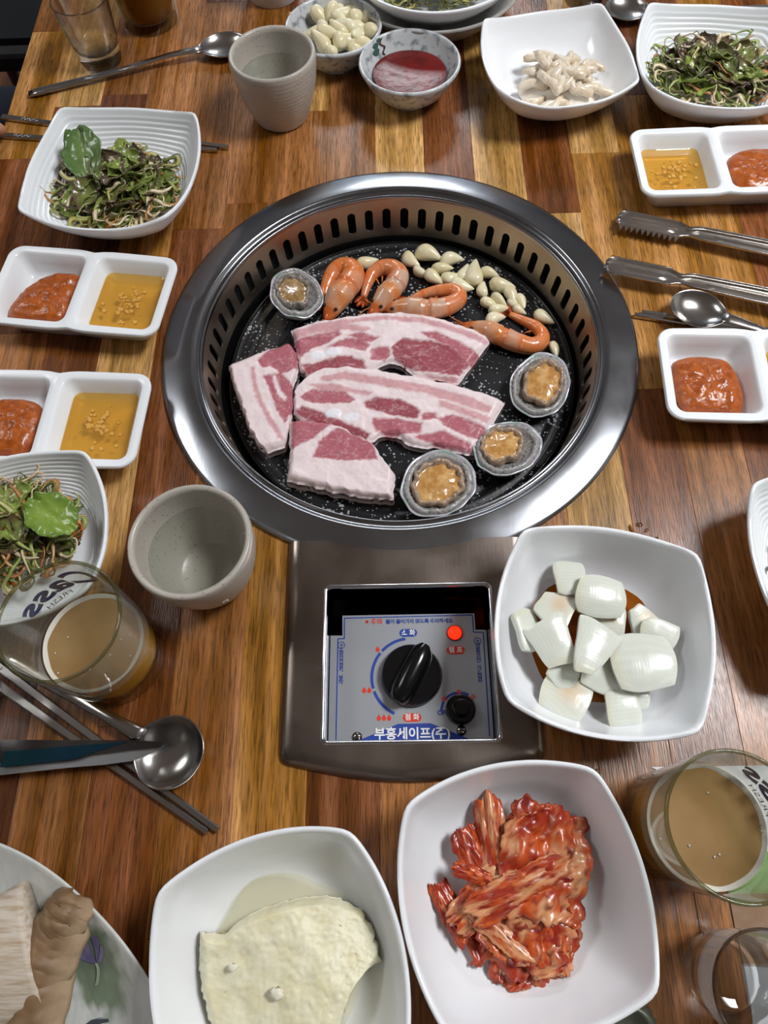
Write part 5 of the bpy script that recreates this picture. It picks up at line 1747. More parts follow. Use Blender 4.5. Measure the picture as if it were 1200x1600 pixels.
wl = lambda sgn, pts: [(sgn * 0.0358 + x, y) for x, y in pts]
blob('chilli_paste', 'orange-red chilli paste in the left dish below the salad plate', 'sauce', DISH['L1'], wl(-1, [(-.024, -.026), (-.010, -.0295), (.012, -.0295), (.0235, -.024), (.025, -.004), (.0262, .018), (.020, .024), (.006, .0235), (-.006, .017), (-.018, .002), (-.025, -.016)]), 0.0125, 0.0085, m_ssam, 1, 'chilli paste portions')
blob('chilli_paste', 'orange-red chilli paste in the left dish above the lower salad', 'sauce', DISH['L2'], wl(-1, [(-.022, -.028), (0, -.0295), (.018, -.0285), (.0245, -.014), (.0255, .008), (.018, .0185), (.004, .0215), (-.012, .020), (-.024, .010), (-.0255, -.012)]), 0.0125, 0.0085, m_ssam, 2, 'chilli paste portions')
blob('chilli_paste', 'orange-red chilli paste in the upper right dish', 'sauce', DISH['R1'], wl(1, [(-.0225, -.022), (-.012, -.0285), (.012, -.0292), (.0245, -.024), (.0255, .006), (.022, .020), (.006, .0235), (-.010, .021), (-.022, .012), (-.0255, -.006)]), 0.0125, 0.0075, m_ssam, 3, 'chilli paste portions')
blob('chilli_paste', 'orange-red chilli paste in the right dish below the tongs', 'sauce', DISH['R2'], wl(-1, [(-.020, -.0285), (.004, -.0295), (.018, -.0285), (.0235, -.018), (.0225, .004), (.016, .0185), (0, .0225), (-.016, .021), (-.0255, .014), (-.0255, -.012)]), 0.0125, 0.0085, m_ssam, 4, 'chilli paste portions')
def oil(dish, sgn, label, seed, z=0.0135, spread=1.0):
    loc, rz, _ = dish
    t = thing('garlic_oil', label, 'sauce', loc, rz, 'oil sauces with minced garlic')
    pts = well_rect(sgn, 0.0255, 0.0288, 0.0055)
    V = [(x, y, z + 0.0004) for x, y in pts] + [(sgn * 0.0358 + (x - sgn * 0.0358) * 0.97, y * 0.97, z) for x, y in pts]
    n = len(pts)
    mk('liquid', V, [(i, (i + 1) % n, n + (i + 1) % n, n + i) for i in range(n)] + [tuple(range(n, 2 * n))], m_oil, t, smooth=False)
    rnd = random.Random(seed)
    mb = MB()
    for k in range(46):
        x, y = rnd.gauss(0, 0.0085) * spread, rnd.gauss(-0.003, 0.010) * spread
        x, y = max(-.021, min(.021, x)), max(-.024, min(.024, y))
        s = rnd.uniform(0.0009, 0.0026)
        a = rnd.uniform(0, 6)
        V = []
        for zz, ss in ((-0.9, 0.8), (0.1, 1.0), (0.8, 0.6)):
            for q in range(5):
                th = a + 2 * pi * q / 5 + rnd.uniform(-.2, .2)
                V.append((sgn * 0.0358 + x + s * ss * cos(th), y + s * ss * sin(th), z - 0.0004 + s * zz * 0.55))
        mb.add(V, rings(range(3), 5))
    q = mb.mk('garlic_bits', m_bits, t, sharp=40)
    q['kind'] = 'stuff'
oil(DISH['L1'], 1, 'amber oil with minced garlic in the left dish below the salad plate', 1)
oil(DISH['L2'], 1, 'amber oil with minced garlic in the left dish above the lower salad', 2, spread=0.8)
oil(DISH['R1'], -1, 'amber oil with minced garlic in the upper right dish', 3, z=0.0125)
oil(DISH['R2'], 1, 'amber oil in the right dish, cut off by the edge', 4)
# red chilli sauce in the marbled bowl
m_redsauce = mat('dark_red_chilli_sauce', '6e1412', rough=0.3, col2='58100e', vscale=70, bump=0.3, bscale=180)
N, V, rws = 64, [], []
for i in range(14):
    u = 1 - i / 13
    rws.append(1)
    for j in range(N):
        a = 2 * pi * j / N
        r = 0.0352 * u * (1 + 0.015 * sin(3 * a))
        x, y = r * cos(a), r * sin(a)
        V.append((x, y, 0.0218 + 0.0006 * (1 - u ** 6) + 0.0003 * fbm(x, y, 2, 90, 3) * (1 - u ** 4) * (1 if y < 0.002 else 0.3)))
tag(mk('chilli_sauce', V, rings(rws, N, False, True), m_redsauce, loc=(0.0165, 0.3010, 0)), 'glossy dark red chilli sauce in the marbled bowl', 'sauce')

# ------------------------------------------------------------------ onions in soy sauce
ob = (0.1215, -0.2515)
m_soy = clear_mat('soy_sauce', 'b0641c', rough=0.02, ior=1.36, haze=0.25, haze_col='7a3d0c')
N = 72
V = []
for s, z in ((1.0, 0.0175), (0.97, 0.0171), (0.5, 0.0171)):
    for j in range(N):
        a = 2 * pi * j / N
        r = s * (0.0405 + 0.0035 * (square_r(a, 0.05, 0.012) / 0.062 - 1) * 6) * (1 + 0.03 * nz(cos(a) * 2, sin(a) * 2, 4))
        V.append((r * cos(a), r * sin(a), z))
tag(mk('soy_sauce', V, rings(range(3), N, False, True), m_soy, loc=(ob[0], ob[1], 0), rot=R(-10)), 'thin brown soy sauce around the onions', 'sauce')
m_onion = mat('onion_flesh', 'ffffff', rough=0.26, vcol=True, bump=0.1, bscale=60, stretch=(1, 9, 9), coat=0.12, sss=0.35)
def onion(label, c, w, l, rz, z, curv, taper=0.25, tilt=(0, 0), stain=0, seed=0, th=0.0042):
    """piece of an onion layer: curved thick patch; w across the curve, l along the fibres"""
    nu, nv = 22, 18
    V, cols = [], []
    for side in (0, 1):
        for i in range(nu):
            u = i / (nu - 1) * 2 - 1
            for j in range(nv):
                v = j / (nv - 1) * 2 - 1
                ed = max(abs(u), abs(v))
                k = (1 - taper * (v + 1) / 2) * (1 - 0.10 * abs(v) ** 3) + 0.10 * v * sin(seed * 1.9)
                x = u * w / 2 * k * (1 + 0.04 * sin(3 * v + seed))
                y = v * l / 2 * (1 + 0.06 * sin(2.5 * u + seed * 2) - 0.10 * abs(u) ** 3)
                zc = -(x * x) / (2 * curv * 1.7) - (y * y) / (2 * curv * 5)
                tt = th * (0.9 if ed > 0.97 else 1.0) * (1 if side else 0)
                V.append((x * (0.97 if not side else 1), y * (0.97 if not side else 1), zc + tt + 0.0003 * nz(x, y, seed, 150)))
                g = 0.5 + 0.5 * sin(x * 2600 + 2 * nz(x, y, seed, 60))
                c_ = np.array(lin('dcdfd4')) * (0.94 + 0.06 * g)
                if stain:
                    q = math.exp(-((u - 0.3) ** 2 + (v + 0.1) ** 2) * 3)
                    c_ = c_ * (1 - 0.55 * q) + np.array(lin('d1a566')) * 0.55 * q
                if v > 0.75:
                    c_ = c_ * 0.75 + np.array(lin('dcd2ac')) * 0.25
                cols.append(c_)
    F = []
    M = nu * nv
    for i in range(nu - 1):
        for j in range(nv - 1):
            a = i * nv + j
            F.append((a, a + 1, a + nv + 1, a + nv))
            F.append((M + a, M + a + nv, M + a + nv + 1, M + a + 1))
    bd = [i * nv for i in range(nu)] + [(nu - 1) * nv + j for j in range(1, nv)] + [i * nv + nv - 1 for i in range(nu - 2, -1, -1)] + [j for j in range(nv - 2, 0, -1)]
    for a, b in zip(bd, bd[1:] + bd[:1]):
        F.append((a, b, M + b, M + a))
    o = mk('onion_chunk', V, F, m_onion, cols=np.array(cols), sharp=50, loc=(c[0], c[1], z))
    o.rotation_euler = (tilt[0], tilt[1], rz)
    return tag(o, label, 'onion', 'onion chunks in soy sauce')
ON = [
    ((0.1094,-0.2125,0.0350), .0265, .0200, 88, .026, .018, .05, (0, .25), 0, 'onion chunk farthest back in the bowl'),
    ((0.1259,-0.2278,0.0400), .0300, .0310, 80, .033, .020, .2, (.1, -.1), 0, 'broad onion chunk at the back of the bowl with a bright highlight'),
    ((0.0976,-0.2342,0.0350), .0290, .0240, 55, .027, .022, .3, (-.2, .15), 1, 'onion chunk with a brown soy stain'),
    ((0.1319,-0.2409,0.0300), .0200, .0210, 85, .023, .020, .1, (0, -.1), 1, 'small onion chunk behind the centre of the bowl'),
    ((0.0794,-0.2467,0.0300), .0230, .0270, 20, .024, .018, .3, (.1, .5), 0, 'onion chunk standing against the left side of the bowl'),
    ((0.0926,-0.2564,0.0400), .0300, .0310, 200, .031, .020, .35, (-.1, .12), 0, 'rounded onion chunk at the left of the heap'),
    ((0.1156,-0.2622,0.0440), .0300, .0350, 150, .036, .024, .5, (.05, -.1), 0, 'wedge-shaped onion chunk on top of the heap'),
    ((0.1469,-0.2696,0.0400), .0380, .0380, 92, .032, .026, .12, (0, .08), 0, 'largest onion chunk at the right of the heap'),
    ((0.1238,-0.2765,0.0300), .0240, .0260, 70, .023, .02, .2, (0, 0), 0, 'onion chunk half hidden under the wedge-shaped one'),
    ((0.0985,-0.2741,0.0280), .0250, .0200, 60, .022, .02, .4, (.1, 0), 0, 'small pointed onion chunk lying in the sauce at the left'),
    ((0.0985,-0.2885,0.0280), .0370, .0290, 60, .021, .03, .3, (-.05, .05), 1, 'flat onion chunk at the near left of the bowl'),
    ((0.1324,-0.2951,0.0300), .0280, .0200, 95, .024, .016, .15, (0, 0), 0, 'onion chunk nearest the front of the bowl'),
    ((0.1529,-0.2409,0.0300), .0230, .0200, 30, .023, .02, .5, (.2, 0), 1, 'onion chunk at the far right of the heap'),
    ((0.1603,-0.2516,0.0340), .0230, .0230, 60, .027, .02, .3, (.1, -.2), 0, 'pale onion chunk behind the largest one'),
    ((0.1430,-0.2861,0.0260), .0230, .0160, 80, .020, .02, .2, (0, 0), 0, 'thin onion chunk peeping out below the largest one'),
]
for i, (c, w, l, rz, z, cv, tp, tl, st, lb) in enumerate(ON):
    onion(lb, c, w, l, R(rz), z - 0.002, cv, tp, tl, st, i)

# ------------------------------------------------------------------ kimchi
m_kim = mat('kimchi_leaf', 'ffffff', rough=0.3, vcol=True, bump=0.4, bscale=150, bdet=3, coat=0.2, sss=0.06)
def sheet(name, c, w, l, rz, z, fn, colfn, m, th=0.0016, nu=30, nv=34, tilt=(0, 0), edge=None):
    V, cols = [], []
    for i in range(nu):
        u = i / (nu - 1) * 2 - 1
        for j in range(nv):
            v = j / (nv - 1) * 2 - 1
            x, y = u * w / 2, v * l / 2
            if edge:
                k = edge(u, v)
                x, y = x * k[0], y * k[1]
            V.append((x, y, fn(u, v)))
            cols.append(colfn(u, v))
    F = [(i * nv + j, (i + 1) * nv + j, (i + 1) * nv + j + 1, i * nv + j + 1) for i in range(nu - 1) for j in range(nv - 1)]
    o = mk(name, V, F, m, cols=np.array(cols), loc=(c[0], c[1], z))
    o.rotation_euler = (tilt[0], tilt[1], rz)
    md = o.modifiers.new('thickness', 'SOLIDIFY')
    md.thickness = th
    md.offset = 0
    return o
KC_ = {'pale': np.array(lin('e0b48c')), 'stem': np.array(lin('daa374')), 'or': np.array(lin('c9561f')), 'red': np.array(lin('9c2c18')), 'dk': np.array(lin('741a10'))}
def kimchi(label, c, w, l, rz, z, seed, pale, arch=0.008, tilt=(0, 0), fold=0.0):
    def fn(u, v):
        r = min(1, (w / 0.044) ** 1.4) * (0.0052 * fbm(u * 1.2, v * 1.0, seed, 1.7, 3) + 0.0011 * fbm(u * 5, v * 1.3, seed + 2, 1.6, 2))
        return -0.6 * arch * (u * u) ** 1.0 - fold * max(0, abs(v) - 0.55) * 0.05 + r
    def cf(u, v):
        n1 = fbm(u, v * 0.8, seed + 3, 2.2, 4)
        n2 = fbm(u * 1.5, v * 0.9, seed + 7, 1.5, 4)
        c_ = KC_['or'] * 1.0
        k = min(1, max(0, 0.62 + 1.3 * n1))
        c_ = c_ * (1 - k) + KC_['red'] * k
        s_ = min(1, max(0, (n2 + pale - 0.30) * 2.6))
        c_ = c_ * (1 - s_) + (KC_['stem'] * 0.75 + KC_['or'] * 0.25) * s_
        vn = max(0, 1 - abs(((u * 4.5 + 0.6 * nz(u * 2, v * 2, seed) + 0.35 * v * abs(u)) % 1) - 0.5) * 9) * (0.25 + 0.45 * s_)
        c_ = c_ * (1 - vn) + KC_['pale'] * vn
        d_ = min(1, max(0, (fbm(u, v, seed + 11, 5, 3) - 0.25) * 3))
        c_ = c_ * (1 - d_) + KC_['dk'] * d_
        fl_k = 1 if noise.noise(Vector((u * 22, v * 26, seed))) > 0.42 else 0
        return c_ * (1 - 0.6 * fl_k) + KC_['red'] * 0.6 * fl_k
    ed = lambda u, v: (1 - 0.12 * abs(v) ** 6 + 0.20 * nz(v * 2.2, seed, 1) + 0.14 * nz(v * 7, seed, 6), 1 - 0.10 * abs(u) ** 5 + 0.16 * nz(u * 2, seed + 5, 1) + 0.12 * nz(u * 7, seed, 4))
    o = sheet('kimchi_leaf', c, w, l, rz, z, fn, cf, m_kim, tilt=tilt, edge=ed, th=0.0016)
    return tag(o, label, 'kimchi', 'kimchi leaves in the bowl')
KD = [
    ('red-stained flat kimchi leaf at the bottom of the heap', (0.0634,-0.3985,0.0120), .062, .076, -8, .0155, 1, .1, .004, (0, 0)),
    ('kimchi leaf at the near bottom of the heap', (0.0633,-0.4201,0.0160), .044, .046, 30, .0150, 2, .25, .005, (.1, 0)),
    ('pale kimchi stem sticking out at the near right', (0.0797,-0.4190,0.0160), .013, .036, 8, .0145, 3, .8, .003, (0, 0)),
    ('large folded kimchi leaf on top at the far right', (0.0765,-0.3807,0.0260), .050, .060, -14, .0275, 4, .36, .006, (-.05, .08)),
    ('folded kimchi leaf across the near half of the heap', (0.0641,-0.4101,0.0240), .050, .046, -20, .0250, 5, .30, .007, (.12, .05)),
    ('upright narrow kimchi strip at the far left', (0.0483,-0.3750,0.0220), .018, .060, 6, .0225, 6, .30, .006, (0, -.2)),
    ('orange kimchi strip lying at the left of the heap', (0.0401,-0.3823,0.0180), .018, .044, 25, .0190, 7, -.05, .005, (0, .2)),
    ('pale pink kimchi strip slanting across the left', (0.0413,-0.3970,0.0220), .020, .046, -48, .0225, 8, .55, .005, (0, 0)),
    ('curled orange kimchi shred at the left tip', (0.0231,-0.4060,0.0140), .013, .034, 28, .0150, 9, -.1, .004, (0, .2)),
    ('kimchi leaf edge curling at the right side of the heap', (0.0892,-0.3934,0.0200), .014, .064, -10, .0215, 10, .1, .007, (0, .5)),
    ('small deep red kimchi piece at the near end', (0.0572,-0.4288,0.0140), .026, .030, -25, .0150, 11, -.15, .004, (.1, 0)),
    ('kimchi strip lying over the middle of the heap', (0.0600,-0.3947,0.0300), .018, .060, -68, .0300, 12, .40, .004, (0, .1)),
]
KD += [
    ('orange carrot-like shred on the far left strip of kimchi', (0.0348,-0.3864,0.0220), .008, .022, 70, .0245, 13, -.3, .002, (0, 0)),
    ('curled kimchi edge at the far top of the heap', (0.0731,-0.3594,0.0200), .030, .012, 12, .0245, 14, .0, .004, (.4, 0)),
    ('pale folded kimchi rib at the near left', (0.0499,-0.4148,0.0220), .014, .040, 52, .0235, 17, .7, .005, (0, .3)),
    ('wrinkled red kimchi scrap at the near right', (0.0726,-0.4192,0.0240), .018, .024, 10, .0235, 18, -.1, .004, (.2, .2)),
]
for lb, c, w, l, rz, z, sd_, pl, ar, tl in KD:
    kimchi(lb, c, w, l, R(rz), z, sd_ * 3.7, pl, ar, tl)
m_kj = clear_mat('kimchi_juice', 'e0904a', rough=0.03, ior=1.35, haze=0.18, haze_col='c4682c')
pts = smooth_path([(*p, 0) for p in [(0.0402,-0.3649),(0.0578,-0.3581),(0.0806,-0.3590),(0.0972,-0.3791),(0.0967,-0.3989),(0.0883,-0.4242),(0.0659,-0.4347),(0.0455,-0.4239),(0.0299,-0.4144),(0.0348,-0.3919),(0.0339,-0.3751),(0.0402,-0.3649)]], 60)[:-1]
kc = (0.0605, -0.3955)
n = len(pts)
V = [(p.x - kc[0], p.y - kc[1], 0.0078) for p in pts] + [((p.x - kc[0]) * 0.9, (p.y - kc[1]) * 0.9, 0.0084) for p in pts]
tag(mk('kimchi_juice', V, [(i, (i + 1) % n, n + (i + 1) % n, n + i) for i in range(n)] + [tuple(range(n, 2 * n))], m_kj, loc=(kc[0], kc[1], 0)), 'thin orange kimchi juice under the leaves', 'sauce')

def bowl_floor(x, y, pc_, h_=0.040, mid_=0.074, base_=0.037):
    """height of the plate's inner surface at a world point"""
    q_ = math.hypot(x - pc_[0], y - pc_[1]) / mid_
    u_ = max(0, (q_ - base_ / mid_) / (1 - base_ / mid_)) ** 1.25
    return 0.0075 + (h_ - 0.0065) * u_ ** 1.7

# ------------------------------------------------------------------ tofu
m_tofu = mat('crumbly_tofu', 'ede8cb', rough=0.45, col2='e4dcb4', vscale=70, vdet=4, vpos=(0.4, 0.68), bump=0.4, bscale=210, bdet=5, sss=0.25)
top = [(-0.1184,-0.4140),(-0.1036,-0.4150),(-0.0947,-0.4083),(-0.0851,-0.4035),(-0.0677,-0.3987),(-0.0501,-0.3970),(-0.0394,-0.3989),(-0.0288,-0.4039),(-0.0225,-0.4119),(-0.0191,-0.4209),(-0.0167,-0.4291),(-0.0236,-0.4314),(-0.0303,-0.4383),(-0.0353,-0.4495),(-0.0390,-0.4659),(-0.0479,-0.4765),(-0.0738,-0.4791),(-0.0968,-0.4764),(-0.1048,-0.4603),(-0.1117,-0.4435),(-0.1165,-0.4262)]
tt_ = smooth_path([(*p, 0) for p in [(-0.1184,-0.4140),(-0.1106,-0.4149),(-0.1036,-0.4150),(-0.0994,-0.4114),(-0.0947,-0.4083),(-0.0851,-0.4035),(-0.0677,-0.3987),(-0.0501,-0.3970),(-0.0394,-0.3989),(-0.0288,-0.4039),(-0.0225,-0.4119),(-0.0191,-0.4209),(-0.0164,-0.4291)]], 120)
tb_ = smooth_path([(*p, 0) for p in [(-0.0966,-0.4790),(-0.0900,-0.4803),(-0.0834,-0.4811),(-0.0769,-0.4817),(-0.0704,-0.4817),(-0.0640,-0.4812),(-0.0576,-0.4791),(-0.0512,-0.4765),(-0.0448,-0.4713),(-0.0401,-0.4632),(-0.0369,-0.4523),(-0.0313,-0.4397),(-0.0239,-0.4317)]], 120)
tl_ = [(-0.1184,-0.4140),(-0.1165,-0.4262),(-0.1117,-0.4435),(-0.1048,-0.4603),(-0.0966,-0.4790)]
tc_ = (sum(tt_, Vector()) + sum(tb_, Vector())) / 240
NV_ = 110
rg0 = (-0.0699,-0.4265,0.0300)
V = []
for i in range(120):
    for j in range(NV_):
        v = j / (NV_ - 1)
        p = tt_[i].lerp(tb_[i], v)
        bow = 0.010 * sin(pi * v) * max(0, 1 - i / 30.0)
        jx = 0.0011 * fbm(p.x, p.y, 6, 260, 3)
        x, y = p.x - bow * 0.6 + jx, p.y + jx * 0.7
        rx_ = (x - rg0[0]) * 0.80 + (y - rg0[1]) * 0.60
        z = 0.0325 - 0.17 * max(0, -rx_ - 0.004) - 0.26 * max(0, rx_ - 0.016)
        z += 0.0012 * fbm(x, y, 3, 90, 3) + 0.00045 * fbm(x, y, 9, 380, 3)
        ed = min(1, min(i, 119 - i, j, NV_ - 1 - j) / 6.0)
        z = 0.0075 + (z - 0.0075) * (0.5 + 0.5 * ed ** 0.6)
        V.append((x - tc_.x, y - tc_.y, z))
F = [(i * NV_ + j, i * NV_ + j + 1, (i + 1) * NV_ + j + 1, (i + 1) * NV_ + j) for i in range(119) for j in range(NV_ - 1)]
bd = [i * NV_ for i in range(120)] + [119 * NV_ + j for j in range(1, NV_)] + [i * NV_ + NV_ - 1 for i in range(118, -1, -1)] + [j for j in range(NV_ - 2, 0, -1)]
k = len(V)
V += [(V[b_][0] * 0.985, V[b_][1] * 0.985, max(0.0074, bowl_floor(V[b_][0] + tc_.x, V[b_][1] + tc_.y, (-0.0690, -0.4290), 0.046, 0.0660, 0.037) + 0.0004)) for b_ in bd]
for b_ in range(k):
    x_, y_, z_ = V[b_]
    V[b_] = (x_, y_, max(z_, bowl_floor(x_ + tc_.x, y_ + tc_.y, (-0.0690, -0.4290), 0.046, 0.0660, 0.037) + 0.001))
n = len(bd)
F += [(bd[i], k + i, k + (i + 1) % n, bd[(i + 1) % n]) for i in range(n)]
tag(mk('tofu_chunk', V, [f[::-1] for f in F], m_tofu, loc=(tc_.x, tc_.y, 0)), 'pale yellow crumbly slab of fresh tofu', 'tofu')
random.seed(21)
for q, s in (((-0.0709,-0.4411,0.0340), .0040), ((-0.0951,-0.4293,0.0335), .0026)):
    V, F = lathe([(0.3, -0.5), (0.8, -0.3), (1.0, 0.1), (0.7, 0.5), (0.25, 0.7)], 12)
    V = [(x * s * (1 + 0.8 * nz(x * 2.3, y * 2.3, z + s * 1000)), y * s * 0.8 * (1 + 0.8 * nz(y * 2.3, x * 2.3, z + 9)), z * s * 0.55 * (1 + 0.6 * nz(x * 4, y * 4, 3))) for x, y, z in V]
    tag(mk('tofu_crumb', V, F, mat('tofu_crumb_white', 'e9e5cf', rough=0.5, bump=0.4, bscale=300), loc=(q[0], q[1], q[2])), 'small white tofu crumb lying on the tofu slab', 'tofu', 'tofu crumbs')
V = []
for s in (1.0, 0.5):
    for j in range(72):
        a = 2 * pi * j / 72
        r = s * 0.0445 * (1 + 0.05 * sin(4 * a) + 0.03 * nz(cos(a) * 2, sin(a) * 2, 6))
        V.append((r * cos(a), r * sin(a), 0.0135 if s == 1 else 0.0132))
tag(mk('tofu_whey', V, rings(range(2), 72, False, True), clear_mat('whey', 'f6f3e2', rough=0.02, ior=1.36, haze=0.25, haze_col='d9d7c0'), loc=(-0.069, -0.430, 0)), 'cloudy tofu liquid pooled in the bowl', 'liquid')

# ------------------------------------------------------------------ radish sticks in mayonnaise
rbw = (0.1520, 0.2850)
m_rad = mat('radish_in_mayonnaise', 'e2d5c0', rough=0.3, col2='d0b595', vscale=140, vpos=(0.45, 0.7), bump=0.35, bscale=200, coat=0.35, sss=0.15)
m_mayo = mat('mayonnaise', 'ebe2d4', rough=0.3, bump=0.3, bscale=150, coat=0.3, sss=0.15)
random.seed(9)
RC = (0.1616,0.2888,0.0180)
RST = [(-30, 12), (0, 18), (32, -6), (-14, 24), (50, 0), (70, 14), (-44, -4), (14, -14), (86, 10), (28, 30), (-60, 20), (40, 16), (8, 4), (60, -18), (-22, -20), (76, -8), (20, 22), (-8, -8), (46, 26), (90, 0), (-50, 8), (12, 30), (34, 8), (66, 28), (-36, 28)]
for i in range(36):
    a = random.uniform(0, 2 * pi)
    rr = 0.033 * math.sqrt(random.random())
    x, y = RC[0] + rr * cos(a) * 1.15, RC[1] + rr * sin(a) * 0.95
    ang = R(RST[i % len(RST)][0] + random.uniform(-15, 15))
    L = random.uniform(0.022, 0.037)
    hw = random.uniform(0.0036, 0.0050)
    zz = 0.013 + 0.019 * (1 - rr / 0.033) + random.uniform(-.002, .003)
    bend = random.uniform(-0.006, 0.006)
    pth = [Vector((L * (k / 9 - 0.5), bend * sin(pi * k / 9), 0.003 * sin(pi * k / 9))) for k in range(10)]
    V, F = tube(pth, [hw * (0.72 if k in (0, 9) else 1) for k in range(10)], 10, flat=0.85, shape=lambda a_, t_: 1 + 0.14 * cos(4 * a_ + 0.8) + 0.12 * nz(cos(a_) * 2, t_ * 5, i))
    o = mk('radish_stick', V, F, m_rad, loc=(x, y, zz))
    o.rotation_euler = (0, random.uniform(-.25, .25), ang)
    tag(o, 'pickled radish stick coated in mayonnaise', 'radish', 'radish sticks in mayonnaise')
V, rws = [], []
for i in range(14):
    u = 1 - i / 13
    rws.append(1)
    for j in range(60):
        a = 2 * pi * j / 60
        r = 0.036 * u * (1 + 0.10 * nz(cos(a) * 2, sin(a) * 2, 3))
        V.append((r * cos(a) * 1.12, r * sin(a) * 0.92, 0.0078 + 0.0165 * (1 - u ** 2) + 0.002 * fbm(r * cos(a), r * sin(a), 2, 110, 3) * (1 - u ** 4)))
tag(mk('mayonnaise', V, rings(rws, 60, False, True), m_mayo, loc=(RC[0], RC[1], 0)), 'creamy mayonnaise pooled among the radish sticks', 'sauce')

# ------------------------------------------------------------------ salads
m_leafm = mat('lettuce_leaf', 'ffffff', rough=0.28, vcol=True, bump=0.5, bscale=190, coat=0.35)
m_shred = mat('scallion_shreds', 'ffffff', rough=0.3, vcol=True, coat=0.3)
def ruffled(label, c, w, l, rz, z, base, edgec, seed, tilt, group, ruffle=0.003):
    def fn(u, v):
        e = max(abs(u), max(0, v)) ** 2.5
        return 0.0035 * u * u + ruffle * e * 1.6 * nz(2.4 * math.atan2(v, u), seed, 1) + 0.0014 * fbm(u, v, seed, 2.2, 3) - 0.0008 * math.exp(-(u * 9) ** 2)
    b_, e_ = np.array(lin(base)), np.array(lin(edgec))
    def cf(u, v):
        k = min(1, max(0, max(abs(u), v) * 1.2 - 0.35 + 0.5 * fbm(u, v, seed + 4, 2.5, 3)))
        c_ = b_ * (1 - k) + e_ * k
        vein = math.exp(-(u * 14) ** 2) + 0.5 * math.exp(-(((v * 4 + abs(u) * 3) % 1 - 0.5) * 7) ** 2) * (1 - abs(u))
        return c_ * (1 - 0.25 * min(1, vein)) + np.array(lin('a9b06a')) * 0.25 * min(1, vein)
    def ed(u, v):
        t_ = (v + 1) / 2
        wd = (0.30 + 0.78 * sin(pi * min(1, 0.10 + t_ * 0.82))) * (1 + 0.16 * nz(v * 3.1, seed, 2) + 0.07 * nz(v * 9, seed, 5))
        return (wd, 1 - 0.18 * u * u + 0.12 * nz(u * 2.6, seed, 8) + 0.05 * nz(u * 9, seed, 3))
    o = sheet('lettuce_leaf', c, w, l, rz, z, fn, cf, m_leafm, th=0.0006, nu=22, nv=26, tilt=tilt, edge=ed)
    return tag(o, label, 'leaf', group)
def shreds(label, c, rx, ry, rz, z0, hgt, n, seed, palette, pc_):
    rnd = random.Random(seed)
    mb = MB()
    for k in range(n):
        a = rnd.uniform(0, 2 * pi)
        q = math.sqrt(rnd.random())
        x, y = rx * q * cos(a), ry * q * sin(a)
        L = rnd.uniform(0.018, 0.05)
        w = rnd.uniform(0.0008, 0.0026)
        th = rnd.uniform(0, 2 * pi)
        curl = rnd.uniform(-1, 1) * rnd.choice((1.2, 2.5, 4.2))
        z = z0 + hgt * (1 - q * q) * rnd.uniform(0.5, 1.12) + 0.001
        pts_ = []
        px_, py_, hd = x, y, th
        K = 12
        for i in range(K):
            pts_.append((px_, py_, z + 0.004 * sin(pi * i / (K - 1)) * rnd.choice((1, 1)) * (1 if k % 3 else 0.3) + 0.0012 * sin(i * 1.3 + k)))
            wx_, wy_ = c[0] + px_ * cos(rz) - py_ * sin(rz), c[1] + px_ * sin(rz) + py_ * cos(rz)
            lo_ = pc_[2] + bowl_floor(wx_, wy_, pc_, *pc_[3:])
            if pts_[-1][2] < lo_ + 0.001:
                pts_[-1] = (px_, py_, lo_ + 0.001)
            px_ += L / K * cos(hd)
            py_ += L / K * sin(hd)
            hd += curl / K
            d2 = (px_ / rx) ** 2 + (py_ / ry) ** 2
            if d2 > 1.0:
                hd += 0.8
        col = np.array(lin(rnd.choice(palette))) * rnd.uniform(0.8, 1.15)
        V = []
        for i in range(K):
            p = Vector(pts_[i])
            t_ = (Vector(pts_[min(i + 1, K - 1)]) - Vector(pts_[max(i - 1, 0)])).normalized()
            s_ = t_.cross(Vector((0, 0, 1))).normalized()
            roll = 0.7 * sin(k + i * 0.25)
            s_ = s_ * cos(roll) + Vector((0, 0, 1)) * sin(roll)
            nn = t_.cross(s_)
            ww = w * (1 - 0.75 * (i / (K - 1)) ** 3)
            V += [p - s_ * ww, p + nn * 0.0005, p + s_ * ww, p - nn * 0.0005]
        mb.add(V, rings(range(K), 4), col)
    o = mb.mk('salad_shreds', m_shred)
    o.location = (c[0], c[1], 0)
    o.rotation_euler = (0, 0, rz)
    return tag(o, label, 'salad', None, 'stuff')
GREENS = ['8d9a4c', '9ba55c', 'a9b06a', '7a803c', 'c5bc80', 'd3c298', 'e0cfae', 'a8a056', '6d6a3a', '96804a', 'c08a4e', 'd9c6a2']
ONIONY = ['d7b58c', 'cf9c64', 'd8a877', 'c98850', '8fa04e', '6f8a3a', 'b7652f', 'e0c8a4']
def salad(where, c, rx, ry, rz, zb, seed, npale, nshred, leaves, pal, hgt=0.022, pc_=None):
    shreds('shredded scallion and greens ' + where, c, rx, ry, rz, zb, hgt, nshred, seed, pal, pc_)
    rnd = random.Random(seed + 50)
    for k, (dx, dy, w, l, a, z, base, ec, tl) in enumerate(leaves):
        ruffled('dressed lettuce leaf ' + where, (c[0] + dx, c[1] + dy), w, l, R(a), max(zb + z, pc_[2] + bowl_floor(c[0] + dx * 1.25, c[1] + dy * 1.25, pc_, *pc_[3:]) + 0.004), base, ec, seed + k * 1.7, tl, 'lettuce leaves ' + where)
        if l >= 0.038:
            bpy.data.objects[COL.objects[-1].name]['label'] = 'largest green leaf topping the salad ' + where
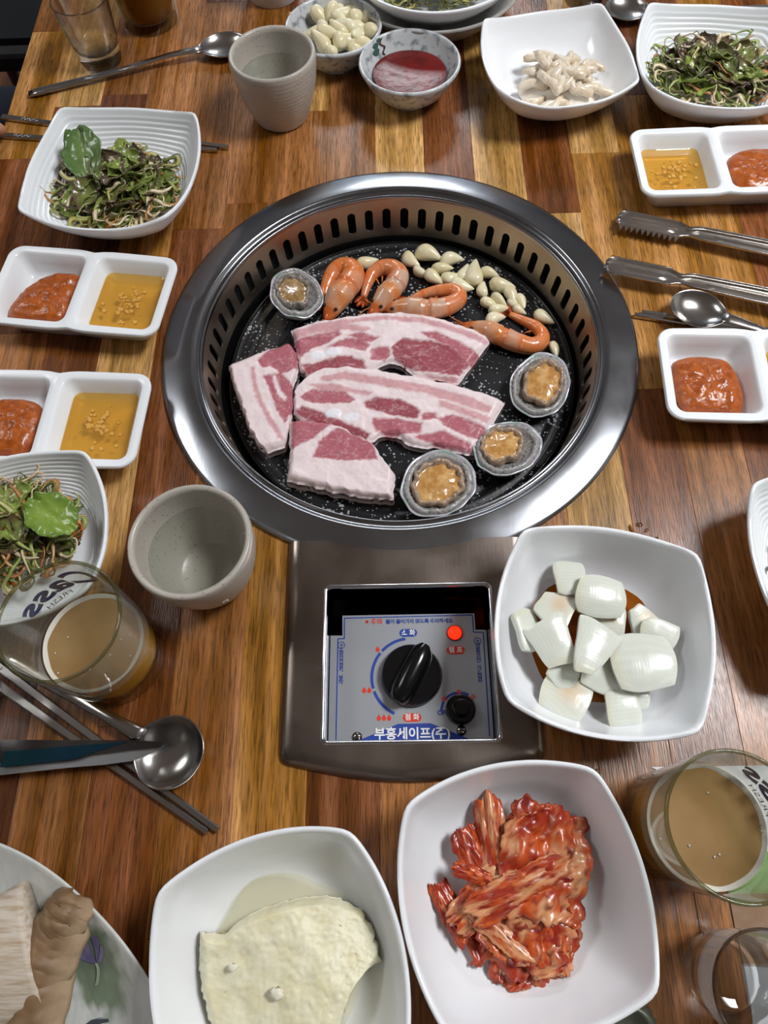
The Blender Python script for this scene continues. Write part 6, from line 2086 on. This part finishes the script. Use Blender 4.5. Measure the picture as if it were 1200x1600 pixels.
def leafset(seed, n, rx, ry):
    rnd = random.Random(seed)
    out = []
    for k in range(n):
        a, q = rnd.uniform(0, 2 * pi), math.sqrt(rnd.random())
        base, ec = rnd.choice([('7f8c44', '606e32'), ('6a763a', '4c392c'), ('909c4c', '707e38'), ('5c4a38', '44302c'), ('7c8446', '5c4034'), ('9cac54', '7c8e3c'), ('6a5a3c', '4a3830')])
        out.append((rx * q * cos(a) * 0.85, ry * q * sin(a) * 0.85, rnd.uniform(.018, .030), rnd.uniform(.024, .037), rnd.uniform(0, 360), 0.004 + 0.018 * (1 - q * q) + rnd.uniform(0, .005), base, ec, (rnd.uniform(-.5, .5), rnd.uniform(-.5, .5))))
    return out
c = (-0.2458,0.1593,0.0250)
big = ((-0.2708,0.1782,0.0340)[0] - c[0], (-0.2708,0.1782,0.0340)[1] - c[1])
salad('on the far left plate', c, 0.054, 0.047, R(-6), 0.014, 31, 0, 230, leafset(1, 40, .053, .045) + [(big[0], big[1], .034, .052, 14, .030, '5f7a41', '4d6a38', (.25, -.15))], GREENS, pc_=(-0.242, 0.160, 0.0042))
c = (-0.2701,-0.1734,0.0250)
salad('on the plate behind the left beer glass', (-0.2760, -0.1700), 0.046, 0.040, 0, 0.012, 33, 0, 220, leafset(2, 24, .044, .038) + [((-0.2377,-0.1664,0.0350)[0] + .276, (-0.2377,-0.1664,0.0350)[1] + .170, .030, .040, 60, .028, '7f9a3c', '5f7d2c', (.2, .1))], GREENS + ONIONY, pc_=(-0.2635, -0.1775, 0, 0.034, 0.0635, 0.037))
c = (0.3092,0.3024,0.0250)
salad('on the top right plate', (0.303, 0.288), 0.054, 0.048, R(-5), 0.012, 35, 0, 260, leafset(3, 34, .054, .047), ['9aa858', 'a9b468', '7d8f42', '8d9f4c', 'd6c294', 'e0cfae', '6a7a3a', 'c08450', 'd9c79c'], hgt=0.024, pc_=(0.300, 0.286, 0))
salad('on the stacked plate at the far end', (0.045, 0.433), 0.058, 0.052, 0, 0.026, 37, 0, 220, leafset(4, 14, .05, .045), ['5d6a2e', '8d8f4c', '6a6230', 'a9a060', '4c4a28'], hgt=0.016, pc_=(0.045, 0.433, 0.017, 0.034, 0.088, 0.05))
salad('on the plate at the right edge', (0.300, -0.213), 0.048, 0.050, 0, 0.012, 39, 0, 80, leafset(5, 8, .045, .045) + [(-.064, -.018, .006, .030, -15, .018, 'a8ad5a', '8f9a48', (0, .5))], GREENS, pc_=(0.296, -0.213, 0))

# ------------------------------------------------------------------ oval plate with a king oyster mushroom
pc = (-0.2600, -0.5080)
prx, pry, prz = 0.1520, 0.1340, R(-38)
def plate_mat():
    m, nt, b = base_mat('painted_plate_glaze')
    a = nt.n('ShaderNodeVertexColor', _layer_name='Col')
    tc = nt.n('ShaderNodeTexCoord')
    nzn = nt.n('ShaderNodeTexNoise', Scale=120, Detail=4)
    mp = nt.n('ShaderNodeMapping')
    mp.inputs['Scale'].default_value = (2.5, 0.6, 1)
    mp.inputs['Rotation'].default_value = (0, 0, 0.9)
    nt.l(tc.outputs['Object'], mp.inputs['Vector'])
    nt.l(mp.outputs[0], nzn.inputs['Vector'])
    hs = nt.n('ShaderNodeHueSaturation')
    mr = nt.n('ShaderNodeMapRange')
    mr.inputs['From Min'].default_value, mr.inputs['From Max'].default_value = 0.3, 0.7
    mr.inputs['To Min'].default_value, mr.inputs['To Max'].default_value = 0.93, 1.05
    nt.l(nzn.outputs['Fac'], mr.inputs['Value'])
    nt.l(mr.outputs[0], hs.inputs['Value'])
    nt.l(a.outputs['Color'], hs.inputs['Color'])
    nt.l(hs.outputs[0], b.inputs['Base Color'])
    b.inputs['Roughness'].default_value = 0.22
    b.inputs['Coat Weight'].default_value = 0.2
    return m
t = thing('oval_plate', 'large pale plate with painted purple flower in the bottom left corner', 'plate', (pc[0], pc[1], 0), 0)
# outline through the visible rim, closed as a big rounded oval
def plate_z(s):
    return 0.008 + 0.020 * max(0, (s - 0.72) / 0.28) ** 1.6
gspots = [(-0.1808,-0.4283,0.0120), (-0.1676,-0.4190,0.0120), (-0.1699,-0.4404,0.0120), (-0.1819,-0.4434,0.0120)]
V, cols, rws = [], [], []
N = 150
ra = [0.02] + list(np.linspace(0.06, 1.0, 70))
def pr_(a):
    return (1 / ((abs(cos(a)) / prx) ** 2.2 + (abs(sin(a)) / pry) ** 2.2)) ** (1 / 2.2)
for s in ra:
    rws.append(1)
    for j in range(N):
        a = 2 * pi * j / N
        r = s * pr_(a)
        x, y = r * cos(a + prz), r * sin(a + prz)
        V.append((x, y, plate_z(s)))
        wx_, wy_ = x + pc[0], y + pc[1]
        c_ = np.array(lin('d6d8d4'))
        gpt = (-0.1744,-0.4322,0.0100)
        du, dv = wx_ - gpt[0], wy_ - gpt[1]
        ca, sa_ = cos(-0.55), sin(-0.55)
        e1, e2 = (du * ca - dv * sa_) / 0.019, (du * sa_ + dv * ca) / 0.030
        g = max(0, 1 - math.hypot(e1, e2) + 0.28 * fbm(wx_, wy_, 1, 160, 3))
        g = min(1, g * 3.0)
        gc = np.array(lin('63785a')) * (1 + 0.25 * fbm(wx_, wy_ * 0.6, 4, 420, 3)) * (1.15 if dv < 0 else 0.85)
        cols.append(c_ * (1 - 0.85 * g) + gc * 0.85 * g)
for s, z in ((1.008, 0.0284), (1.012, 0.0276), (1.008, 0.0265), (0.95, 0.020), (0.8, 0.0085), (0.68, 0.003), (0.66, 0.0), (0.63, 0.0)):
    rws.append(1)
    for j in range(N):
        a = 2 * pi * j / N
        r = s * pr_(a)
        V.append((r * cos(a + prz), r * sin(a + prz), z))
        cols.append(np.array(lin('d6d8d4')))
mk('plate_body', V, rings(rws, N), plate_mat(), t, cols=np.array(cols))
# painted flower: petals, stem (thin glaze marks on the plate)
def on_plate(p, dz_=0.0006):
    x, y = p[0] - pc[0], p[1] - pc[1]
    a = math.atan2(y, x) - prz
    s = math.hypot(x, y) / pr_(a)
    return (x, y, plate_z(s) + dz_)
m_pet = mat('painted_purple_petal', '8b82a8', rough=0.25, col2='746b96', vscale=200, stretch=(1, 0.3, 1))
m_pst = mat('painted_pale_stem', '9aa694', rough=0.25)
for pl_ in ([(-0.1757,-0.4291),(-0.1778,-0.4254),(-0.1813,-0.4241),(-0.1855,-0.4228),(-0.1876,-0.4253),(-0.1858,-0.4278),(-0.1819,-0.4290),(-0.1782,-0.4297)], [(-0.1757,-0.4291),(-0.1782,-0.4247),(-0.1810,-0.4191),(-0.1851,-0.4159),(-0.1872,-0.4191),(-0.1858,-0.4228),(-0.1810,-0.4260)], [(-0.1754,-0.4291),(-0.1768,-0.4223),(-0.1788,-0.4166),(-0.1768,-0.4154),(-0.1735,-0.4173),(-0.1738,-0.4229)], [(-0.1750,-0.4291),(-0.1733,-0.4235),(-0.1725,-0.4192),(-0.1707,-0.4217),(-0.1708,-0.4254),(-0.1732,-0.4291)]):
    q = [on_plate(p) for p in pl_]
    mk('painted_petal', q, [tuple(range(len(q)))], m_pet, t, smooth=False)
sp = [on_plate(p) for p in [(-0.1757,-0.4294),(-0.1745,-0.4322),(-0.1744,-0.4352),(-0.1747,-0.4382),(-0.1757,-0.4406)]]
V = []
for x, y, z in sp:
    V += [(x - 0.0008, y, z), (x + 0.0008, y, z)]
mk('painted_stem', V, [(2 * i, 2 * i + 1, 2 * i + 3, 2 * i + 2) for i in range(4)], m_pst, t, smooth=False)
lf = [on_plate(p) for p in [(-0.1805,-0.4595),(-0.1767,-0.4569),(-0.1716,-0.4557),(-0.1670,-0.4561),(-0.1661,-0.4575),(-0.1701,-0.4584),(-0.1745,-0.4595),(-0.1777,-0.4618)]]
mk('painted_leaf', lf, [tuple(range(len(lf)))], mat('painted_dark_leaf', '4a4f55', rough=0.25), t, smooth=False)
# the mushroom: split stem with fine fibres and a rolled brown cap
ms = thing('king_oyster_mushroom', 'king oyster mushroom with brown cap lying on the painted plate', 'mushroom', (*(-0.2104,-0.4250,0.0120)[:2], 0.010))
mo = (-0.2104,-0.4250,0.0120)
m_stem = mat('mushroom_stem', 'd3c6b6', rough=0.55, col2='b39c80', vscale=30, vdet=5, vpos=(0.42, 0.7), stretch=(2, 14, 6), bump=0.4, bscale=60)
m_cap = mat('mushroom_cap', '8f7152', rough=0.5, col2='6e5238', vscale=45, vdet=4, vpos=(0.4, 0.68), bump=0.25, bscale=110)
m_gill = mat('mushroom_cap_rim', 'b79f82', rough=0.55, col2='9a805f', vscale=60, bump=0.2, bscale=140)
ctr = lambda q: Vector((q[0] - mo[0], q[1] - mo[1], 0))
# stem: flattened tapering body from the lower left to the cap
pa = [ctr(p) + Vector((0, 0, z)) for p, z in (((-0.2663,-0.4445,0.0200), .0165), ((-0.2471,-0.4358,0.0200), .0165), ((-0.2277,-0.4269,0.0200), .0165), ((-0.2177,-0.4233,0.0200), .0165), ((-0.2057,-0.4185,0.0200), .0155))]
ppp = smooth_path([tuple(p) for p in pa], 24)
V, F = tube(ppp, [0.030 + 0.004 * (i / 23) ** 2 for i in range(24)], 40, flat=0.46, shape=lambda a, t_: 1 + 0.04 * nz(cos(a) * 3, sin(a) * 3, t_ * 2) + 0.012 * sin(a * 22 + 3 * nz(cos(a), t_ * 2, 1)))
mk('stem', V, F, m_stem, ms)
# cap: overlapping curved lobes running across the stem end, paler towards the free edge
m_capv = mat('mushroom_cap', 'ffffff', rough=0.5, vcol=True, col2='6b4f36', vscale=70, vdet=4, vpos=(0.5, 0.8), bump=0.25, bscale=120)
def lobe(p0, p1, w, z, seed, arch, side=0.0):
    a_, b_ = ctr(p0), ctr(p1)
    d_ = b_ - a_
    mid_ = (a_ + b_) / 2
    br, tn = np.array(lin('8d6f50')), np.array(lin('b59b7d'))
    fn_ = lambda u, v: -arch * abs(u) ** 2.2 - 0.004 * abs(v) ** 4 + 0.0016 * fbm(u, v * 2, seed, 1.3, 3)
    def cf_(u, v):
        k_ = min(1, max(0, (u - 0.35) * 2.2 + 0.35 * nz(v * 3, u, seed)))
        e_ = min(1, max(0, 0.35 + 0.8 * fbm(u, v * 1.6, seed + 2, 1.7, 3)))
        return (br * (0.8 + 0.35 * e_)) * (1 - k_) + tn * k_
    ed_ = lambda u, v: (1 + 0.12 * nz(v * 2.2, seed, 1) - 0.55 * abs(v) ** 5, 1 + 0.05 * nz(u * 2, seed, 4) - 0.06 * abs(u) ** 2)
    o = sheet('cap_lobe', (mid_.x, mid_.y), w, d_.length, math.atan2(d_.y, d_.x) - pi / 2, z, fn_, cf_, m_capv, th=0.0045, nu=24, nv=40, edge=ed_, tilt=(0, 0))
    o.parent = ms
    return o
lobe((-0.2049,-0.4698,0.0200), (-0.1985,-0.4204,0.0200), 0.031, 0.0235, 2.2, 0.013)
lobe((-0.2033,-0.4390,0.0200), (-0.1916,-0.4039,0.0200), 0.030, 0.0265, 5.1, 0.013)
lobe((-0.1958,-0.4136,0.0200), (-0.1857,-0.3953,0.0200), 0.024, 0.0285, 8.4, 0.011)
# ------------------------------------------------------------------ small things at the lower right
m_pouch = mat('white_wrapper_film', 'd4d7da', rough=0.35, bump=0.25, bscale=70)
m_pouch_g = mat('green_wrapper_print', '86b56a', rough=0.4, bump=0.25, bscale=70)
t = thing('paper_sachet', 'white and green wrapper with zigzag edge under the right beer glass', 'wrapper', (0, 0, 0))
xa, xb = (0.1529,-0.3316,0.0020)[0], 0.285
ya, yb = (0.1600,-0.3290,0.0020)[1], -0.480
def wrap_sheet(name, x0, x1, y0, y1, m, zig=False, z=0.0008):
    nx_, ny_ = 40, 30
    V = []
    for i in range(nx_):
        for j in range(ny_):
            u, v = i / (nx_ - 1), j / (ny_ - 1)
            x, y = x0 + (x1 - x0) * u, y0 + (y1 - y0) * v
            if zig and i == 0:
                x += 0.0016 * (1 if j % 2 else -1)
            V.append((x, y, z + 0.0006 * abs(fbm(x, y, 1, 60, 2))))
    F = [(i * ny_ + j, i * ny_ + j + 1, (i + 1) * ny_ + j + 1, (i + 1) * ny_ + j) for i in range(nx_ - 1) for j in range(ny_ - 1)]
    return mk(name, V, F, m, t)
wrap_sheet('wrapper_film', xa, xb, ya, ya - 0.048, m_pouch, True)
wrap_sheet('printed_band', xa + 0.032, xb, ya - 0.048, ya - 0.070, m_pouch_g)
wrap_sheet('wrapper_film', xa + 0.032, xb, ya - 0.105, ya - 0.150, m_pouch)
wrap_sheet('wrapper_film', xa + 0.032, xb, ya - 0.070, ya - 0.105, mat('brown_wrapper_print', '8a6a4c', rough=0.4))
# crown cap at the bottom edge
t = thing('bottle_cap', 'grey-green crimped bottle cap at the bottom edge beside the kimchi bowl', 'bottle cap', (*(0.1177,-0.4646,0.0030)[:2], 0.0))
fn = lambda a, r, z: 1 + (0.045 * cos(21 * a) * max(0, (0.0045 - z) / 0.0045) if r > 0.0125 else 0)
V, F = lathe([(0.0160, 0.0), (0.0156, 0.0012), (0.0148, 0.003), (0.0136, 0.0046), (0.0126, 0.0056), (0.0115, 0.0060), (0.0095, 0.0060), (0.0092, 0.0056), (0.004, 0.0056)], 168, False, True, fn)
mk('cap_shell', V, F, mat('grey_green_cap', '6f7668', rough=0.4, metal=0.5), t, sharp=60)
# spilled drops and a stray sprout on the table
m_drop = clear_mat('water_drop', 'f0e6da', rough=0.01, ior=1.34)
m_sprout = mat('stray_brown_shred', '8a4f25', rough=0.3, coat=0.3)
V, F = tube(smooth_path([(*q[:2], 0.0012) for q in ((0.1627,-0.1653,0.0010), (0.1635,-0.1693,0.0010), (0.1657,-0.1723,0.0010), (0.1690,-0.1743,0.0010))], 14), [0.0003 + 0.0009 * sin(pi * (i + 1) / 15) for i in range(14)], 8)
tag(mk('stray_shred', V, F, m_sprout), 'brown vegetable shred lying on the table above the onion bowl', 'shred')
for i, (q, s) in enumerate((((0.1696,-0.1650,0.0010), .0018), ((0.1739,-0.1695,0.0010), .0014), ((0.1799,-0.1770,0.0010), .0018), ((0.1778,-0.1784,0.0010), .001))):
    V, F = lathe([(1, 0), (0.85, 0.25), (0.5, 0.42), (0.15, 0.48)], 14, True, True)
    V = [(x * s * 1.5, y * s, z * s) for x, y, z in V]
    tag(mk('liquid_drop', V, F, m_drop, loc=(q[0], q[1], 0.0001), rot=0.6 * i), 'small clear drop spilled on the table above the onion bowl', 'drop', 'spilled drops')

# ------------------------------------------------------------------ the neighbour at the left and the black chair
m_skin = mat('skin', 'b98468', rough=0.45, col2='a8735a', vscale=60, sss=0.15)
m_jean = mat('navy_denim', '141c2e', rough=0.8, bump=0.3, bscale=700)
m_top = mat('black_knit', '0e0e10', rough=0.9, bump=0.3, bscale=500)
m_hair = mat('black_hair', '0c0a09', rough=0.5)
def skinned(name, verts, edges, radii, m, parent, sub=2, root=0):
    me = bpy.data.meshes.new(name)
    me.from_pydata(verts, edges, [])
    o = bpy.data.objects.new(name, me)
    COL.objects.link(o)
    o.parent = parent
    me.materials.append(m)
    sk = o.modifiers.new('skin', 'SKIN')
    sk.use_smooth_shade = True
    for i, r in enumerate(radii):
        d = me.skin_vertices[0].data[i]
        d.radius = (r, r) if not isinstance(r, tuple) else r
        d.use_root = (i == root)
    ss = o.modifiers.new('sub', 'SUBSURF')
    ss.levels = ss.render_levels = sub
    dg = bpy.context.evaluated_depsgraph_get()
    me2 = bpy.data.meshes.new_from_object(o.evaluated_get(dg))
    o.modifiers.clear()
    o.data = me2
    me2.polygons.foreach_set('use_smooth', [True] * len(me2.polygons))
    return o
bx_, by_ = -0.84, 0.46
per = thing('person', 'person in dark clothes at the left edge, a fingertip resting on the chopstick', 'person', (bx_, by_, FLOOR))
FZ_ = -FLOOR
ft_ = (-0.3750,0.2513,0.0120)      # fingertip
fl_ = Vector((ft_[0] - bx_, ft_[1] - by_, FZ_ + 0.010))
wr = fl_ + Vector((-0.165, 0.05, 0.035))
kn = fl_ + Vector((-0.085, 0.028, 0.030))
verts = [(0, 0, .50), (0, 0, .68), (.02, 0, .86), (.03, 0, .98), (.05, 0, 1.07), (.08, 0, 1.14), (.09, 0, 1.24),
         (.03, -.17, .93), (.10, -.26, .74), tuple(wr), tuple(kn),
         (.03, .17, .93), (.10, .26, .70), (.22, .16, .60), (.28, .12, .585),
         (.06, -.09, .49), (.42, -.11, .50), (.42, -.11, .09), (.52, -.11, .05),
         (.06, .09, .49), (.42, .12, .50), (.42, .12, .09), (.52, .12, .05)]
edges = [(0, 1), (1, 2), (2, 3), (3, 4), (4, 5), (5, 6), (3, 7), (7, 8), (8, 9), (9, 10), (3, 11), (11, 12), (12, 13), (13, 14), (0, 15), (15, 16), (16, 17), (17, 18), (0, 19), (19, 20), (20, 21), (21, 22)]
rad = [.13, .12, .13, .10, .05, .085, .075, .055, .042, .026, (.030, .016), .055, .042, .026, (.034, .016), .078, .058, .038, .034, .078, .058, .038, .034]
body = skinned('body', verts, edges, rad, m_skin, per)
# fingers of the hand on the table
def finger(a, b, tip, r):
    skinned('finger', [tuple(a), tuple((Vector(a) + Vector(b)) / 2), tuple(b), tuple((Vector(b) + Vector(tip)) / 2), tuple(tip)], [(0, 1), (1, 2), (2, 3), (3, 4)], [r * 1.1, r * 1.05, r, r * 0.95, r * 0.8], m_skin, per)
pal = kn
for k, (dy, ln, dr) in enumerate(((-.020, .082, .0), (-.006, .088, .006), (.010, .084, .014), (.024, .066, .024))):
    a = pal + Vector((.005, dy, 0))
    if k == 0:
        tip = fl_ + Vector((0.004, 0, 0))
    else:
        tip = pal + Vector((ln * 0.62, dy * 1.2 + dr * 0.5, -0.024))
    b = (a + tip) / 2 + Vector((0.0, 0, 0.012))
    finger(a, b, tip, 0.0078)
finger(pal + Vector((-.045, -.028, -.004)), pal + Vector((-.01, -.050, -.008)), pal + Vector((.028, -.046, -.016)), 0.0092)
# clothes
tv = [(0, 0, .48), (0, 0, .68), (.02, 0, .86), (.03, 0, 1.0), (.03, -.17, .93), (.10, -.26, .74), tuple(wr * 0.9 + Vector((.10, -.26, .74)) * 0.1), (.03, .17, .93), (.10, .26, .70), (.20, .175, .615)]
skinned('sweater', tv, [(0, 1), (1, 2), (2, 3), (3, 4), (4, 5), (5, 6), (3, 7), (7, 8), (8, 9)], [.145, .135, .145, .085, .068, .054, .040, .068, .054, .040], m_top, per)
jv = [(0, 0, .52), (.06, -.09, .49), (.42, -.11, .50), (.42, -.11, .12), (.06, .09, .49), (.42, .12, .50), (.42, .12, .12)]
skinned('trousers', jv, [(0, 1), (1, 2), (2, 3), (0, 4), (4, 5), (5, 6)], [.14, .090, .068, .052, .090, .068, .052], m_jean, per)
hv, hf = lathe([(0.02, 0.13), (0.07, 0.115), (0.097, 0.07), (0.105, 0.01), (0.10, -0.05), (0.085, -0.09)], 28, True, False)
mk('hair', hv, hf, m_hair, per, loc=(0.065, 0, 1.215))
m_face = m_skin
for s in (-1, 1):
    mk('eye', *lathe([(0.003, -0.006), (0.007, -0.003), (0.007, 0.003), (0.003, 0.006)], 12), MT['black_plastic'], per, loc=(0.168, 0.032 * s, 1.19))
V, F = tube([Vector((.165, 0, 1.20)), Vector((.182, 0, 1.175)), Vector((.188, 0, 1.163))], [.008, .012, .012], 10)
mk('nose', V, F, m_skin, per)
m_lips = mat('lips', '9a5a4c', rough=0.5)
V, F = tube([Vector((.162, -.022, 1.135)), Vector((.172, 0, 1.133)), Vector((.162, .022, 1.135))], [.003, .006, .003], 10)
mk('mouth', V, F, m_lips, per)
# the person's stool and a black chair farther along the bench side
m_blackv = mat('black_vinyl', '0d0d0f', rough=0.35, bump=0.15, bscale=120)
def chair(label, x, y, rz, back=True):
    t = thing('dining_chair', label, 'chair', (x, y, FLOOR), rz, 'black dining chairs')
    bm = bmesh.new()
    bmesh.ops.create_cube(bm, size=1)
    for v in bm.verts:
        v.co = Vector((v.co.x * 0.42, v.co.y * 0.42, v.co.z * 0.06 + (0.39 if back else 0.335)))
    bmesh.ops.bevel(bm, geom=bm.edges[:], offset=0.022, segments=3, affect='EDGES')
    from_bm('seat', bm, m_blackv, t)
    for sx in (-1, 1):
        for sy in (-1, 1):
            V, F = tube([Vector((.17 * sx, .17 * sy, .37 if back else .32)), Vector((.19 * sx, .19 * sy, 0))], 0.013, 12)
            mk('leg', V, F, m_blackv, t)
    if back:
        bm = bmesh.new()
        bmesh.ops.create_cube(bm, size=1)
        for v in bm.verts:
            v.co = Vector((v.co.x * 0.04 - 0.21, v.co.y * 0.40, v.co.z * 0.40 + 0.66))
        bmesh.ops.bevel(bm, geom=bm.edges[:], offset=0.015, segments=3, affect='EDGES')
        from_bm('backrest', bm, m_blackv, t)
        for sy in (-1, 1):
            V, F = tube([Vector((-.20, .16 * sy, .38)), Vector((-.212, .16 * sy, .50))], 0.011, 10)
            mk('back_post', V, F, m_blackv, t)
    return t
chair('black padded stool under the seated person', bx_ - 0.03, by_, 0, False)
chair('black padded chair showing past the far left corner of the table', -0.72, 1.12, 0)
